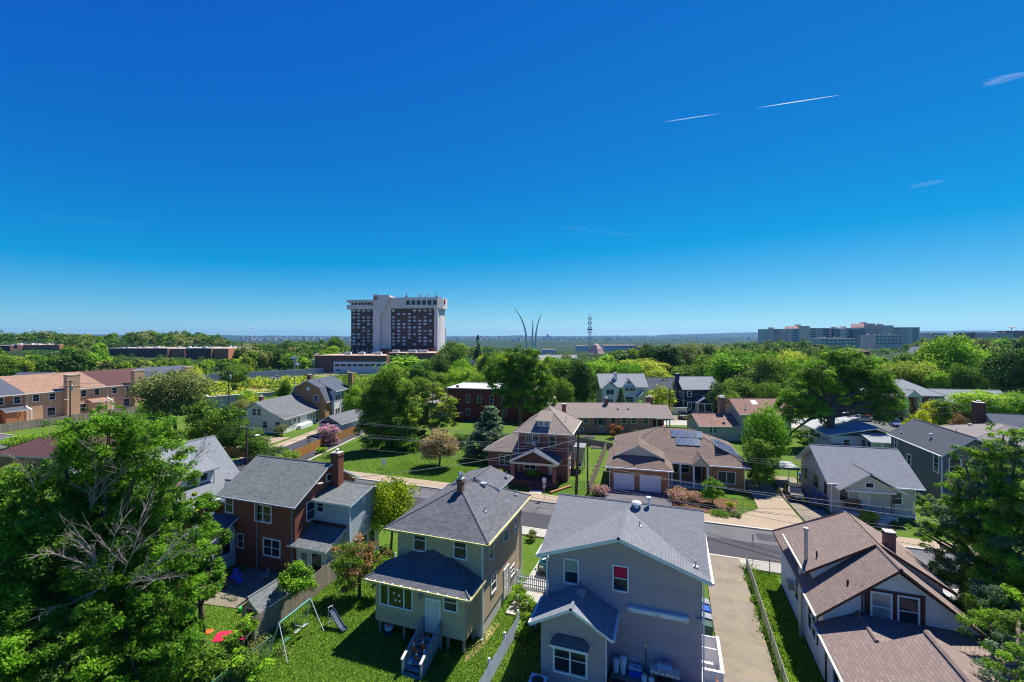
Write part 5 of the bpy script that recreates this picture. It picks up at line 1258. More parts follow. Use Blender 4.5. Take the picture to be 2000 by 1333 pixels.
# ---- hotel
def hotel():
    Y0 = 275
    a = dp(677, Y0)
    h = House('hotel_tower', 'tall white and dark brick hotel tower with stepped white crown', 'hotel', (a.x, a.y, 0), YAW-R(4))
    sc = Y0/F
    def X(px): return (px-677)*sc
    def Zz(py): return zat(py, Y0)
    W = M['concrete_b']
    zb = 0
    def b(x0, x1, y0, y1, z0, z1, name, mat):
        m = h.mb(); m.box(x0, y0, z0, x1, y1, z1); return h.part(name, m, mat)
    zc = Zz(604.5); zt = Zz(586); zt2 = Zz(582)
    b(X(684), X(732), 1.5, 16, zb, zc, 'left_wing_wall', M['br_dark'])
    b(X(764.5), X(850), 1.5, 16, zb, Zz(603), 'right_wing_wall', M['br_dark'])
    # crown left: open gallery
    b(X(677), X(732), 0, 17, zc, Zz(596), 'left_crown_base', W); b(X(677), X(732), 0, 17, Zz(591), zt, 'left_crown_roof', W)
    b(X(683), X(732), 3, 14, Zz(596), Zz(591), 'gallery_core', M['orange_b'])
    for i in range(7): b(X(684)+i*2.1, X(684)+i*2.1+.5, .4, 1.0, Zz(596), Zz(591), 'gallery_pier', W)
    b(X(764.5), X(857), 0, 17, Zz(603), Zz(582), 'right_crown', W)
    b(X(850), X(857), .3, 17, zb, Zz(603), 'right_pier', W)
    m = h.mb(); m.prism([(X(857),0,zb),(X(857)+.9,5,zb),(X(857)+.9,17,zb),(X(857),17,zb)], (0,0,Zz(603)-zb)); m.prism([(X(857),0,Zz(603)),(X(857)+2.3,5,Zz(603)),(X(857)+2.3,17,Zz(603)),(X(857),17,Zz(603))], (0,0,Zz(582)-Zz(603))); h.part('end_wall', m, W)
    # stair towers
    m = h.mb(); m.box(X(732), -1.6, zb, X(745), 15, Zz(576.5)); h.part('stair_tower', m, W)
    m = h.mb(); m.box(X(745), .6, zb, X(764.5), 15, Zz(579)); h.part('lift_tower', m, W)
    m = h.mb(); m.prism([(X(745),-1.6,Zz(577.5)),(X(745),-1.6,Zz(621)),(X(745)+.05,-1.6,Zz(621)),(X(764),-1.6,Zz(582)),(X(764),-1.6,Zz(577.5))], (0,2.2,0)); h.part('slanted_fin', m, W)
    # emblem on the stair tower
    m = h.mb(); cx, cz = X(737), Zz(584)
    for k in range(28):
        t0, t1 = 2*math.pi*k/28, 2*math.pi*(k+1)/28
        m.bar((cx+1.15*math.cos(t0), -1.68, cz+1.15*math.sin(t0)), (cx+1.15*math.cos(t1), -1.68, cz+1.15*math.sin(t1)), .22)
    pts = [(cx+.6*math.cos(R(a)), -1.68, cz+.1+.6*math.sin(R(a))) for a in (70, 130, 200, 250)]
    pts2 = [(cx-.6*math.cos(R(a)), -1.68, cz-.1-.6*math.sin(R(a))) for a in (70, 130, 200, 250)]
    for ps in (pts, pts2):
        for i in range(3): m.bar(ps[i], ps[i+1], .28)
    m.bar(pts[-1], pts2[-1], .28)
    h.part('round_emblem', m, M['redpaint'])
    m = h.mb(); c2 = X(857)+1.9
    for k in range(20):
        t0, t1 = 2*math.pi*k/20, 2*math.pi*(k+1)/20
        m.bar((c2+.62, 8+1.5*math.cos(t0), Zz(589)+1.5*math.sin(t0)), (c2+.62, 8+1.5*math.cos(t1), Zz(589)+1.5*math.sin(t1)), .4)
    h.part('round_emblem', m, M['redpaint'])
    # windows: 13 rows
    rows = 12; top = Zz(607.2); dz = (Zz(607.2)-Zz(679.5))/11
    rr = random.Random(4)
    def wcell(xc, zc_, w):
        m = h.mb(); m.box(xc-w/2, 1.44, zc_-.62, xc+w/2, 1.52, zc_+.62); o = h.part('window', m, M['stairwood'])
        blind_draw = rr.random(); m = h.mb()  # random draw between blind toned and plain dark panes
        m.box(xc-w/2+.08, 1.41, zc_-.54, xc+w/2-.08, 1.45, zc_+.54); h.part('pane', m, M['hotelglass' if blind_draw < .72 else 'glass'], o)
    cnt = 0
    for r in range(11):
        z = top-r*dz
        for i in range(5):
            cnt += 1
            if cnt <= 300: wcell(X(689.6+i*9.8), z, 1.9)
        for i in range(8):
            wcell(X(769+i*10.4), z, 1.95)
    for i in range(6):
        m = h.mb(); xx = X(795.5)+i*(X(806)-X(795.5)); m.box(xx, -.08, Zz(596.5), xx+2.3, .1, Zz(588)); h.part('crown_window', m, M['glass'])
    m = h.mb()
    r3 = random.Random(3)
    for i in range(26):
        x = X(765)+r3.random()*(X(865)-X(765)); y = r3.uniform(.3, 15); hh = r3.choice((.8, 1.2, 2.5, 3.2)); m.box(x, y, Zz(582), x+.25, y+.25, Zz(582)+hh)
        if i % 3 == 0: m.box(x-.6, y, Zz(582), x+1.2, y+1, Zz(582)+.8)
    h.part('antennas', m, M['grey_metal'])
    # podium glazing
    b(X(686), X(735), -1.0, 1.5, 0, Zz(681.5), 'podium', M['glass'])
    for i in range(5): b(X(690)+i*3.0, X(690)+i*3.0+.5, -1.2, -1.0, Zz(690), Zz(682), 'podium_pier', W)
    b(X(746), X(850), -1.5, 1.5, 0, Zz(681), 'podium', M['glass'])
    b(X(838), X(852), -2.5, 1.4, 0, Zz(679), 'brick_podium', M['br_sq'])
M['redpaint'] = m_plain('red_paint', (.4, .05, .04), .5)
M['hotelglass'] = m_glass('hotel_window_blinds', (.22, .3, .36), .2, .35, .6)
hotel()
h, w = flat_building('white and brown hotel garage wing with dark window strip before the tower', 615, 757, 238, zat(695, 238), 'br_store', z0=0, depth=26, rot=YAW-R(3), clutter=4, seed=11, trim=None)
h.root.name = 'parking_garage'
m = h.mb(); m.box(10, -.3, 0, w, 0, zat(706.5, 238)); h.part('white_panel', m, M['concrete_b'])
for i in range(9):
    m = h.mb(); x = 10.8+i*3.15; m.box(x, -.36, zat(715.5, 238), x+2.5, -.3, zat(711.5, 238)); h.part('window', m, M['glass'])
m = h.mb(); m.box(5.4, -.6, 0, 9.6, 0, zat(697, 238)-.2); h.part('vine_covered_wall', m, M['vine'] if 'vine' in M else M['br_store'])
h, w = flat_building('brown brick upper garage block right of the white garage wing', 755, 851, 243, zat(690, 243), 'br_store', depth=24, rot=YAW-R(3), clutter=0, trim=None)
for (px, py, s) in ((680, 689, 3.4), (708, 688, 2.6), (739, 688, 3.6), (773, 686, 3.6), (805, 684, 4.6), (826, 683, 5.4)):
    Yd = 250; p = dp(px, Yd, zat(693 if px < 750 else 689, Yd)-.3)
    t = thing('cooling_unit', f'white rooftop cooling unit on the hotel garage roof, {["at the left end","second from left","in front of the stair tower","right of the stair tower","second largest, near the right end","largest, at the right end"][[680,708,739,773,805,826].index(px)]}', 'rooftop unit', p, YAW, 'cooling units on the hotel garage')
    m = MB(); m.box(-s/2,-1,0,s/2,1,1.7); m.build('casing', M['white'], t)
    m = MB(); m.box(-s/2+.3,-1.05,.3,-.1,-1,1.4); m.box(.1,-1.05,.3,s/2-.3,-1,1.4); m.build('grille', M['grey_metal'], t)
    m = MB(); m.lathe((-s/4,0,1.7),[(.5,0),(.5,.25),(.2,.25)],12); m.lathe((s/4,0,1.7),[(.5,0),(.5,.25),(.2,.25)],12); m.build('fan_housing', M['galv'], t)
flat_building('white low building left of the hotel garage, half behind trees', 590, 640, 262, 6.0, 'concrete_b', z0=0, depth=14, clutter=3, seed=20)
flat_building('small dark brick building with flat roof left of the hotel', 598, 628, 300, 6.5, 'br_store', depth=14, clutter=4, seed=21)

# ---- right skyline apartment complex
M['apt'] = m_plain('grey_tan_apartment_concrete', (.8, .6, .46), .9, var=.12, scale=.08)
M['aptglass'] = m_glass('apartment_glass', (.05, .09, .12), .15)
def apartments():
    blocks = [(1506, 1562, 643), (1562, 1585, 637), (1585, 1630, 641), (1630, 1652, 642), (1652, 1697, 641), (1697, 1720, 632), (1720, 1745, 636), (1745, 1802, 639.5)]
    Y = 560
    a = dp(1506, Y)
    h = House('apartment_complex', 'long stepped grey tan apartment complex on the right skyline', 'building', (a.x, a.y, 0), YAW)
    for i, (p0, p1, py) in enumerate(blocks):
        x0, x1 = (p0-1506)*Y/F, (p1-1506)*Y/F; z1 = zat(py, Y); yo = (i % 3)*4.0
        m = h.mb(); m.box(x0, yo, -4, x1, 30, z1); h.part('block', m, M['apt'])
        if p1-p0 > 30:
            for k in range(7):
                z = z1-2.6-k*3.1
                m = h.mb(); m.box(x0+3, yo-.4, z-.9, x0+11, yo-.02, z+.1); m.box(x1-9, yo-.4, z-.9, x1-1.5, yo-.02, z+.1); h.part('balcony', m, M['stone'])
                m = h.mb(); m.box(x0+3, yo-.1, z+.15, x0+11, yo-.01, z+2); m.box(x1-9, yo-.1, z+.15, x1-1.5, yo-.01, z+2)
                for j in range(3): m.box(x0+13+j*3, yo-.1, z+.3, x0+14.4+j*3, yo-.01, z+1.7)
                h.part('window_strip', m, M['aptglass'])
        m = h.mb(); m.box(x0+1, yo+3, z1, x0+min(6, x1-x0-1), yo+8, z1+2); h.part('roof_plant', m, M['stone'])
    m = h.mb(); m.box((1628-1506)*Y/F, -.5, zat(658, Y), (1640-1506)*Y/F, 3, zat(643, Y)); m.box((1665-1506)*Y/F, -.5, zat(660, Y), (1690-1506)*Y/F, 3, zat(644, Y)); h.part('glass_bay', m, M['aptglass'])
apartments()
def lowapt(label, p0, p1, Y, py, wall, rows, n, seed):
    z1 = zat(py, Y); return flat_building(label, p0, p1, Y, z1, wall, 'apartment_building', 'building', depth=20, clutter=6, seed=seed, winrows=[(z1-2.6-i*3.2, 1.7, n, 'aptglass') for i in range(rows)])
lowapt('low grey apartment building with balconies and red rooftop block below the long complex', 1603, 1676, 430, 661.5, 'apt', 4, 9, 31)
lowapt('pale apartment building with long flat roof right of the low grey one', 1710, 1762, 450, 655, 'apt', 3, 7, 32)
lowapt('low red brick apartment building on the far right skyline', 1890, 1935, 620, 650, 'br_sq', 3, 7, 33)
lowapt('pale flat roofed building on the far right skyline', 1935, 1978, 600, 651, 'apt', 3, 7, 34)
lowapt('red brick building cut by the right edge of the skyline', 1975, 2030, 640, 647, 'br_sq', 4, 7, 35)
lowapt('low pale building on the skyline right of the apartment complex', 1820, 1850, 700, 651, 'apt', 2, 5, 36)
t = thing('water_tower', 'small pale tower with round saucer head on the right skyline', 'tower', dp(1976, 655))
m = MB(); z = zat(644, 655); m.cyl((0,0,0),(0,0,z+2.5),.5,n=8); m.build('shaft', M['stone'], t)
m = MB(); m.lathe((0,0,z+1.5),[(.5,0),(3.2,1),(3.2,1.6),(.5,2.4)],16); m.build('saucer_head', M['stone'], t)

# ---- monuments and masts
M['steel'] = m_plain('brushed_steel', (.45, .48, .46), .35, .7, var=.1)
def spires():
    for i, (pts, lab, Y) in enumerate(((((1029, 690), (1028, 660), (1025, 642), (1019, 625), (1012, 612), (1005.5, 602.5)), 'tallest curved steel spire of the three, leaning left', 800),
                      (((1040.5, 690), (1040, 655), (1040.5, 638), (1041, 624)), 'straight looking middle steel spire, shortest of the three', 830),
                      (((1046, 690), (1046, 662), (1048, 645), (1052, 627), (1057.5, 614)), 'curved steel spire leaning right, beside the middle one', 790))):
        o = dp(pts[0][0], Y); t = MB(o); n = len(pts)
        P = [dp(a, Y, zat(b, Y)) for a, b in pts]; P[0].z = -12
        # smooth
        Q = []
        for k in range(n-1):
            p0, p1, p2, p3 = P[max(k-1,0)], P[k], P[k+1], P[min(k+2,n-1)]
            for s in range(5):
                u = s/5; Q.append(.5*((2*p1)+(p2-p0)*u+(2*p0-5*p1+4*p2-p3)*u*u+(3*p1-p0-3*p2+p3)*u**3))
        Q.append(P[-1])
        for k in range(len(Q)-1):
            f0, f1 = 1-k/len(Q), 1-(k+1)/len(Q); t.cyl(Q[k], Q[k+1], .3+1.9*f0, .3+1.9*f1, n=8, cap=False)
        ob = t.build('memorial_spire', M['steel'], smooth=True); setp(ob, lab, 'spire', 'three steel memorial spires')
spires()
def lattice():
    Y = 600; o = dp(1152, Y); t = thing('lattice_mast', 'red and white steel lattice mast with dark platform and antennas on top', 'mast', o, YAW)
    z0, z1 = -2, zat(620, Y)
    w = 1.6
    def lv(z): return w*(1-.35*(z-z0)/(z1-z0))
    legs = MB()
    for sx in (-1, 1):
        for sy in (-1, 1): legs.bar((sx*lv(z0), sy*lv(z0), z0), (sx*lv(z1), sy*lv(z1), z1), .24)
    legs.build('mast_leg', M['galv'], t)
    br = MB(); n = 14
    for i in range(n):
        za, zb = z0+(z1-z0)*i/n, z0+(z1-z0)*(i+1)/n; a, b = lv(za), lv(zb)
        for s in (-1, 1):
            br.bar((-a, s*a, za), (b, s*b, zb), .12); br.bar((a, s*a, za), (-b, s*b, zb), .12); br.bar((-b, s*b, zb), (b, s*b, zb), .14)
    br.build('bracing', M['redwhite'], t)
    m = MB(); zp = zat(645, Y); m.box(-3,-3,zp,3,3,zp+1.4); m.build('platform', M['black'], t)
    m = MB()
    for x in (-1.2, 0, 1.2): m.cyl((x,0,z1),(x,0,z1+(5 if x == 0 else 3)), .18, n=6)
    for k in range(4): zz = z1-3-k*6; m.box(-2.2,-1.6,zz,-1.7,1.6,zz+2.4); m.box(1.7,-1.6,zz,2.2,1.6,zz+2.4)
    m.build('antennas', M['galv'], t)
M['redwhite'] = m_plain('faded_red_white_paint', (.45, .3, .3), .6, var=.3, scale=.3)
lattice()
t = thing('pyramid_roof_building', 'building with pointed pinkish pyramid roof below the lattice mast', 'building', dp(1164, 520), YAW)
m = MB(); m.box(-9,-9,-2,9,9,zat(690, 520)); m.build('wall', M['apt'], t)
m = MB(); z = zat(690, 520); m.lathe((0,0,z),[(9.5,0),(7.5,5),(4,9.0),(.3,zat(671,520)-z)],4); m.build('roof', M['pinkroof'] if 'pinkroof' in M else M['roofing'], t)
flat_building('long pale flat roofed building behind the pyramid roofed one', 1180, 1246, 640, zat(675, 640), 'concrete_b', depth=30, clutter=5, seed=41, winrows=((zat(679,640), 1.6, 12, 'aptglass'),))
flat_building('low pale flat roofed building left of the lattice mast', 1128, 1150, 640, zat(675.5, 640), 'concrete_b', depth=20, clutter=2, seed=42)
flat_building('white house roof among trees below the spires', 1060, 1085, 400, zat(683, 400), 'concrete_b', depth=12, clutter=1, seed=43)
# obelisk and dome far away
o = dp(869.5, 4200); m = MB(o); zt = zat(638, 4200)
m.prism([(o.x-16,o.y-16,-30),(o.x+16,o.y-16,-30),(o.x+16,o.y+16,-30),(o.x-16,o.y+16,-30)],(0,0,.1))
def frustum(m, o, w0, w1, z0, z1):
    a = [(o.x+sx*w0, o.y+sy*w0, z0) for sx, sy in ((-1,-1),(1,-1),(1,1),(-1,1))]; b = [(o.x+sx*w1, o.y+sy*w1, z1) for sx, sy in ((-1,-1),(1,-1),(1,1),(-1,1))]
    for i in range(4): j = (i+1) % 4; m.poly([a[i], a[j], b[j], b[i]])
    m.poly(b)
frustum(m, o, 10, 6.5, -30, zt-9); frustum(m, o, 6.5, .5, zt-9, zt)
setp(m.build('obelisk', M['stone']), 'distant pale stone obelisk right of the hotel tower', 'obelisk')
t = thing('domed_building', 'tiny far white domed building on the horizon right of the spires', 'building', dp(1070, 5200))
m = MB(); m.box(-50,-20,-40,50,20,4); m.build('wings', M['stone'], t)
m = MB(); m.lathe((0,0,4),[(18,0),(18,10),(15,12),(15,18),(13,24),(8,30),(3,33),(3,38),(.5,44)],14); m.build('dome', M['stone'], t)
# ------------------------------------------------------------------ trees
LEAF = {
 'mid':    m_leaf('mid_green_leaves', (0.0508, 0.123, 0.0116), (0.189, 0.319, 0.0232)),
 'dark':   m_leaf('dark_green_leaves', (0.0261, 0.0725, 0.013), (0.102, 0.189, 0.0232)),
 'bright': m_leaf('bright_green_leaves', (0.0798, 0.203, 0.0087), (0.29, 0.493, 0.0232)),
 'yellow': m_leaf('yellow_green_leaves', (0.145, 0.232, 0.0174), (0.464, 0.522, 0.0362)),
 'lime':   m_leaf('chartreuse_leaves', (.12, .24, .006), (.5, .55, .015)),
 'blue':   m_leaf('blue_green_needles', (0.0362, 0.087, 0.0435), (0.145, 0.232, 0.109)),
 'olive':  m_leaf('olive_leaves', (0.087, 0.116, 0.029), (0.29, 0.319, 0.087)),
 'rust':   m_leaf('green_leaves_with_rusty_tips', (0.0508, 0.087, 0.0174), (0.377, 0.217, 0.087)),
 'bronze': m_leaf('bronze_tinted_leaves', (0.102, 0.102, 0.0362), (0.522, 0.377, 0.174)),
 'purple': m_leaf('dark_purple_leaves', (.025, .018, .02), (.09, .05, .06)),
 'ash':    m_leaf('glossy_ash_leaves', (.022, .09, .01), (.11, .27, .018), trans=.5, gloss=.5),
 'ashlt':  m_leaf('light_ash_leaves', (.05, .15, .01), (.2, .4, .022), trans=.5, gloss=.5),
 'orange': m_leaf('orange_turning_leaves', (.2, .13, .01), (.45, .25, .03)),
 'pink':   m_leaf('pink_blossom', (.4, .08, .14), (.75, .3, .38), gloss=.7),
 'red':    m_leaf('red_blossom', (.35, .01, .02), (.65, .05, .08), gloss=.7),
 'lilac':  m_leaf('lilac_blossom', (.15, .13, .4), (.38, .32, .7), gloss=.7),
 'rose':   m_leaf('rose_blossom', (.35, .08, .1), (.6, .3, .28), gloss=.7),
 'whitefl':m_leaf('white_blossom', (.5, .5, .4), (.75, .75, .68), gloss=.7),
 'grass':  m_leaf('grass_blades', (0.058, 0.145, 0.0116), (0.217, 0.377, 0.029), .3, .8),
}
M['vine'] = LEAF['olive']
def leaves(name, cl, n, size, mat, parent=None, seed=1, squash=.85, up=.5, org=(0,0,0), aspect=.5, shell=.55, droop=0):
    """cl: array of clumps (x,y,z,r); n leaf blades in all, spread by clump surface"""
    g = np.random.default_rng(seed); cl = np.asarray(cl, float); w = cl[:, 3]**2; w /= w.sum()
    idx = g.choice(len(cl), n, p=w); c = cl[idx]
    d = g.normal(size=(n, 3)); d /= np.linalg.norm(d, axis=1)[:, None]
    d[:, 2] = np.where(d[:, 2] < -.55, -d[:, 2]*.6, d[:, 2]); 
    rad = shell+(1.12-shell)*g.random(n)**.6
    rad = rad*(1+.55*(g.random(n) < .16)*g.random(n)**1.5)
    ani = g.uniform(.72, 1.3, size=(len(cl), 3))[idx]; ph = g.uniform(0, 6.28, len(cl))[idx]
    rad = rad*(1+.22*np.sin(d[:, 0]*4+ph)*np.sin(d[:, 1]*4+ph*2)+.15*np.sin(d[:, 2]*7+ph))
    p = c[:, :3]+d*ani*rad[:, None]*c[:, 3:4]*np.array([1, 1, squash]); p[:, 2] -= droop*g.random(n)*c[:, 3]
    nr = d*.9+g.normal(size=(n, 3))*.75+np.array([0, 0, up]); nr /= np.linalg.norm(nr, axis=1)[:, None]
    t = np.cross(nr, g.normal(size=(n, 3))); t /= np.linalg.norm(t, axis=1)[:, None]; b = np.cross(nr, t)
    s = size*(.6+.8*g.random(n)); s1 = s[:, None]*.5; s2 = s1*aspect
    V = np.stack([p-t*s1, p+b*s2-nr*s1*.15, p+t*s1, p-b*s2-nr*s1*.15], 1).reshape(-1, 3)-np.array(org)
    me = bpy.data.meshes.new(name); me.vertices.add(4*n); me.vertices.foreach_set('co', V.ravel())
    me.loops.add(4*n); me.loops.foreach_set('vertex_index', np.arange(4*n, dtype=np.int32))
    me.polygons.add(n); me.polygons.foreach_set('loop_start', np.arange(0, 4*n, 4, dtype=np.int32))
    cv = g.random(len(cl)); hz = (p[:, 2]-cl[:, 2].min())/(np.ptp(cl[:, 2])+1e-3)
    val = np.clip(.55*cv[idx]+.45*g.random(n), 0, 1)
    at = me.attributes.new('var', 'FLOAT', 'FACE'); at.data.foreach_set('value', val.astype(np.float32))
    me.update(calc_edges=True); me.materials.append(mat)
    o = bpy.data.objects.new(name, me); C.objects.link(o)
    if parent: o.parent = parent
    return o
def crown(kind, W, H, z0, n, g):
    """clumps for a crown W wide from z0 to H"""
    out = []; hc = (H-z0)/2; zc = z0+hc
    while len(out) < n:
        u = g.uniform(-1, 1, 3); r = np.linalg.norm(u[:2]) if kind == 'cone' else np.linalg.norm(u)
        if r > 1 or r < .3 and g.random() < .7: continue
        x, y, z = u
        if kind == 'round': f = 1
        elif kind == 'spread': f = 1+.25*z; z = z if z > -.5 else z*.6
        elif kind == 'oval': f = 1-.18*z
        elif kind == 'cone': f = (1-z)/2*.98+.04
        elif kind == 'column': f = 1
        elif kind == 'vase': f = .75+.35*z
        else: f = 1
        rr = W*(.11+.07*g.random())*(.7 if kind in ('cone', 'column') else 1)
        k = W/2-rr*.8
        out.append((x*k*f, y*k*f, zc+z*(hc-rr*.6), rr*(.55+.45*f if kind == 'cone' else 1)))
    return np.array(out)
def limbs(cl, H, z0, r, g, name='trunk', parent=None, n=9, mat='bark', fork=.35):
    m = MB(); lean = g.normal(size=2)*.03*H
    zf = z0+(H-z0)*fork; top = Vector((lean[0], lean[1], zf))
    m.cyl((0,0,-.3), (0,0,.4), r*1.5, r*1.05, 8); m.cyl((0,0,.4), top, r*1.05, r*.7, 8)
    for i in g.choice(len(cl), min(n, len(cl)), replace=False):
        e = Vector(cl[i][:3]); s = Vector((0,0,0)).lerp(top, g.uniform(.6, 1)) if True else top
        mid = s.lerp(e, .5)+Vector((0, 0, .06*H)); m.cyl(s, mid, r*.45, r*.28, 6); m.cyl(mid, e, r*.28, r*.08, 5)
    return m.build(name, M[mat], parent, smooth=True)
PROTO = {}
def proto(key, kind, n, leaf, W=10, H=10, nleaf=9000, size=.42, z0=2.0, r=.25, aspect=.6, fork=.3):
    g = np.random.default_rng(abs(hash(key)) % 1000 if False else sum(map(ord, key)))
    cl = crown(kind, W, H, z0, n, g); P = dict(W=W, H=H)
    P['crown'] = leaves('crown', cl, nleaf, size, LEAF[leaf], seed=sum(map(ord, key)), aspect=aspect); P['trunk'] = limbs(cl, H, z0, r if kind != 'cone' else .1, g, fork=fork, n=9 if kind != 'cone' else 2)
    PROTO[key] = P
used = set()
def place(key, x, y, z, H, W, label, group=None, leaf=None, rot=None, name='tree'):
    P = PROTO[key]; t = thing(name, label, 'tree', (x, y, z), rnd.uniform(0, 6.28) if rot is None else rot, group)
    t.scale = (W/P['W'], W/P['W']*rnd.uniform(.92, 1.08), H/P['H'])
    for k in ('trunk', 'crown'):
        o = P[k]
        if (key, k) in used: o = o.copy(); C.objects.link(o)
        used.add((key, k)); o.parent = t
        if k == 'crown' and leaf:
            o.material_slots[0].link = 'OBJECT'; o.material_slots[0].material = LEAF[leaf]
        elif k == 'crown': o.material_slots[0].link = 'OBJECT'; o.material_slots[0].material = o.data.materials[0]
    return t
for i in range(3): proto(f'round{i}', 'round', 60, 'mid', nleaf=15000, size=.36, z0=.9)
for i in range(2): proto(f'spread{i}', 'spread', 60, 'mid', nleaf=15000, size=.36, z0=1.2)
for i in range(2): proto(f'oval{i}', 'oval', 58, 'dark', W=8, H=12, nleaf=15000, size=.36, z0=.9)
for i in range(3): proto(f'far{i}', ['round', 'spread', 'oval'][i], 30, 'mid', nleaf=4200, size=.72, aspect=.75, z0=.8)
proto('cone', 'cone', 110, 'blue', W=6, H=9, z0=.3, nleaf=16000, size=.3, aspect=.35, fork=.9)
proto('farcone', 'cone', 40, 'dark', W=5, H=12, z0=.6, nleaf=2500, size=.6, fork=.9)
proto('airy', 'vase', 34, 'olive', W=9, H=10, nleaf=6500, size=.3)
proto('shrub', 'round', 16, 'mid', W=3, H=2.4, z0=0, nleaf=2600, size=.15, r=.05)
proto('bigshrub', 'round', 22, 'mid', W=5, H=4.5, z0=.3, nleaf=4500, size=.24, r=.09)

def T(key, px, pyt, w_px, Y, label, leaf=None, group=None, name='tree', dz=0):
    """tree whose top shows at row pyt and whose crown is w_px wide, standing Y metres ahead"""
    p = dp(px, Y); z = terrw(p.x, p.y)+dz; H = zat(pyt, Y)-z; W = w_px*Y/F
    return place(key, p.x, p.y, z, H, W, label, group, leaf, name=name)
# individually recognisable trees
#T('oval0', 762, 712, 138, 80, 'tall dark green oak beside the side street junction', 'dark', name='oak_tree')
#T('spread0', 845, 748, 112, 84, 'wide tree with bronze tips right behind the tall dark oak', 'olive')
T('round0', 858, 838, 82, 69, 'small bronze leaved ornamental tree on the corner lawn', 'bronze', name='ornamental_tree')
T('cone', 957, 790, 128, 74, 'blue green spruce in front of the deep red flat roofed building', name='spruce_tree')
#T('round1', 1012, 682, 142, 96, 'tall broad tree between the red flat roofed building and the long ranch house', 'mid')
#T('oval1', 975, 705, 70, 103, 'smaller tree overlapping the left side of the tall central one', 'mid')
T('round2', 1098, 698, 88, 122, 'round tree behind the small white garage', 'mid')
T('oval0', 1062, 720, 60, 118, 'narrow tree just right of the tall central tree', 'bright')
T('spread1', 1172, 700, 92, 150, 'bright green tree behind the left of the white colonial house', 'bright')
T('round0', 1140, 716, 62, 132, 'dark green tree touching the left end of the white colonial house', 'bright')
T('spread0', 1250, 700, 104, 165, 'domed yellow green tree behind the white colonial house', 'yellow')
T('round2', 1290, 720, 78, 152, 'yellow green tree behind the dark slate roof', 'yellow')
T('oval1', 1302, 653, 74, 178, 'tallest dark tree behind the navy house, rising to the hills', 'dark')
T('round1', 1262, 669, 58, 186, 'dark tree left of the tallest one behind the navy house', 'dark')
T('round0', 1345, 668, 66, 182, 'olive topped tree right of the tallest dark tree', 'olive')
T('round2', 1376, 672, 52, 186, 'small dark round tree on the skyline right of the olive topped one', 'dark')
T('round1', 1345, 712, 76, 160, 'green tree directly behind the navy house roof', 'mid')
T('spread0', 1395, 690, 90, 140, 'leafy tree right behind the navy house', 'mid')
T('round1', 1443, 680, 120, 126, 'large bright tree between the navy house and the spreading tree', 'bright')
T('round2', 1490, 688, 100, 118, 'large bright tree touching the left of the spreading tree', 'mid')
T('round0', 1545, 684, 84, 150, 'airy yellow green tree behind the spreading tree', 'yellow')
T('oval0', 1500, 668, 50, 210, 'dark tree below the left end of the apartment complex', 'dark')
T('round1', 1855, 650, 112, 138, 'huge domed bright tree on the right skyline', 'bright')
T('spread1', 1782, 700, 100, 134, 'broad yellow green tree right of the spreading tree', 'yellow')
T('round2', 1880, 712, 70, 122, 'deep green tree with dark trunk below the huge domed tree', 'mid')
T('oval1', 1837, 707, 48, 124, 'narrow green tree left of the deep green one with dark trunk', 'bright')
T('round0', 1945, 684, 84, 128, 'bright round tree near the right edge of the skyline', 'bright')
T('spread0', 1990, 676, 104, 112, 'large dark tree cut by the right edge', 'dark')
T('round1', 1912, 660, 66, 210, 'pale hazy green tree behind the huge domed one', 'olive')
T('spread1', 1920, 760, 104, 99, 'low feathery dark green mimosa behind the blue grey gabled house', 'bright', name='mimosa_tree')
T('spread0', 1990, 764, 72, 97, 'low feathery tree at the right edge beside the mimosa', 'bright')
T('bigshrub', 903, 846, 54, 82, 'leafy bush between the layered tree and the spruce', 'dark', name='bush')
T('bigshrub', 930, 862, 40, 78, 'low dark bush left of the spruce foot', 'mid', name='bush')
T('round1', 132, 838, 84, 84, 'round green tree before the brown fence of the townhouses', 'mid')
T('round0', 40, 850, 70, 80, 'small green tree at the left edge before the townhouse fence', 'bright')
T('bigshrub', 1580, 840, 50, 84, 'leafy bush left of the spreading tree trunk', 'mid', name='bush')
T('bigshrub', 1815, 782, 62, 96, 'small yellow green tree in front of the hip roofed brick house', 'lime')
T('oval1', 1840, 764, 34, 94, 'slender deep green tree in front of the brick ranch gable', 'mid')
T('bigshrub', 1790, 800, 50, 92, 'yellow green bush left of the slender tree behind the taupe roof', 'lime', name='bush')
T('bigshrub', 1878, 808, 44, 88, 'rust red leaved bush beside the dark brick chimney', 'rust', name='bush')
T('spread1', 342, 716, 128, 92, 'airy olive green tree in front of the right end of the townhouses', 'olive')
T('bigshrub', 395, 782, 96, 82, 'dark leafy thicket below the airy olive tree', 'mid', name='thicket')
T('bigshrub', 448, 790, 74, 84, 'dense green bush left of the cream cottage', 'mid', name='bush')
T('round0', 458, 822, 60, 76, 'small round tree at the left corner of the cream cottage', 'dark')
T('round2', 495, 838, 62, 73, 'leafy shrub tree in front of the cream cottage wall', 'mid')
T('oval0', 556, 736, 38, 122, 'narrow young tree beside the highway', 'mid')
T('round1', 487, 762, 50, 118, 'low tree between the retaining wall and highway', 'bright')
T('oval1', 800, 800, 60, 92, 'light green tree right behind the tall dark oak', 'yellow')
T('round0', 1498, 790, 92, 62, 'bright green tree in front of the sage green house', 'bright')
T('oval0', 1484, 850, 66, 59, 'darker lower tree beside the ranch house driveway', 'mid')
T('cone', 1213, 756, 34, 112, 'young blue green spruce in front of the white colonial house', name='spruce_tree')
T('bigshrub', 1290, 752, 64, 112, 'yellow green tree between the white colonial and the navy house', 'yellow')
T('bigshrub', 1265, 775, 44, 110, 'lower yellow green tree beside the dark slate roof', 'bright')
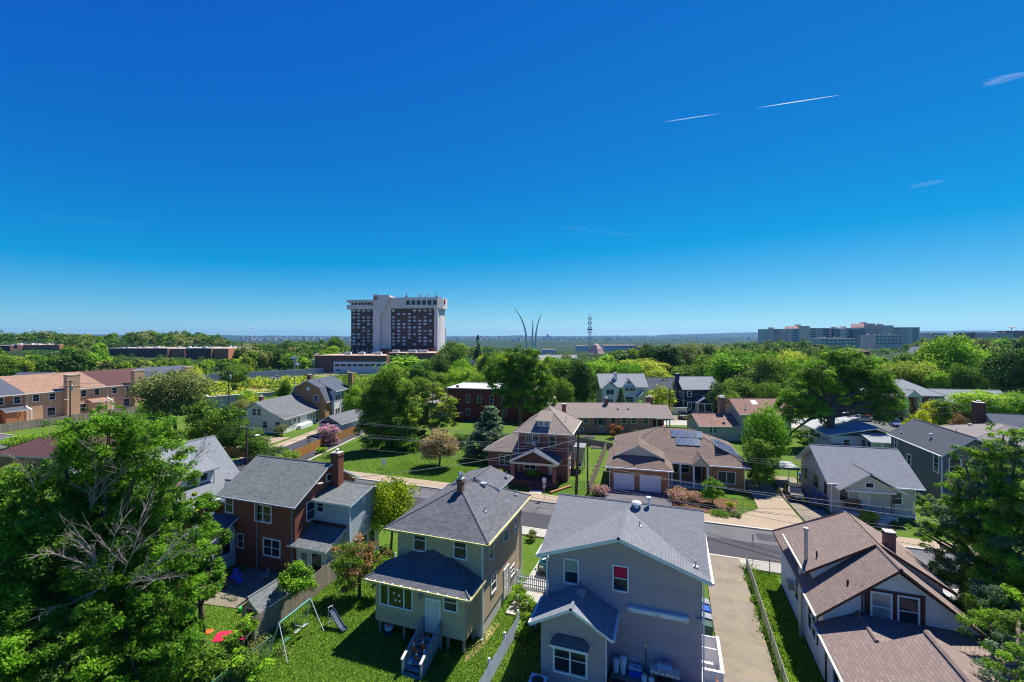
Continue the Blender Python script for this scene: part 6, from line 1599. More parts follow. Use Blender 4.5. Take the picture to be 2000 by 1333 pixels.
T('cone', 1310, 757, 14, 121, 'thin dark conifer left of the navy house', name='conifer')
T('bigshrub', 815, 694, 150, 196, 'wide bright green tree in front of the brown garage block', 'bright')
T('bigshrub', 778, 712, 60, 185, 'bright green tree in front of the white garage wing', 'bright')
T('round1', 880, 666, 72, 250, 'broad dark tree touching the right side of the hotel', 'mid')
T('farcone', 933, 653, 22, 340, 'lone pointed conifer on the skyline right of the hotel', 'dark', name='conifer')
T('round1', 655, 655, 34, 330, 'round tree on the skyline left of the hotel', 'mid')
T('round2', 645, 676, 44, 300, 'green tree left of the hotel podium', 'bright')
T('spread1', 700, 736, 90, 118, 'light green tree behind the slender chimney of the gambrel house', 'mid')

for i, (px, py, w, Y, lf) in enumerate(((300, 778, 60, 105, 'bright'), (330, 770, 50, 112, 'mid'), (375, 760, 50, 118, 'mid'), (420, 812, 60, 88, 'mid'), (505, 772, 46, 112, 'yellow'), (530, 775, 40, 115, 'bright'), (470, 780, 44, 108, 'olive'), (735, 745, 60, 112, 'mid'), (770, 738, 70, 120, 'bright'), (880, 748, 50, 128, 'mid'), (905, 735, 60, 135, 'bright'), (820, 735, 60, 130, 'mid'), (935, 728, 60, 125, 'mid'), (1100, 735, 50, 108, 'mid'), (690, 752, 40, 108, 'bright'), (1030, 740, 60, 106, 'mid'), (1450, 735, 80, 112, 'mid'), (1410, 745, 60, 108, 'dark'), (1500, 745, 70, 108, 'mid'), (1430, 762, 60, 104, 'mid'))):
    T('round%d' % (i % 3), px, py, w, Y, ['bright', 'leafy', 'low', 'rounded', 'bushy'][i % 5]+' tree filling the gap '+['beside the townhouses', 'near the townhouses', 'right of the townhouses', 'over the dark thicket', 'below the highway at left', 'below the highway beside the narrow tree', 'below the highway over the cottage chimney', 'behind the tall dark oak', 'behind the oak crown top', 'left of the red flat roofed building', 'above the red flat roofed building', 'behind the olive tree', 'behind the deep red building roof', 'left of the small white garage', 'beside the slender gambrel chimney', 'under the tall central tree', 'behind the sage green house', 'right of the navy house porch', 'left under the spreading tree', 'behind the sage green chimney'][i], lf)
# near garden trees and shrubs
T('spread0', 764, 932, 104, 42.5, 'bright chartreuse yellow tree beside the pale blue addition', 'lime')
def near_tree(label, lobes, n, size, leafs, base, r, parent_name='tree', group=None, seed=3, dens=9, cs=.22, dead=None, squash=.85, cat='tree', droop=0, aspect=.45, mixw=None):
    """lobes (px, py, Y, radius) -> many clumps; several leaf hues share the crown"""
    g = np.random.default_rng(seed); b = Vector(base); t = thing(parent_name, label, cat, b, 0, group)
    cl = []
    for (px, py, Y, rad) in lobes:
        p = dp(px, Y, zat(py, Y))-b
        k = int(dens*rad**2/1.0)+3
        for _ in range(k):
            d = g.normal(size=3); d /= np.linalg.norm(d); q = rad*(.55+.4*g.random()); rr = cs*rad*(.7+.7*g.random())
            cl.append((p.x+d[0]*q, p.y+d[1]*q, max(.3, p.z+d[2]*q*.9), rr))
    cl = np.array(cl); mixw = mixw or [1/len(leafs)]*len(leafs)
    pick = g.choice(len(leafs), len(cl), p=mixw)
    for i, lf in enumerate(leafs):
        sub = cl[pick == i]
        if len(sub): leaves('crown', sub, int(n*mixw[i]), size, LEAF[lf], t, seed+i, squash, aspect=aspect, droop=droop)
    m = MB(); r0 = r; top = Vector((np.mean(cl[:, 0])*.4, np.mean(cl[:, 1])*.4, float(np.percentile(cl[:, 2], 35))))
    m.cyl((0,0,-.3), (0,0,.5), r0*1.4, r0, 10); m.cyl((0,0,.5), top, r0, r0*.7, 10)
    for (px, py, Y, rad) in lobes:
        e = dp(px, Y, zat(py, Y))-b; s = Vector((0,0,0)).lerp(top, g.uniform(.6, 1)); mid = s.lerp(e, .5)+Vector((g.normal()*.3, g.normal()*.3, .4))
        m.cyl(s, mid, r0*.5, r0*.32, 7); m.cyl(mid, e, r0*.32, r0*.14, 6)
        for _ in range(5):
            c = cl[g.integers(len(cl))]; q = Vector(c[:3])
            if (q-e).length < rad*2.0: m.cyl(e, q, r0*.12, r0*.03, 5)
    m.build('trunk', M['bark'], t, smooth=True)
    return t, cl
def dead_twigs(t, items, seed=5, scale=1.0):
    """bare pale branches: (start px,py,Y) (end px,py,Y) radius"""
    g = random.Random(seed); b = t.location
    for (s, e, r) in items:
        m = MB()
        r *= .62; P = dp(s[0], s[2], zat(s[1], s[2]))-b; Q = dp(e[0], e[2], zat(e[1], e[2]))-b
        def grow(p, q, r, lv):
            d = q-p; L_ = d.length; pts = [p]; n = 4
            bend = Vector((g.uniform(-1,1), g.uniform(-1,1), g.uniform(-.3,1)))*L_*.08
            for i in range(1, n+1): u = i/n; pts.append(p.lerp(q, u)+bend*math.sin(math.pi*u))
            for i in range(n): m.cyl(pts[i], pts[i+1], r*(1-.6*i/n), r*(1-.6*(i+1)/n), 5, cap=False)
            if lv:
                for i in range(1, n+1):
                    for _ in range(2 if lv > 1 else 3):
                        dd = (d.normalized()+Vector((g.uniform(-1,1), g.uniform(-1,1), g.uniform(-.5,.9)))*.75).normalized()
                        s0 = pts[i-1].lerp(pts[i], g.random()); grow(s0, s0+dd*L_*g.uniform(.28, .5), max(.005, r*.5), lv-1)
        grow(P, Q, r, 2); m.build('dead_branch', M['deadwood'], t)
near_tree('tall dark green oak beside the side street junction', [(762, 735, 80, 1.9), (745, 755, 80, 2.4), (785, 762, 80, 2.2), (722, 785, 79, 2.3), (765, 795, 80, 2.8), (803, 800, 80, 2.0), (735, 822, 79, 2.6), (780, 832, 79, 2.6), (712, 845, 78.5, 1.8), (750, 858, 78.5, 2.3), (795, 862, 78.5, 2.2), (765, 885, 78, 1.7), (722, 872, 78, 1.5)],
    62000, .3, ['dark', 'mid', 'bright'], (dp(765, 80).x, dp(765, 80).y, 0), .4, 'oak_tree', dens=6, cs=.3, seed=61, mixw=[.4, .42, .18])
near_tree('wide layered tree with bronze tips right behind the tall dark oak', [(845, 765, 84, 2.0), (822, 790, 84, 2.0), (868, 790, 84, 2.1), (840, 815, 83, 2.4), (880, 820, 83, 1.6), (815, 840, 82.5, 1.7), (858, 842, 82, 1.7), (835, 862, 82, 1.4)],
    32000, .27, ['olive', 'mid', 'yellow'], (dp(845, 84).x, dp(845, 84).y, 0), .25, 'tree', dens=6, cs=.28, seed=62, mixw=[.4, .35, .25], squash=.6)
near_tree('tall broad tree with dark trunk between the red flat roofed building and long ranch house', [(1000, 702, 94, 2.3), (1035, 700, 94, 2.1), (970, 722, 94, 2.4), (1010, 730, 94, 2.8), (1052, 728, 93, 2.3), (980, 755, 93, 2.3), (1025, 762, 93, 2.6), (1062, 760, 93, 1.9), (958, 748, 93, 1.5), (995, 788, 93, 1.8), (1045, 792, 92, 2.0), (1015, 685, 95, 1.2), (1075, 785, 92, 1.3)],
    66000, .3, ['bright', 'mid', 'dark'], (dp(1016, 93).x, dp(1016, 93).y, 0), .45, 'tree', dens=5.5, cs=.3, seed=63, mixw=[.35, .45, .2])
t, cl = near_tree('huge glossy green ash tree with bare dead branches filling the lower left',
    [(300, 1010, 29, 2.1), (355, 940, 29.5, 1.2), (230, 960, 29.5, 2.2), (120, 1010, 28.5, 2.0), (380, 1110, 28.5, 1.2), (150, 1150, 27, 2.6), (280, 1150, 28, 2.2), (60, 1110, 28, 2.6), (160, 990, 28.5, 2.0), (20, 1240, 26, 2.4), (250, 1250, 26.5, 2.0), (120, 1330, 25, 2.2), (300, 1330, 25, 1.8), (200, 870, 27.5, 2.2), (290, 850, 28, 1.5), (320, 905, 27.5, 1.7), (110, 925, 27.5, 1.6), (40, 960, 27, 1.6), (215, 940, 29, 2.0),
     (90, 1060, 25.5, 2.2), (10, 1060, 25, 1.8), (240, 1020, 27.5, 1.8), (330, 1000, 27.5, 1.2), (200, 1120, 25.5, 2.0), (310, 1090, 26.5, 1.7), (385, 1070, 27, 1.3),
     (90, 1190, 24.5, 2.0), (0, 1170, 24, 1.9), (210, 1210, 24.5, 1.8), (320, 1180, 25.5, 1.6), (395, 1150, 26.5, 1.1), (150, 1290, 23, 1.6), (40, 1290, 22.5, 2), (260, 1300, 24, 1.6), (350, 1270, 25, 1.4), (-40, 1220, 25, 2.2), (-50, 1020, 27, 2), (215, 800, 28, .7), (115, 835, 28, .9), (165, 810, 28.5, .5)],
    380000, .17, ['ash', 'ashlt', 'dark'], (dp(200, 27.5).x, dp(200, 27.5).y, 0), .42, 'ash_tree', dens=14, cs=.2, seed=11, mixw=[.52, .38, .1])
dead_twigs(t, [((205, 1155, 24.6), (150, 1040, 23.8), .07), ((205, 1155, 24.6), (230, 1030, 24.0), .05), ((200, 1148, 24.5), (60, 1232, 23.2), .06), ((245, 1150, 24.4), (350, 1080, 24), .06), ((190, 1110, 24.2), (100, 1080, 23.6), .05), ((240, 1120, 24.4), (275, 1010, 24), .05),
               ((175, 1000, 26.5), (185, 900, 26), .06), ((178, 990, 26.5), (250, 920, 26.2), .05), ((70, 960, 26), (30, 900, 25.6), .05), ((75, 950, 26), (120, 880, 25.8), .04), ((330, 960, 27), (395, 880, 27.4), .04), ((255, 1140, 24.4), (330, 1130, 23.8), .045)])
t, _ = near_tree('narrow leafy green tree at the right edge of the huge ash tree', [(398, 1000, 31, 1.1), (410, 1060, 30, 1.2), (405, 1120, 29, 1.1), (365, 1190, 28, 1.0), (340, 1250, 27, 1.2)],
    30000, .17, ['ash', 'ashlt', 'dark'], (dp(395, 29.5).x, dp(395, 29.5).y, 0), .2, 'ash_tree', dens=7, cs=.28, seed=12, mixw=[.5, .42, .08])
t, _ = near_tree('orange yellow turning sapling beside the pale grey roof', [(365, 975, 33, .55), (385, 990, 32.5, .4)], 2500, .17, ['orange', 'lime'], (dp(372, 33).x, dp(372, 33).y, 0), .08, 'sapling', seed=21)
t, cl = near_tree('tall feathery dark green tree filling the right edge beside the white cottage',
    [(1955, 1195, 24.5, 1.5), (1925, 1165, 26, 1.2), (1990, 1200, 23.5, 1.4), (1915, 1225, 25.5, .9), (1960, 1300, 20, 1.1), (1935, 1240, 22.5, 1.2), (1985, 1325, 19, 1.2), (2000, 1240, 22, 1.4), (1790, 1035, 30.5, .7), (1815, 985, 30, .8), (1850, 935, 29.5, .9), (1880, 890, 28.5, .8), (1960, 850, 27.5, .9), (1880, 1010, 28.5, 1.6), (1925, 930, 28, 1.5), (1830, 1060, 29, 1.1), (1960, 1060, 27, 1.8), (1900, 1130, 27.5, 1.5), (1940, 1210, 26.5, 1.6), (1990, 1160, 26, 1.8), (1970, 1270, 25, 1.6), (1945, 900, 28, 1.5), (1985, 870, 27, 1.3), (1890, 960, 29, 1.5), (1960, 990, 27, 1.8), (1840, 1010, 30, 1.3), (1810, 1040, 30, .9), (1905, 1060, 28, 1.6), (1990, 1080, 26, 1.9), (1860, 1120, 28.5, 1.4), (1945, 1150, 26.5, 1.7), (1900, 1200, 27, 1.3), (1985, 1230, 25, 1.6), (1935, 1270, 25.5, 1.3), (1960, 1310, 24.5, 1.4), (2030, 980, 26, 2), (2040, 1150, 25, 2)],
    260000, .14, ['mid', 'bright', 'blue'], (dp(1985, 27).x, dp(1985, 27).y, 0), .3, 'tree', dens=11, cs=.19, seed=31, mixw=[.45, .25, .3], aspect=.32)
t, _ = near_tree('wide spreading tree with forked dark trunk behind the beige bungalow',
    [(1650, 715, 84, 3.4), (1600, 735, 83, 3.0), (1555, 770, 82, 2.6), (1700, 735, 83, 3.0), (1735, 775, 82, 2.6), (1590, 795, 82, 2.6), (1640, 770, 84, 2.8), (1690, 790, 84, 2.4), (1725, 810, 81, 2.0), (1550, 812, 81, 1.8), (1755, 790, 82, 1.5), (1625, 700, 85, 2.2), (1568, 745, 84, 2.2), (1675, 712, 84, 2.4), (1715, 755, 82, 2.4), (1530, 795, 82, 1.8), (1545, 845, 80, 1.2), (1770, 810, 81, 1.1), (1610, 820, 83, 1.6)],
    95000, .32, ['bright', 'mid', 'dark'], (dp(1617, 82).x, dp(1617, 82).y, 0), .75, 'spreading_tree', dens=5, cs=.28, seed=41, mixw=[.5, .38, .12])
t, _ = near_tree('crepe myrtle with rusty buds between the red brick house and the tan house', [(690, 1105, 34.5, 1.3), (735, 1095, 35, 1.1), (665, 1085, 35, 1.0), (705, 1075, 35.2, 1.1), (680, 1135, 34, .9), (730, 1130, 34.6, .9)], 15000, .15, ['rust', 'mid'], (dp(702, 34.8).x, dp(702, 34.8).y, 0), .12, 'crepe_myrtle', dens=14, cs=.3, seed=51, mixw=[.4, .6])
t, _ = near_tree('small bright green tree over the grey wooden fence', [(578, 1128, 31.8, 1.05), (560, 1140, 31.5, .8), (598, 1140, 32, .8), (580, 1150, 31.6, .7)], 8000, .15, ['bright', 'mid'], (dp(572, 33).x-.3, dp(572, 33).y+.4, 0), .09, 'tree', dens=14, cs=.32, seed=52)
t, _ = near_tree('tangle of vines over the bay window of the grey house', [(1120, 1290, 27.0, .6), (1150, 1300, 26.8, .5), (1135, 1265, 27.2, .4), (1170, 1262, 27.8, .45), (1108, 1316, 26.4, .5), (1140, 1322, 26.2, .6), (1176, 1300, 27.0, .4)], 7000, .12, ['bright', 'mid'], (dp(1135, 26.8).x, dp(1135, 26.8).y, 0), .04, 'climbing_vine', dens=20, cs=.4, seed=53, cat='vine')
t, _ = near_tree('flowering hedge with white blossoms along the white picket fence', [(1020, 1165, 33.5, .6), (1032, 1190, 32.6, .65), (1022, 1215, 31.6, .6), (1030, 1240, 30.8, .65), (1015, 1150, 34.2, .5), (1018, 1255, 30, .5)], 8000, .13, ['mid', 'bright', 'whitefl'], (dp(1024, 32).x, dp(1024, 32).y, 0), .05, 'hedge', dens=18, cs=.35, seed=54, mixw=[.5, .45, .05], cat='hedge')
t, _ = near_tree('overgrown bush between the fence and the red canopy at lower left', [(480, 1225, 29, .8), (455, 1250, 28, .7), (440, 1280, 27, .8), (470, 1295, 26.5, .8), (495, 1215, 29.6, .5), (430, 1315, 26, .8), (505, 1305, 26, .7), (390, 1300, 26.5, .9)], 14000, .16, ['mid', 'bright', 'dark'], (dp(455, 27.5).x, dp(455, 27.5).y, 0), .06, 'bush', dens=14, cs=.34, seed=55, mixw=[.4, .4, .2], cat='bush')
def B(px, py, w, h, Y, label, leaf, flower=None, n=2600, size=.13, fr=.3, name='bush', cat='bush', seed=None):
    p = dp(px, Y); g = np.random.default_rng(int(px+py)); t = thing(name, label, cat, (p.x, p.y, 0))
    cl = crown('round', w, h, 0, 16, g); cl[:, 2] = np.clip(cl[:, 2], .1, None)
    leaves('foliage', cl, n, size, LEAF[leaf], t, int(px))
    if flower:
        fl = leaves('blossom', cl*np.array([1.04, 1.04, 1.06, 1.05]), int(n*fr), size*1.1, LEAF[flower], t, int(py), up=1.2, shell=.95, aspect=.9)
    m = MB()
    for i in range(4): m.cyl((0,0,-.1), (cl[i][0]*.6, cl[i][1]*.6, cl[i][2]), .03, .015, 5)
    m.build('stems', M['bark'], t); return t
def yof(py): return F*HC/(py-HY)
B(645, 855, 4.6, 3.6, yof(868), 'pink blossoming crepe myrtle beside the orange fence', 'mid', 'pink', 4500, .2, .75, 'crepe_myrtle')
B(1201, 852, 3.0, 2.8, yof(857), 'dark green shrub with red flower heads behind the ranch house', 'mid', 'red', 2600, .2, .3, 'flowering_shrub')
B(1172, 968, 2.6, 1.2, yof(968), 'rose pink flowering bush left of the garage driveway', 'dark', 'rose', 2200, .13, .5)
B(1325, 970, 3.4, 1.3, yof(978), 'rose bush at the left of the bed in front of the ranch porch', 'olive', 'rose', 2600, .13, .45)
B(1358, 972, 2.6, 1.2, yof(982), 'rose bush in the middle of the bed in front of the ranch porch', 'olive', 'rose', 2200, .13, .35)
B(1391, 975, 2.9, 3.2, yof(986), 'tall bright green shrub in the ranch front bed', 'bright', None, 5200, .16)
B(1425, 985, 1.0, 1.4, yof(1000), 'small upright light green shrub at the right of the ranch front bed', 'lime', None, 1400, .12)
B(1405, 1003, 2.4, .6, yof(1008), 'low green groundcover mound at the pavement before the ranch house', 'mid', None, 1800, .12)
B(1437, 1006, 1.4, .7, yof(1011), 'low grey green mound beside the sandy driveway', 'olive', None, 1200, .12)
B(1040, 925, 2.3, 1.7, yof(938), 'clipped bright green bush before the square brick house porch', 'bright', None, 4200, .12)
B(978, 925, 2.1, 1.2, yof(934), 'clipped yellow green bush before the brick side wing', 'yellow', None, 3200, .12)
B(1600, 975, 3.6, 1.4, yof(990), 'hydrangea with lilac flower heads beside the bungalow', 'mid', 'lilac', 3200, .16, .4, 'hydrangea')
B(1697, 1008, 2.6, 1.1, yof(1020), 'yellow green bush in the bungalow front yard', 'yellow', None, 2600, .13)
B(1750, 1028, 1.3, .7, yof(1032), 'small dark bush on the bungalow lawn', 'dark', None, 1200, .12)
B(1040, 1049, 1.4, 1.0, yof(1056), 'small round bush at the kerb beside the teal car', 'olive', None, 1600, .12)
B(525, 895, 6, 2.2, yof(900), 'wide dark shrub bed behind the brick house ridge', 'dark', None, 4200, .24)
B(560, 905, 4, 1.8, yof(905), 'leafy shrub near the stop sign', 'mid', None, 3000, .22)
B(628, 880, 2.2, 1.0, yof(885), 'low green bush inside the orange fence corner', 'bright', None, 1400, .2)
B(550, 838, 3.4, 2.2, yof(852), 'grey green shrub under the cottage gable windows', 'olive', None, 2400, .22)
B(1395, 815, 4.0, 1.0, yof(822), 'low hedge before the navy house', 'bright', None, 1600, .25)
B(1262, 868, 2.2, 1.6, yof(872), 'yellow green shrub at the right corner of the long ranch', 'lime', None, 1600, .2)
B(1241, 850, 2.0, 2.2, yof(860), 'dark green shrub beside the long ranch porch', 'dark', None, 1600, .2)
B(445, 872, 7, 3.0, yof(885), 'thicket behind the orange brown fence at left', 'mid', None, 4500, .24)
B(410, 860, 6, 3.0, yof(890), 'dark thicket left of the street lamp pole', 'dark', None, 3500, .24)
B(385, 900, 6, 3.2, yof(915), 'dense shrubbery behind the pale cape roof', 'mid', None, 4000, .24)
B(430, 820, 6, 4.2, yof(855), 'bushy tree mass left of the cottage', 'mid', None, 4000, .26)
for i, (px, py, Y, w, hh) in enumerate(((60, 862, 78, 6, 3), (150, 848, 84, 7, 4), (215, 840, 88, 7, 4.5), (285, 850, 84, 7, 4), (330, 868, 74, 6, 3.5), (260, 880, 68, 6, 3.5), (30, 905, 60, 6, 3.2))):
    B(px, py, w, hh, Y, ['low', 'broad', 'bushy', 'rounded', 'dense', 'dark', 'leafy'][i]+' shrub behind the ash tree, '+['under the grey porch', 'below the leftmost chimney', 'below the utility pole', 'below the maroon roof', 'left of the cape house', 'between ash crown and cape roof', 'beside the maroon garage roof'][i], ['mid', 'bright', 'dark', 'mid', 'bright', 'dark', 'mid'][i], None, 4500, .26)
B(1640, 850, 3, 1.6, yof(885), 'rust red shrub beside the sunroom', 'rust', 'rose', 1600, .2, .3)
B(870, 1322, .8, .4, 28, 'weed tuft on the lawn beside the picket fence', 'mid', None, 500, .1)
# strip of weeds along the chain link fence, one ground cover mass
g = np.random.default_rng(77)
st = [(6.2+g.normal()*.18, y, .15, .28+.2*g.random()) for y in np.arange(24, 43.5, .22)]
o = leaves('weeds', st, 9000, .12, LEAF['mid'], seed=7); setp(o, kind='stuff')
st = [(-24.6+g.normal()*.7, y, .1, .3+.25*g.random()) for y in np.arange(16, 22.6, .16)]
o = leaves('weeds', st, 6000, .12, LEAF['olive'], seed=8); setp(o, kind='stuff')
# grass blades on the near lawns
def blades(n, x0, x1, y0, y1, seed):
    g = np.random.default_rng(seed); x = g.uniform(x0, x1, n); y = g.uniform(y0, y1, n); a = g.uniform(0, 6.28, n); h = g.uniform(.05, .13, n); w = .03
    p0 = np.stack([x-np.cos(a)*w, y-np.sin(a)*w, np.zeros(n)], 1); p1 = np.stack([x+np.cos(a)*w, y+np.sin(a)*w, np.zeros(n)], 1)
    p2 = np.stack([x+g.normal(size=n)*.05, y+g.normal(size=n)*.05, h], 1); V = np.stack([p0, p1, p2], 1).reshape(-1, 3)
    me = bpy.data.meshes.new('grass'); me.vertices.add(3*n); me.vertices.foreach_set('co', V.ravel()); me.loops.add(3*n); me.loops.foreach_set('vertex_index', np.arange(3*n, dtype=np.int32))
    me.polygons.add(n); me.polygons.foreach_set('loop_start', np.arange(0, 3*n, 3, dtype=np.int32))
    at = me.attributes.new('var', 'FLOAT', 'FACE'); at.data.foreach_set('value', g.random(n).astype(np.float32)); me.update(calc_edges=True); me.materials.append(LEAF['grass'])
    o = bpy.data.objects.new('grass', me); C.objects.link(o); setp(o, kind='stuff')
blades(90000, -26.4, -10.4, 14, 33, 1); blades(14000, -10.4, -7.8, 14, 33, 5); blades(60000, -56, -22, 55.5, 78, 6); blades(26000, 6.5, 8.2, 24, 43.2, 2); blades(16000, -34, -26.8, 14, 27, 3); blades(24000, -40, 14, 55.2, 62, 4)

# ---- the canopy behind: rows of trees, each its own object
EXC = []   # keep-out: (px0, px1, Ymin, Ymax)
EXC += [(0, 320, 0, 150), (660, 900, 225, 330), (605, 900, 212, 300), (1160, 1420, 0, 140), (1060, 1280, 205, 262), (1630, 1770, 215, 310), (1500, 1810, 540, 620), (1595, 1765, 420, 470), (200, 455, 318, 380), (-20, 120, 340, 410), (1730, 1960, 0, 125), (820, 1010, 0, 125), (0, 700, 0, 105), (1140, 1190, 500, 545)]
EXC += [(1885, 1965, 140, 168), (1260, 1380, 135, 185), (1785, 1815, 290, 315), (1888, 2040, 590, 670), (1750, 1790, 250, 275)]
def hwdist(X, Y): return (X+155)*.714-(Y-158)*.70
def sil(px):
    pts = [(-60, 655), (60, 648), (150, 651), (200, 656), (290, 648), (390, 652), (430, 660), (470, 670), (520, 672), (600, 666), (670, 668), (680, 694), (850, 700), (870, 678), (960, 682), (1040, 690), (1160, 694), (1240, 682), (1330, 676), (1420, 676), (1500, 664), (1560, 664), (1640, 690), (1760, 684), (1800, 662), (1830, 658), (1950, 659), (2060, 660)]
    for (a, b), (c_, d) in zip(pts, pts[1:]):
        if a <= px <= c_: return b+(d-b)*(px-a)/(c_-a)
    return 675
rr = random.Random(99); spots = []
for Y in (118, 132, 148, 166, 186, 208, 232, 260, 292, 328, 368, 412, 460, 520, 590, 680, 780, 900, 1040, 1200):
    px = -50.0; stp = (7.6+Y*.0075)*F/Y*(1.12 if Y < 330 else .62)
    while px < 2050:
        px += stp*rr.uniform(.8, 1.25); y = Y*rr.uniform(.96, 1.06); X = (px-1000)/F*y
        if any(a-6 <= px <= b+6 and c_ <= y <= d for a, b, c_, d in EXC): continue
        if -14 < hwdist(X, y) < 24 and y < 420: continue
        if 385 < px < 720 and y < 165: continue
        if 600 < px < 775 and y < 240: continue
        if 880 < px < 950 and 200 < y < 330: continue            # street gap
        if y < 220 and px < 640 and hwdist(X, y) > 0 and rr.random() < .45: continue
        x_, y_ = cam2w(X, y); z = terrw(x_, y_); lim = sil(px)+rr.uniform(0, 9)*(1 if rr.random() < .8 else -.6)
        if 205 < px < 455 and y < 325: lim = max(lim, 703-(325-y)*.01+rr.uniform(0, 6))
        if 10 < px < 120 and y < 350: lim = max(lim, 691+rr.uniform(0, 6))
        if y > 600: lim = max(lim, 660+rr.uniform(0, 6)) if 470 < px < 1500 else lim-2
        Hm = zat(lim, y)-z; H = min(rr.uniform(9, 15.5)*(1.15 if y > 330 else 1), Hm)
        if H < 4.2: continue
        spots.append((px, X, y, H))
for _ in range(110):
    px = rr.uniform(120, 640); y = rr.uniform(140, 325); X = (px-1000)/F*y
    if hwdist(X, y) > -14 or (px > 600 and y > 205): continue
    if px < 320 and y < 150: continue
    x_, y_ = cam2w(X, y); z = terrw(x_, y_); lim = 700+rr.uniform(-2, 8) if px < 455 else rr.uniform(676, 700)
    H = min(zat(lim, y)-z, 14)
    if H > 4.2: spots.append((px, X, y, H))
spots.sort(key=lambda s: s[2]); n_ind = 0; far_cl = []
hues = ['mid', 'mid', 'dark', 'bright', 'olive', 'mid', 'dark', 'yellow', 'bright']
adj = {'mid': 'mid green', 'dark': 'dark green', 'bright': 'bright green', 'olive': 'olive green', 'yellow': 'yellow green'}
for (px, X, y, H) in spots:
    x_, y_ = cam2w(X, y); z = terrw(x_, y_)
    if y > 330: hue = rr.choice(['mid', 'dark', 'dark', 'mid', 'olive'])
    else: hue = rr.choice(hues)
    if n_ind < 262:
        n_ind += 1
        key = rr.choice(['round0', 'round1', 'round2', 'spread0', 'spread1', 'oval0', 'oval1']) if y < 170 else 'far%d' % rr.randrange(3)
        side = 'left of the hotel' if px < 670 else ('between the hotel and the navy house' if px < 1340 else 'right of the navy house')
        dist = 'nearer belt' if y < 170 else ('middle belt' if y < 260 else 'farther belt')
        place(key, x_, y_, z, H, min(H*1.05, rr.uniform(7.5, 11.5)), f'{adj[hue]} leafy tree of the {dist} {side}', f'{adj[hue]} trees, {dist}, {side}', hue)
    else: far_cl.append((x_, y_, z, H, hue))
for hue in ('mid', 'dark', 'olive'):
    cl = []; g = np.random.default_rng(5)
    for (x_, y_, z, H, h2) in far_cl:
        if h2 != hue: continue
        W = 11
        for _ in range(9):
            u = g.normal(size=3); u /= np.linalg.norm(u); cl.append((x_+u[0]*W*.36, y_+u[1]*W*.36, z+H*.58+u[2]*H*.27, W*.19))
    if cl:
        o = leaves('woodland', cl, len(cl)*42, 1.2, LEAF[hue], seed=3, aspect=.8, shell=.7); setp(o, 'far belt of trees too many to count', 'woodland', kind='stuff')

# continuous undergrowth between the trees
g = np.random.default_rng(21); cl = {'mid': [], 'dark': [], 'yellow': []}
for _ in range(5200):
    px = g.uniform(-40, 2040); y = 112*(4.2**g.random()); X = (px-1000)/F*y
    if any(a-4 <= px <= b+4 and c_ <= y <= d for a, b, c_, d in EXC) or -17 < hwdist(X, y) < 9 or (880 < px < 950 and 200 < y < 330): continue
    x_, y_ = cam2w(X, y); r_ = g.uniform(1.6, 3.2); k = 'yellow' if (hwdist(X, y) > 0 and y < 210 and px < 900 and g.random() < .5) else ('dark' if g.random() < .5 else 'mid')
    if px < 780 and y < 170: r_ *= .5
    cl[k].append((x_, y_, terrw(x_, y_)+r_*.3, r_))
for k, c in cl.items():
    o = leaves('undergrowth', c, len(c)*60, .75, LEAF[k], seed=9, squash=.7, aspect=.8); setp(o, kind='stuff')
for k, P in PROTO.items():
    for q in ('trunk', 'crown'):
        if (k, q) not in used: bpy.data.objects.remove(P[q])
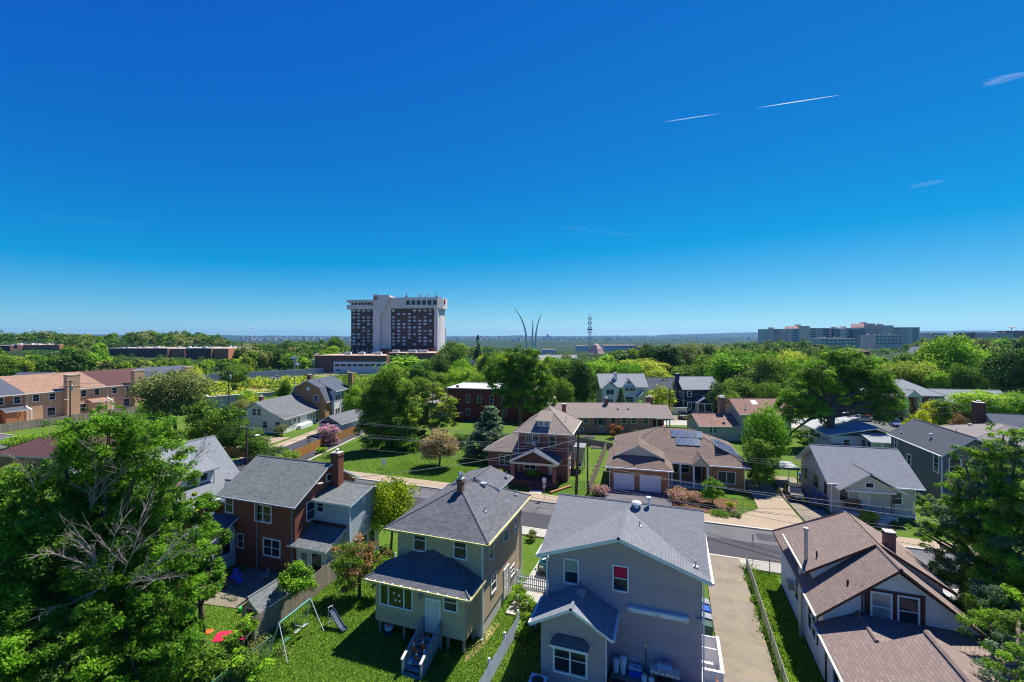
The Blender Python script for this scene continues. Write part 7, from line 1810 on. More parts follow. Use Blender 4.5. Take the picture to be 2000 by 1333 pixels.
# ------------------------------------------------------------------ vehicles
def paint(name, col, metal=.3):
    t = NT(name); t.out(col, .35, .4, metal); t.b.inputs['Coat Weight'].default_value = .25; t.b.inputs['Coat Roughness'].default_value = .08; return t.m
M['tyre'] = m_plain('rubber_tyre', (.02, .02, .02), .9); M['rim'] = m_plain('alloy_rim', (.4, .4, .42), .3, .8)
M['lamp_red'] = m_plain('red_lamp_glass', (.35, .01, .01), .2); M['lamp_clear'] = m_plain('clear_lamp_glass', (.6, .6, .62), .15)
M['cglass'] = m_glass('car_glass', (.01, .012, .015), .06, .2, .5)
def car(label, loc, rot, col, kind='sedan', group=None, name='car', cat='car'):
    t = thing(name, label, cat, loc, rot, group)
    P = {'sedan': dict(L=4.7, W=.9, belt=.92, roof=1.43, nose=.72, tail=.95, cab=(-1.15, -.55, .85, 1.75)),
         'suv': dict(L=4.8, W=.95, belt=1.05, roof=1.72, nose=.95, tail=1.08, cab=(-1.1, -.5, 1.75, 2.2)),
         'van': dict(L=5.4, W=1.0, belt=1.2, roof=2.2, nose=1.1, tail=1.2, cab=(-1.9, -1.4, 2.4, 2.6)),
         'truck': dict(L=5.5, W=.98, belt=1.1, roof=1.85, nose=1.05, tail=1.1, cab=(-1.2, -.6, .5, .8))}[kind]
    L2, W = P['L']/2, P['W']
    m = MB(); st = [(-L2, .78, .38, P['nose']-.12), (-L2+.15, .92, .28, P['nose']), (-L2+1.2, 1, .22, P['belt']-.06), (P['cab'][0], 1, .22, P['belt']), (P['cab'][3], 1, .22, P['belt']), (L2-.2, .95, .26, P['tail']), (L2, .85, .38, P['tail']-.12)]
    rings = [[(x, -W*f, zb), (x, -W*f*1.02, (zb+zt)/2), (x, -W*f*.92, zt), (x, W*f*.92, zt), (x, W*f*1.02, (zb+zt)/2), (x, W*f, zb)] for x, f, zb, zt in st]
    for a, b in zip(rings, rings[1:]):
        for i in range(6): j = (i+1) % 6; m.poly([a[i], b[i], b[j], a[j]])
    m.poly(rings[0]); m.poly(rings[-1][::-1]); body = m.build('body', M[col], t)
    a, b, c, d = P['cab']; zb, zr = P['belt']-.02, P['roof']; wi, wo = W*.72, W*.9
    m = MB(); lo = [(a,-wo,zb),(d,-wo,zb),(d,wo,zb),(a,wo,zb)]; hi = [(b,-wi,zr-.05),(c,-wi,zr-.05),(c,wi,zr-.05),(b,wi,zr-.05)]
    for i in range(4): j = (i+1) % 4; m.poly([lo[i], lo[j], hi[j], hi[i]])
    m.build('windows', M['cglass'], t)
    m = MB(); m.prism([(b-.05,-wi-.01,zr-.07),(c+.05,-wi-.01,zr-.07),(c+.05,wi+.01,zr-.07),(b-.05,wi+.01,zr-.07)], (0,0,.07))
    for s in (-1, 1):
        for (p, q) in ((lo[0 if s < 0 else 3], hi[0 if s < 0 else 3]), (lo[1 if s < 0 else 2], hi[1 if s < 0 else 2]), (((a+d)/2, s*wo, zb), ((b+c)/2, s*wi, zr-.05))): m.bar(p, q, .09, .07)
    m.build('roof', M[col], t)
    for x in (-L2+.85, L2-.9):
        for s in (-1, 1):
            m = MB(); m.cyl((x, s*(W-.22), .34), (x, s*(W+.01), .34), .34, n=16); w = m.build('tyre', M['tyre'], t)
            m = MB(); m.cyl((x, s*(W-.02), .34), (x, s*(W+.03), .34), .21, n=12); m.build('rim', M['rim'], w)
    for s in (-1, 1):
        m = MB(); m.box(-L2-.02, s*W*.55-.18, P['nose']-.3, -L2+.1, s*W*.55+.18, P['nose']-.12); m.build('headlight', M['lamp_clear'], t)
        m = MB(); m.box(L2-.1, s*W*.66-.16, P['tail']-.34, L2+.02, s*W*.66+.16, P['tail']-.12); m.build('tail_light', M['lamp_red'], t)
        m = MB(); m.box(a+.1, s*(W+.02), zb-.02, a+.3, s*(W+.18), zb+.14); m.build('mirror', M[col], t)
    m = MB(); m.box(L2-.01, -.26, .55, L2+.03, .26, .7); m.build('number_plate', M['white'], t)
    return t
for n, c in (('p_black', (.012, .013, .016)), ('p_teal', (.015, .07, .065)), ('p_red', (.4, .012, .01)), ('p_silver', (.4, .42, .45)), ('p_white', (.7, .7, .7)), ('p_dark', (.03, .035, .045)), ('p_blue', (.02, .06, .3))): M[n] = paint(n, c)
def along(px, py, z=0): return gp(px, py, z)
car('black sedan parked nose away in the driveway beside the bungalow', (14.3, 64.6, .14), R(-93), 'p_black')
car('dark teal car parked in the short driveway left of the grey house', (-9.6, 38.6, .14), R(90), 'p_teal', 'suv')
x = thing('sun_shade', 'white crossed sunshade behind the windscreen of the teal car', 'sun shade', (-9.6, 36.98, 1.5), R(90))
m = MB(); m.bar((-.35,-.55,-.2),(.2,.55,.15),.2,.02); m.bar((-.35,.55,-.2),(.2,-.55,.15),.2,.02); m.build('panel', M['white'], x)
p = along(1333, 817); car('black sport utility car parked beside the navy house', (p.x, p.y, .03), R(-88), 'p_black', 'suv')
p = along(1690, 818); car('bright red pickup truck parked by the cul de sac', (p.x, p.y, .03), R(60), 'p_red', 'truck', cat='truck', name='pickup_truck')
p = along(1611, 829); car('dark car parked behind the spreading tree trunk', (p.x, p.y, .03), R(160), 'p_dark')
p = along(1749, 832); car('dark blue car standing at the right of the cul de sac', (p.x, p.y, .03), R(80), 'p_blue')
p = along(1666, 815); car('white van parked on the back street left of the red truck', (p.x, p.y, .03), R(15), 'p_white', 'van', name='van', cat='van')
p = along(1682, 823); car('small silver car beside the red pickup truck', (p.x, p.y, .03), R(20), 'p_silver')
ha = math.atan2(sT*.70+cT*.714, cT*.70-sT*.714)
def hwcar(px, t0, **k):
    for s in range(-1200, 3000):
        q = hw(s/10, t0); X = q[0]*cT+q[1]*sT; Y = -q[0]*sT+q[1]*cT
        if 1000+F*X/Y > px: return car(loc=(q[0], q[1], .04), rot=ha, **k)
hwcar(452, 1.0, label='dark car on the highway behind the left utility pole', col='p_black')
hwcar(541, -1.5, label='silver car driving on the highway left of the gambrel house', col='p_silver')
hwcar(664, -9.5, label='white van on the highway behind the gambrel house roof', col='p_white', kind='van', name='van', cat='van')
for i, (px, Y) in enumerate(((955, 262), (945, 250), (962, 275), (948, 240))):
    q = dp(px, Y); car(['silver', 'dark', 'white', 'blue'][i]+' car parked on the far street right of the hotel trees', (q.x, q.y, .03), YAW+R(70), ['p_silver', 'p_dark', 'p_white', 'p_blue'][i], group='cars on the far street')
sheet('far_street', [tuple(dp(930, 215)[:2]), tuple(dp(985, 215)[:2]), tuple(dp(978, 330)[:2]), tuple(dp(950, 330)[:2])], .02, M['walk'])

# ------------------------------------------------------------------ poles and wires
def pole(label, loc, h, arm=None, r=.13, rot=0, extras=(), lean=(0, 0), group='wooden utility poles'):
    t = thing('utility_pole', label, 'pole', loc, rot, group)
    m = MB(); m.cyl((0,0,-.3), (lean[0], lean[1], h), r*1.15, r*.75, 10); m.build('shaft', M['pole'], t)
    for (z, w) in (arm or ()):
        m = MB(); m.box(-w/2+lean[0], -.06+lean[1], z-.06, w/2+lean[0], .06+lean[1], z+.06); a = m.build('crossarm', M['pole'], t)
        m = MB()
        for k in (-.46, -.25, .25, .46): m.lathe((k*w+lean[0], lean[1], z+.06), [(.03,0),(.03,.1),(.07,.12),(.07,.2),(.02,.24)], 8)
        m.build('insulators', M['galv'], a)
    if 'can' in extras:
        m = MB(); m.lathe((.35, 0, h-1.9), [(.22,0),(.22,.85),(.1,.95)], 12); m.build('transformer', M['galv'], t)
    if 'lamp' in extras:
        m = MB(); m.bar((0,0,h-1.6),(1.3,-.2,h-1.0),.06); m.bar((1.3,-.2,h-1.0),(2.1,-.3,h-.95),.06); b = m.build('lamp_arm', M['galv'], t)
        m = MB(); m.lathe((2.5,-.35,h-1.05), [(.1,0),(.34,.05),(.36,.14),(.1,.24)], 12); m.build('lamp_head', M['white'], b)
    return t
pole('leaning wooden utility pole between the square brick house and ranch house, the thicker left one', (-11.3, 56.6, 0), 8.0, r=.17, lean=(.35, 0))
pole('thin black utility pole right of the thicker leaning one', (-9.9, 56.9, 0), 6.8, r=.1)
pole('utility pole with crossarm and street lamp beside the cape roof', (gp(482, 908).x, gp(482, 908).y, 0), zat(824, 75), ((zat(824, 75)-.2, 2.8),), extras=('lamp',), r=.15)
q = dp(137, 92); pole('dark utility pole with crossarms before the sandy orange roofed townhouse', (q.x, q.y, 0), zat(744, 92), ((zat(746, 92), 1.2), (zat(756, 92), 4.2)), rot=YAW, extras=('can',))
q = dp(447, 110); pole('utility pole beside the retaining wall and highway', (q.x, q.y, 0), zat(725, 110), ((zat(727, 110), 2.0),), rot=YAW, extras=('can',))
q = dp(1308, 108); pole('slim dark utility pole at the right end of the long ranch house', (q.x, q.y, 0), zat(758, 108))
q = dp(1302.5, 98); pole('short post below the ranch side porch', (q.x, q.y, 0), 3.0, r=.1)
wires = []
def wire(label, a, b, sag=.5, r=.013, group='overhead wires'):
    A, B_ = Vector(a), Vector(b); m = MB(A); n = 14; pr = None
    for i in range(n+1):
        u = i/n; p = A.lerp(B_, u); p.z -= 4*sag*u*(1-u)
        if pr is not None: m.cyl(pr, p, r*1.5, r*1.5, 4, cap=False)
        pr = p
    o = m.build('overhead_wire', M['wire']); setp(o, label, 'wire', group); return o
def onv(px, py, v):
    d = ray(px, py); k = v/d.y; return (d.x*k, v, HC+d.z*k)
for nm, y0, y1, r, sag in (('thick twisted', 903, 1046, .022, .3), ('long single', 912, 1026, .018, .2), ('lowest', 940, 1106, .014, .2), ('second lowest', 949, 1068, .013, .2), ('thin middle', 954, 1056, .011, .2)):
    wire(f'{nm} wire running right from the leaning pole along the street', (-11.0, 56.5, zat(y0, 57.2)), onv(2030, y1, 43.5), sag, r)
for i in range(3):
    wire(f'{["top", "middle", "bottom"][i]} of three parallel wires from the pole to the bungalow gable', (-10.95, 56.4, 7.7-.15*i), (16.75, 62.6, 4.9-.3*i), .5, .012)
for i, (z, y1) in enumerate(((7.3, 832), (7.1, 840), (5.7, 893), (5.4, 901), (3.6, 935))):
    wire(f'{["topmost", "second", "third", "fourth", "lowest"][i]} wire running left from the leaning pole', (-11.0, 56.5, z), (-62, 53.5, z+.9), .5, .014)
e = dp(1308, 108, zat(762, 108))
for i in range(3):
    wire(f'{["upper", "middle", "lower"][i]} wire from the slim pole past the navy house', e-Vector((0,0,i*2.0)), dp(1760, 92, zat(815+i*9, 92)), .7, .02)
for i in range(2): wire(f'{["upper", "lower"][i]} wire between the two poles left of the highway', dp(447, 110, zat(727+i*6, 110)), dp(137, 92, zat(748+i*8, 92)), 1.2, .022)
for i in range(3): wire(f'{["upper", "middle", "lower"][i]} wire at the right edge over the dark brick chimney', dp(1800, 88, zat(812-i*12, 88)), dp(2060, 80, zat(770-i*12, 80)), .5, .02)
for i in range(2): wire(f'{["upper", "lower"][i]} wire in front of the sage green house', dp(1315, 95, zat(795+i*10, 95)), dp(1480, 80, zat(823+i*10, 80)), .4, .018)
wire('service wire from the leaning pole to the street lamp pole', (-11.2, 56.5, 6.6), (gp(482,908).x, gp(482,908).y, 5.4), .6, .018)
wire('service drop to the red brick house chimney side', (-11.2, 56.5, 6.9), (-27.6, 36.0, 6.6), .5, .018)

def sign(name, label, loc, h, kind, rot=0):
    t = thing(name, label, 'sign', loc, rot); m = MB(); m.cyl((0,0,0),(0,0,h),.03,n=6); m.build('post', M['grey_metal'], t)
    m = MB()
    if kind == 'oct': m.cyl((0,-.03,h-.35),(0,-.05,h-.35),.38,n=8); m.build('sign_plate', M['grey_metal'], t)
    elif kind == 'edge': m.box(-.03,-.22,h-.6,-.01,.22,h); m.build('sign_plate', M['galv'], t)
    elif kind == 'two':
        m.box(-.24,-.04,h-.55,.24,-.02,h); m.build('sign_plate', M['white'], t); m = MB(); m.box(-.18,-.04,h-1.15,.18,-.02,h-.7); m.build('sign_plate', M['galv'], t)
    elif kind == 'yard': m.box(-.3,-.04,h-.9,.3,-.01,h); m.build('sign_plate', M['white'], t)
    return t
q = gp(603, 895); sign('stop_sign', 'back of an octagonal road sign at the side street corner', (q.x, q.y, .12), 3.0, 'oct', YAW+R(12))
m = MB(); t = thing('street_name_sign', 'dark blue street name blades above the octagonal sign', 'sign', (q.x, q.y, 3.15)); m.box(-.45,-.01,0,.45,.01,.2); m.build('blade', M['si_navy'], t); m = MB(); m.box(-.01,-.45,.22,.01,.45,.42); m.build('blade', M['si_navy'], t)
sign('parking_sign', 'roadside sign seen edge on, beside the concrete driveway', (6.7, 44.3, .12), 2.6, 'edge', R(8))
q = gp(1063, 978); sign('parking_sign', 'two plate roadside sign before the steps of the square brick house', (q.x, q.y, .12), 2.6, 'two')
q = gp(750, 916); sign('yard_sign', 'small white sign on the corner lawn', (q.x, q.y, 0), 1.5, 'yard', YAW)
q = dp(575, 150); t = thing('solar_mast', 'tall grey mast with solar panel and boxes beside the highway', 'mast', (q.x, q.y, 0), YAW)
m = MB(); h0 = zat(702, 150); m.cyl((0,0,0),(0,0,h0),.22,.16,10); m.build('shaft', M['galv'], t)
m = MB(); m.prism([(-1.1,-.6,h0+.1),(1.1,-.6,h0+.1),(1.1,.5,h0+.8),(-1.1,.5,h0+.8)],(0,0,.06)); m.build('solar_plate', M['solar'], t)
m = MB(); m.prism([(.4,-1.2,h0-2.0),(2.3,-1.2,h0-2.0),(2.3,-.2,h0-1.4),(.4,-.2,h0-1.4)],(0,0,.06)); m.build('solar_plate', M['solar'], t)
m = MB(); m.box(-.2,-.3,h0-1.4,.8,.3,h0-.2); m.build('equipment_box', M['grey_metal'], t)

# ------------------------------------------------------------------ fences
def board_fence(label, a, b, h, mat, bw=.14, gap=.012, group=None, picket=False, name='wooden_fence', lean=0):
    a, b = Vector((*a, 0)), Vector((*b, 0)); L_ = (b-a).length; ang = math.atan2(b.y-a.y, b.x-a.x)
    t = thing(name, label, 'fence', a, ang, group); m = MB(); x = 0; r3 = random.Random(int(L_*10)); n = 0
    while x < L_-bw*.5:
        hh = h+r3.uniform(-.03, .03)
        if picket: m.prism([(x,-.02,.06),(x+bw,-.02,.06),(x+bw,-.02,hh-.06),(x+bw/2,-.02,hh),(x,-.02,hh-.06)],(0,.025,0))
        else: m.prism([(x,-.02,.03),(x+bw,-.02,.03),(x+bw,-.02,hh-.03),(x+bw-.03,-.02,hh),(x+.03,-.02,hh),(x,-.02,hh-.03)],(0,.025,0))
        x += bw+gap
    m.build('boards', M[mat], t)
    for z in (.35, h-.35):
        m = MB(); m.box(0, .01, z-.05, L_, .06, z+.05); m.build('rail', M[mat], t)
    k = 0
    while k <= L_+.01:
        m = MB(); m.box(k-.06, .06, 0, k+.06, .18, h+(.12 if picket else 0)); m.build('post', M[mat], t); k += L_/max(1, round(L_/2.4))
    return t
M['fencewhite'] = m_plain('white_vinyl', (.62, .64, .72), .5, var=.06)
board_fence('tall weathered grey board fence beside the swing set', (-25.5, 22.3), (-26.0, 31.2), 1.75, 'wood')
board_fence('white picket fence running towards the viewer between tan and grey houses', (-9.9, 22.0), (-9.75, 29.4), 1.15, 'fencewhite', .09, .07, picket=True, name='picket_fence')
board_fence('short white picket fence across the gap beside the tan house', (-11.6, 34.3), (-8.9, 34.3), 1.15, 'fencewhite', .07, .09, picket=True, name='picket_fence')
board_fence('white picket fence behind the rusty crepe myrtle', (-22.5, 33.6), (-18.3, 33.2), 1.1, 'fencewhite', .07, .09, picket=True, name='picket_fence')
board_fence('grey board fence between the square brick house and ranch house lawns', (-9.7, 57.2), (-10.6, 79.5), 1.7, 'wood')
board_fence('low grey board fence behind the solar ranch house', (-19, 84.5), (-9.5, 80.5), 1.2, 'wood', picket=False)
q1, q2, q3 = gp(575, 898), gp(640, 868), gp(700, 848)
board_fence('orange stained board fence along the side street', (q1.x, q1.y), (q2.x, q2.y), 1.5, 'wood_orange')
board_fence('orange stained board fence by the garage', (q2.x-.2, q2.y+.3), (q3.x-.5, q3.y), 1.6, 'wood_orange')
q1, q2 = gp(430, 893), gp(510, 893); board_fence('brown stained board fence behind the cape roof', (q1.x, q1.y), (q2.x, q2.y), 1.5, 'wood_orange')
board_fence('brown board fence behind the townhouse court', (-129.5, 46), (-129.5, 104), 1.8, 'wood', .3, .01)
q1, q2 = gp(1578, 868), gp(1625, 884); board_fence('cream panel fence left of the spreading tree', (q1.x, q1.y), (q2.x, q2.y), 1.8, 'offwhite', .3, .01, name='panel_fence')
q1, q2 = gp(1500, 855), gp(1545, 870)
M['chain'] = m_plain('dull_fence_wire', (.22, .22, .2), .6)
def chainlink(label, a, b, h, col='chain', n=6, mesh=.13):
    a, b = Vector((*a, 0)), Vector((*b, 0)); L_ = (b-a).length; ang = math.atan2(b.y-a.y, b.x-a.x)
    t = thing('chain_link_fence', label, 'fence', a, ang)
    m = MB(); m.cyl((0,0,h),(L_,0,h),.03,n=6); m.build('top_rail', M[col], t)
    for i in range(n+1): m = MB(); m.cyl((L_*i/n,0,0),(L_*i/n,0,h+.04),.035,n=6); m.build('post', M[col], t)
    m = MB(); x = -h
    while x < L_:
        for s in (0, 1):
            x0, x1 = (x, x+h); z0, z1 = (0, h) if s == 0 else (h, 0)
            if x0 < 0: z0 = z0+(z1-z0)*(-x0)/h; x0 = 0
            if x1 > L_: z1 = z0+(z1-z0)*(L_-x0)/(x1-x0); x1 = L_
            if x1-x0 > .02: m.cyl((x0,0,z0),(x1,0,z1),.006,n=3,cap=False)
        x += mesh
    m.build('wire_mesh', M[col], t); return t
chainlink('galvanised chain link fence along the right side of the concrete driveway', (5.98, 23), (6.05, 43.2), 1.15)
chainlink('galvanised chain link fence along the pavement beside the white cottage', (6.1, 43.25), (9.5, 43.25), 1.15, n=2)
M['greenpaint'] = m_plain('green_coated_wire', (.04, .16, .1), .5)
chainlink('green wire garden fence below the swing set', (-23.6, 16.5), (-23.7, 22.0), 1.1, 'greenpaint', 3, .2)

# ------------------------------------------------------------------ garden and yard things
def cone(label, x, y, z):
    t = thing('traffic_cone', label, 'traffic cone', (x, y, z), rnd.uniform(-.3, .3), 'orange traffic cones')
    m = MB(); m.box(-.18,-.18,0,.18,.18,.035); m.build('base', M['cone'], t)
    m = MB(); m.lathe((0,0,.03),[(.13,0),(.035,.68),(.02,.7)],14); m.build('body', M['cone'], t)
    m = MB(); m.lathe((0,0,.03),[(.086,.36),(.062,.5)],14); m.build('band', M['white'], t); return t
for (px, py, z, lab) in ((808, 1272, .55, 'orange traffic cone highest on the stairs, left side'), (814, 1292, .22, 'orange traffic cone in the middle of the stairs'), (826, 1268, .6, 'orange traffic cone highest on the stairs, right side'), (823, 1308, .03, 'orange traffic cone at the foot of the stairs'), (829, 1285, .3, 'orange traffic cone half hidden behind the right stair railing')):
    q = gp(px, py, z); cone(lab, q.x, q.y, z)
q = gp(800, 1300, .03); t = thing('storage_box', 'small white plastic box at the foot of the wooden stairs', 'box', (q.x, q.y, .0), .2)
m = MB(); m.prism([(-.17,-.2,0),(.17,-.2,0),(.2,.2,0),(-.2,.2,0)],(0,0,.32)); m.build('tub', M['white'], t); m = MB(); m.box(-.22,-.23,.32,.22,.23,.38); m.build('lid', M['fencewhite'], t)
m = MB(); m.box(-.08,-.235,.08,.08,-.2,.22); m.build('printed_mark', M['black'], t)
q = gp(760, 1225, .4); t = thing('wash_tub', 'round white tub with orange ball under the raised tan wing', 'tub', (q.x, q.y, .3))
m = MB(); m.lathe((0,0,0),[(.28,0),(.33,.22),(.34,.24),(.3,.24)],16); m.build('tub', M['white'], t); m = MB(); m.lathe((-.08,0,.2),[(.02,0),(.12,.06),(.13,.12),(.05,.2)],10); m.build('ball', M['cone'], t); m = MB(); m.box(-.25,-.25,-.3,.25,.25,0); m.build('stand', M['si_navy'], t)
# swing set with slide
t = thing('swing_set', 'metal A frame swing set with teal top bar on the lawn', 'swing set', (-23.0, 23.0, 0), 0)
a0, a1 = Vector((.05, -1.15, 2.15)), Vector((-.1, 1.6, 2.15))
m = MB(); m.cyl(a0, a1, .045, n=8); m.build('top_bar', M['teal'] if 'teal' in M else M['greenpaint'], t)
for (e, x, y) in ((a0, .85, -1.3), (a0, -.7, -1.3), (a1, .85, 1.8), (a1, -.7, 1.8)):
    m = MB(); m.cyl(e, (x, y, 0), .03, n=8); m.build('leg', M['fencewhite'], t)
for y, k in ((-.5, 'greenpaint'), (.35, 'galv'), (1.0, 'galv')):
    m = MB(); m.cyl((0,y-.18,2.15),(0,y-.18,.75),.012,n=5); m.cyl((0,y+.18,2.15),(0,y+.18,.75),.012,n=5); s = m.build('chains', M['galv'], t)
    m = MB(); m.box(-.1,y-.22,.7,.1,y+.22,.74); m.build('seat', M[k], s)
m = MB(); m.cyl((0,.2,1.2),(.5,.2,1.2),.02,n=5); m.cyl((0,.2,2.1),(0,.2,1.2),.015,n=5); m.build('glider_bar', M['fencewhite'], t)
t = thing('slide', 'dark blue plastic slide on the shaded lawn beside the swing set', 'slide', (-22.3, 25.6, 0), R(-15)); t.scale = (.8, .8, .8)
m = MB(); pts = [(0,1.15),(.35,1.1),(1.0,.6),(1.6,.22),(2.0,.15)]
for (xa, za), (xb, zb) in zip(pts, pts[1:]):
    m.prism([(xa,-.22,za),(xb,-.22,zb),(xb,.22,zb),(xa,.22,za)],(0,0,.03)); m.prism([(xa,-.26,za),(xb,-.26,zb),(xb,-.22,zb),(xa,-.22,za)],(0,0,.14)); m.prism([(xa,.22,za),(xb,.22,zb),(xb,.26,zb),(xa,.26,za)],(0,0,.14))
m.build('chute', M['si_navy'], t)
m = MB(); m.cyl((0,-.2,0),(0,-.2,1.5),.03,n=6); m.cyl((0,.2,0),(0,.2,1.5),.03,n=6); m.cyl((0,-.2,1.5),(0,.2,1.5),.03,n=6)
for i in range(4): m.cyl((0,-.2,.25+i*.25),(0,.2,.25+i*.25),.02,n=5)
m.build('ladder', M['fencewhite'], t)
# shed
h = House('garden_shed', 'small grey shed with shingled gable roof behind the board fence', 'shed', (-27.4, 23.6), 0)
m = h.mb(); gwall(m, -27.3, -25.8, 22.9, 25.6, 0, 1.75, 2.35, 'y'); h.part('wall', m, M['si_sage'])
m = h.mb(); gable(m, -27.6, -25.55, 22.7, 25.8, 1.75, 2.55, 'y', .1); h.part('roof', m, [M['sh_brick'], M['white']])
h.win('S', -26.9+.35, 22.9, 1.0, .6, 1.5, 'fixed')
# red canopy / hammock
q = gp(452, 1252, .9); t = thing('canopy_swing', 'red fabric canopy over a garden swing in the left yard', 'garden swing', (q.x, q.y, 0), R(25))
m = MB(); m.prism([(-.9,-.5,1.2),(.9,-.5,1.2),(.9,0,1.35),(-.9,0,1.35)],(0,0,.03)); m.prism([(-.9,0,1.35),(.9,0,1.35),(.9,.5,1.2),(-.9,.5,1.2)],(0,0,.03)); m.build('canopy', M['redcloth'] if 'redcloth' in M else M['lamp_red'], t)
for x in (-.85, .85):
    m = MB(); m.cyl((x,-.5,0),(x,0,1.35),.025,n=6); m.cyl((x,.5,0),(x,0,1.35),.025,n=6); m.build('frame_leg', M['galv'], t)
# patio items behind the brick house
def grill(label, x, y, z, rot, w=1.0):
    t = thing('barbecue_grill', label, 'grill', (x, y, z), rot)
    m = MB(); m.box(-w*.34,-.28,.1,w*.34,.28,.8); m.build('cabinet', M['black'], t)
    m = MB(); m.prism([(-w*.34,-.3,.85),(-w*.34,.3,.85),(-w*.34,.3,1.0),(-w*.34,.12,1.18),(-w*.34,-.12,1.18),(-w*.34,-.3,1.0)],(w*.68,0,0)); m.build('lid', M['galv'], t)
    m = MB(); m.box(-w*.68,-.28,.8,w*.68,.28,.85); m.box(-w*.68,-.34,.7,w*.68,-.28,.86); m.build('shelf', M['offwhite'] if z > .2 else M['grey_metal'], t)
    m = MB()
    for i in range(5): m.cyl((-w*.5+i*w*.25,-.34,.78),(-w*.5+i*w*.25,-.38,.78),.03,n=8)
    m.build('knobs', M['black'], t)
    for sx in (-1, 1):
        for sy in (-1, 1):
            m = MB(); m.cyl((sx*w*.3,sy*.22,0),(sx*w*.3,sy*.22,.12),.05,n=8); m.build('wheel', M['tyre'], t)
q = gp(1296, 1290, .34); grill('steel barbecue grill standing on the shaded grey deck', -.35, 27.0, .34, 0, 1.15)
grill('dark barbecue grill on the raised wooden deck of the brick house', -35.4, 27.0, .9, R(15), 1.0)
def chair(label, x, y, rot, col='stairwood', z=.05):
    t = thing('patio_chair', label, 'chair', (x, y, z), rot, 'patio chairs')
    m = MB(); m.box(-.25,-.25,.4,.25,.25,.44); m.build('seat', M[col], t); m = MB(); m.prism([(-.25,.22,.44),(.25,.22,.44),(.25,.34,.95),(-.25,.34,.95)],(0,.03,0)); m.build('backrest', M[col], t)
    for sx in (-1, 1):
        for sy in (-1, 1): m = MB(); m.cyl((sx*.22,sy*.22,0),(sx*.22,sy*.22,.4),.02,n=5); m.build('leg', M[col], t)
M['bluepl'] = m_plain('blue_plastic', (.01, .08, .5), .4); M['greenpl'] = m_plain('dark_green_plastic', (.02, .07, .05), .45); M['limepl'] = m_plain('lime_plastic', (.05, .6, .06), .4)
chair('blue plastic chair on the brick house patio, nearer the deck', -33.4, 27.3, .4, 'bluepl'); chair('dark patio chair nearer the porch', -31.2, 28.2, -.5); chair('blue plastic chair in the middle of the brick house patio', -32.4, 27.0, 1.2, 'bluepl')
def simple(name, label, cat, loc, prof, mat, part='body', n=14):
    t = thing(name, label, cat, loc); m = MB(); m.lathe((0,0,0), prof, n); m.build(part, M[mat], t); return t
t = simple('watering_pot', 'small yellow flower pot on the raised wooden deck', 'pot', (-35.2, 25.2, .9), [(.12,0),(.2,.25),(.22,.28),(.15,.28)], 'gutter_yellow')
q = gp(471, 1195); simple('ball', 'lime green ball on the left lawn', 'ball', (q.x, q.y, 0), [(.03,0),(.15,.06),(.2,.18),(.16,.3),(.04,.37)], 'limepl')
q = gp(408, 1235); simple('toy', 'small orange toy disc on the left lawn', 'toy', (q.x, q.y, 0), [(.2,0),(.28,.05),(.2,.1),(.05,.1)], 'cone')
q = gp(228, 1313); simple('ball', 'bright green ball below the huge ash tree', 'ball', (q.x, q.y, 0), [(.03,0),(.2,.08),(.26,.24),(.2,.4),(.04,.48)], 'limepl')
# garden hose
m = MB(Vector((-32, 25.6, .07))); pr = None
for i in range(60):
    a = i*.32; rr_ = .45+.1*math.sin(i*.7); p = Vector((-32+rr_*math.cos(a)+i*.012, 25.6+rr_*math.sin(a)*.8, .08))
    if pr is not None: m.cyl(pr, p, .018, n=5, cap=False)
    pr = p
setp(m.build('garden_hose', M['greenpl']), 'coiled green garden hose on the brick house patio', 'hose')
# deck things of the grey house
t = thing('cooler', 'blue cooler box with pale lid on the shaded deck', 'cooler', (-1.98, 27.2, .34))
m = MB(); m.prism([(-.36,-.2,0),(.36,-.2,0),(.36,.2,0),(-.36,.2,0)],(0,0,.42)); m.build('tub', M['bluepl'], t); m = MB(); m.box(-.38,-.22,.42,.38,.22,.5); m.build('lid', M['si_blue'], t); m = MB(); m.cyl((-.1,0,.5),(.1,0,.56),.02,n=6); m.build('handle', M['bluepl'], t)
for i, (x, y, lab) in enumerate(((-1.45, 26.85, 'left of two white gas bottles on the deck'), (-1.05, 26.8, 'right of two white gas bottles on the deck'))):
    t = thing('gas_bottle', lab, 'gas bottle', (x, y, .34), 0, 'gas bottles on the deck'); m = MB(); m.lathe((0,0,0),[(.14,0),(.16,.06),(.16,.32),(.1,.4)],14); m.build('tank', M['white'], t); m = MB(); m.lathe((0,0,.4),[(.1,0),(.1,.08),(.02,.09)],10); m.build('collar', M['galv'], t)
t = thing('shovel', 'dark upright shovel leaning on the grey house wall', 'shovel', (-1.4, 27.4, .34)); m = MB(); m.cyl((0,0,.25),(0,.12,1.5),.02,n=6); m.build('shaft', M['black'], t); m = MB(); m.prism([(-.12,.1,1.45),(.12,.1,1.45),(.1,.14,1.72),(0,.15,1.78),(-.1,.14,1.72)],(0,.02,0)); m.build('blade', M['grey_metal'], t)
for x, hh, lab in ((-3.05, .75, 'short white bin beside the rear wing on the deck'), (-2.65, .95, 'taller white bin left of the cooler on the deck')):
    t = thing('waste_bin', lab, 'bin', (x, 27.15, .34), 0, 'white bins on the deck'); m = MB(); m.lathe((0,0,0),[(.15,0),(.2,hh-.12)],14); m.build('tub', M['white'], t); m = MB(); m.lathe((0,0,hh-.12),[(.21,0),(.19,.08),(.05,.14)],14); m.build('lid', M['fencewhite'], t)
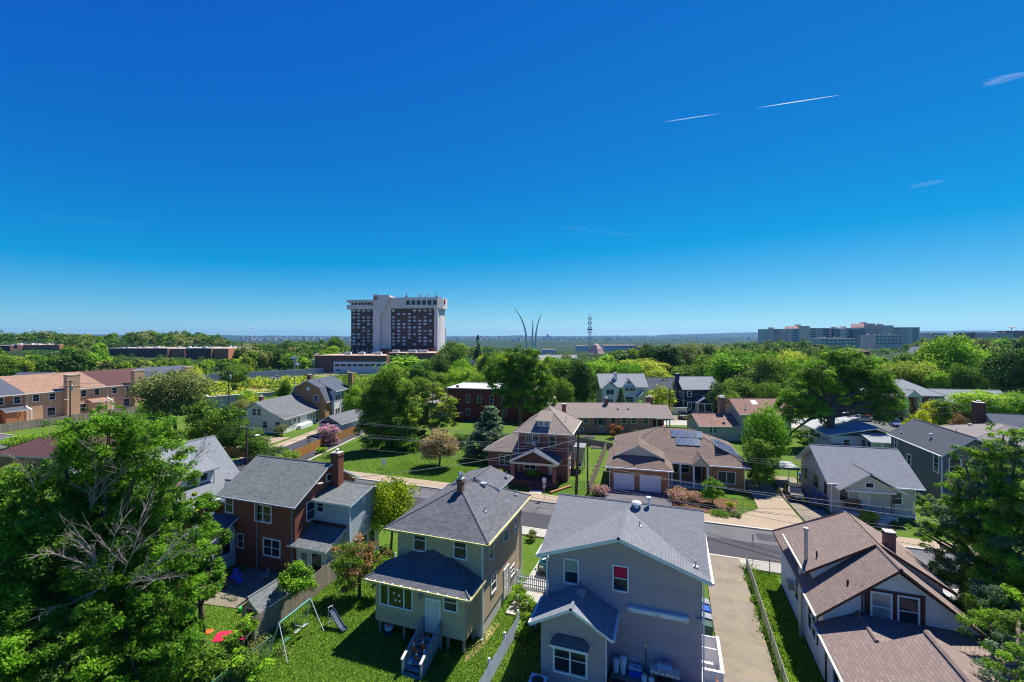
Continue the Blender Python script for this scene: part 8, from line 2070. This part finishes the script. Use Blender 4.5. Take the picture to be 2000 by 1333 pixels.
t = thing('door_mat', 'dark mat on the deck beside the rear wing', 'mat', (-2.85, 26.2, .345)); m = MB(); m.box(-.35,-.3,0,.35,.3,.02); m.build('rug', M['dark'], t); m = MB(); m.box(-.37,-.32,0,.37,.32,.012); m.build('border', M['black'], t)
t = thing('air_conditioner', 'outdoor air conditioning unit with round fan beside the bay window', 'air conditioner', (-7.0, 24.3, 0)); m = MB(); m.box(-.42,-.42,0,.42,.42,.78); m.build('casing', M['br_dark'], t)
m = MB(); m.box(-.46,-.46,.78,.46,.46,.86); m.build('top', M['fencewhite'], t); m = MB(); m.lathe((0,0,.865),[(.34,0),(.34,.02),(.06,.03)],18); m.build('fan_grille', M['black'], t)
def bin_(label, x, y, rot, body, lid, group):
    t = thing('wheeled_bin', label, 'bin', (x, y, .13), rot, group)
    m = MB(); a = [(-.24,-.28,.08),(.24,-.28,.08),(.24,.26,.08),(-.24,.26,.08)]; b = [(-.3,-.36,.95),(.3,-.36,.95),(.3,.32,.95),(-.3,.32,.95)]
    for i in range(4): j = (i+1) % 4; m.poly([a[i], a[j], b[j], b[i]])
    m.poly(a[::-1]); m.build('body', M[body], t)
    m = MB(); m.prism([(-.32,-.4,.95),(-.32,.34,.95),(-.32,.32,1.08),(-.32,-.3,1.02)],(.64,0,0)); m.build('lid', M[lid], t)
    m = MB(); m.cyl((-.26,.36,.98),(.26,.36,.98),.02,n=6); m.build('handle', M['black'], t)
    for s in (-1, 1): m = MB(); m.cyl((s*.2,.26,.1),(s*.27,.26,.1),.11,n=10); m.build('wheel', M['tyre'], t)
G = 'bins right of the grey house'
bin_('dark grey bin farthest back beside the grey house', 2.15, 35.0, R(90), 'stairwood', 'stairwood', G); bin_('blue lidded bin second in the row beside the grey house', 2.15, 34.1, R(90), 'bluepl', 'bluepl', G); bin_('grey bin third in the row beside the grey house', 2.2, 33.2, R(90), 'stairwood', 'stairwood', G); bin_('dark green bin nearest in the row beside the grey house', 2.2, 32.3, R(90), 'greenpl', 'greenpl', G)
G = 'bins left of the grey house'
bin_('dark green bin in front beside the picket fence gap', -8.35, 33.6, R(80), 'greenpl', 'greenpl', G); bin_('bin with blue lid behind the dark green one', -8.2, 35.3, R(80), 'p_dark', 'bluepl', G); bin_('dark green bin in the middle against the grey house', -8.0, 34.4, R(85), 'greenpl', 'p_dark', G)
q = gp(1133, 912); bin_('blue bin beside the square brick house', q.x, q.y-.3, 0, 'bluepl', 'bluepl', None)
q = gp(1566, 942); bin_('blue bin beside the bungalow side wall', q.x, q.y, R(90), 'bluepl', 'bluepl', None)
q = gp(1131, 897, .7); simple('patio_umbrella_base', 'white round planter beside the square brick house lawn', 'planter', (q.x, q.y, .3), [(.2,0),(.4,.2),(.42,.5),(.1,.6)], 'white')
for px, py, lab, mt in ((1045, 910, 'left white chair on the square brick house porch', 'white'), (1066, 917, 'right white chair on the square brick house porch', 'white')):
    hx = (-20.6, 60.2); q = gp(px, py, 1.2); chair(lab, q.x, q.y+.3, R(10), mt, .75)
# stacked bricks and log edging by the steps
q = gp(1092, 955); m = MB(Vector((q.x, q.y, 0))); m.bar((q.x-.6, q.y-2.2, .12), (q.x+1.3, q.y+1.2, .12), .3, .22); setp(m.build('brick_edging', M['br_orange']), 'short red brick edging beside the porch steps', 'edging')
# clutter in the garden behind the square house
for i, (px, py, w, mt, nm, lab) in enumerate(((1140, 864, 1.6, 'galv', 'raised_bed', 'raised bed nearest the back fence'), (1165, 876, 1.8, 'white', 'plank', 'white plank lying on the back lawn'), (1125, 872, 1.2, 'stone', 'raised_bed', 'pale raised bed beside the sheds'), (1150, 856, 2.2, 'stone', 'garden_table', 'low garden table before the long ranch wall'))):
    q = gp(px, py); t = thing(nm, lab, nm.replace('_', ' '), (q.x, q.y, 0), YAW); m = MB(); m.box(-w/2,-.4,0,w/2,.4,.3+.1*(i == 3)); m.build('body', M[mt], t); m = MB(); m.box(-w/2+.08,-.32,.3,w/2-.08,.32,.36+.1*(i == 3)); m.build('filling', M['mulch'], t)
# ------------------------------------------------------------------ contrails and wisps
def cloud_mat(name, dens, sx, sy, th):
    t = NT(name); n_ = t.n; l = t.l
    out = t.n['Material Output']; n_.remove(t.b)
    v = n_.new('ShaderNodeVolumePrincipled'); v.inputs['Color'].default_value = (1, 1, 1, 1); v.inputs['Anisotropy'].default_value = .4
    co = n_.new('ShaderNodeTexCoord'); mp = n_.new('ShaderNodeMapping'); l.new(co.outputs['Generated'], mp.inputs[0]); mp.inputs['Scale'].default_value = (sx, sy, 1.2)
    nz = n_.new('ShaderNodeTexNoise'); nz.inputs['Scale'].default_value = 1.0; nz.inputs['Detail'].default_value = 5; nz.inputs['Roughness'].default_value = .65; l.new(mp.outputs[0], nz.inputs['Vector'])
    r_ = n_.new('ShaderNodeMapRange'); l.new(nz.outputs['Fac'], r_.inputs[0]); r_.inputs[1].default_value = th; r_.inputs[2].default_value = th+.22; r_.inputs[3].default_value = 0; r_.inputs[4].default_value = dens
    l.new(r_.outputs[0], v.inputs['Density']); l.new(v.outputs[0], out.inputs['Volume']); return t.m
def wisp(name, label, a, b, Y, r, mat, group=None):
    A = dp(a[0], Y, zat(a[1], Y)); B_ = dp(b[0], Y, zat(b[1], Y)); m = MB(A); n = 10; g4 = random.Random(int(a[0]))
    big = 'contrail' not in name
    strands = [(0, 0, 1.0)] if not big else [(g4.uniform(-1.3, 1.3)*r, g4.uniform(-.45, .45), g4.uniform(.08, .38)) for _ in range(34)]
    for (dz, du, k) in strands:
        P = A+(B_-A)*max(0, du)+Vector((0, 0, dz)); Q = B_+(B_-A)*min(0, du)+Vector((0, 0, dz*.4))
        f = lambda u: r*k*(.03+.97*math.sin(math.pi*min(1, max(0, u)))**.8)
        for i in range(n): m.cyl(P.lerp(Q, i/n), P.lerp(Q, (i+1)/n), f(i/n), f((i+1)/n), 10, cap=i in (0, n-1))
    o = m.build(name, mat, smooth=True); setp(o, label, name.replace('_', ' '), group); return o
def ice(name, dens):
    t = NT(name); t.n.remove(t.b); v = t.n.new('ShaderNodeVolumePrincipled'); v.inputs['Color'].default_value = (1, 1, 1, 1); v.inputs['Density'].default_value = dens; v.inputs['Anisotropy'].default_value = .55
    t.l.new(v.outputs[0], t.n['Material Output'].inputs['Volume']); return t.m
def white_trail(name, a):
    t = NT(name); co = t.coord('Generated'); n = t.noise(co, 9, 5, .7)
    tr = t.add('ShaderNodeBsdfTransparent'); df = t.add('ShaderNodeBsdfTranslucent'); df.inputs[0].default_value = (.95, .96, 1, 1)
    mx = t.add('ShaderNodeMixShader'); mr = t.add('ShaderNodeMapRange'); t.link(n, mr.inputs[0]); mr.inputs[1].default_value = .3; mr.inputs[2].default_value = .7; mr.inputs[3].default_value = a*.25; mr.inputs[4].default_value = a
    t.link(mr.outputs[0], mx.inputs[0]); t.link(tr.outputs[0], mx.inputs[1]); t.link(df.outputs[0], mx.inputs[2]); t.link(mx.outputs[0], t.n['Material Output'].inputs[0]); return t.m
CT = ice('contrail_ice', .03); CL = ice('wisp_ice', .0016); CW = ice('cirrus_ice', .0006)
wisp('contrail', 'longer brighter condensation trail at upper right', (1473, 212), (1647, 185), 14000, 14, CT)
wisp('contrail', 'shorter fainter condensation trail left of the longer one', (1288, 240), (1412, 221), 14000, 10, CT)
wisp('cloud', 'tiny bright cloud wisp at right below the trails', (1772, 366), (1848, 353), 14000, 50, CL)
wisp('cloud', 'faint feathery wisp at the upper right edge', (1915, 165), (2010, 143), 14000, 90, CL)
for i, (a, b, r, lab) in enumerate((((640, 456), (1010, 463), 35, 'long faint cirrus streak above the hotel'), ((1070, 440), (1270, 465), 55, 'faint cirrus streak right of the centre'), ((1225, 500), (1310, 492), 28, 'small faint cirrus streak below the others'), ((1480, 471), (1535, 473), 22, 'tiny faint cirrus dash at right'), ((60, 420), (300, 440), 60, 'very faint cirrus veil at left'))):
    wisp('cloud', lab, a, b, 14000, r, CW)
for i, (px, py, w) in enumerate(((116, 643.5, 9), (58, 645, 6), (302, 645, 5), (366, 643, 3), (403, 643, 3), (493, 642, 7))):
    A = dp(px, 30000, zat(py, 30000)); m = MB(A); g2 = random.Random(i)
    for k in range(4):
        m.lathe(A+Vector((g2.uniform(-1,1)*w*22, 0, 0)), [(10,-22),(w*22*.5,-12),(w*22*.6,0),(w*22*.3,30),(5,44)], 10)
    o = m.build('cloud', M['cloudwhite'] if 'cloudwhite' in M else CT, smooth=True); setp(o, f'tiny cumulus puff on the left horizon, number counting hidden' if False else ['small cumulus puff on the left horizon over the maroon roofs','flat cumulus puff near the far left horizon','small cumulus puff above the far left trees','tiny cumulus speck left of the gap in the trees','tiny cumulus speck right of the other speck','cumulus puff above the trees left of the hotel'][i], 'cloud')
# ------------------------------------------------------------------ haze
if HAZE:
    hz = NT('haze_air'); hz.n.remove(hz.b); v = hz.n.new('ShaderNodeVolumePrincipled'); v.inputs['Color'].default_value = (.27, .58, 1, 1); v.inputs['Density'].default_value = HAZE; v.inputs['Anisotropy'].default_value = .3
    hz.l.new(v.outputs[0], hz.n['Material Output'].inputs['Volume'])
    m = MB(); m.box(-11500, -11500, -60, 11500, 11500, 130); o = m.build('haze', hz.m); setp(o, kind='stuff')
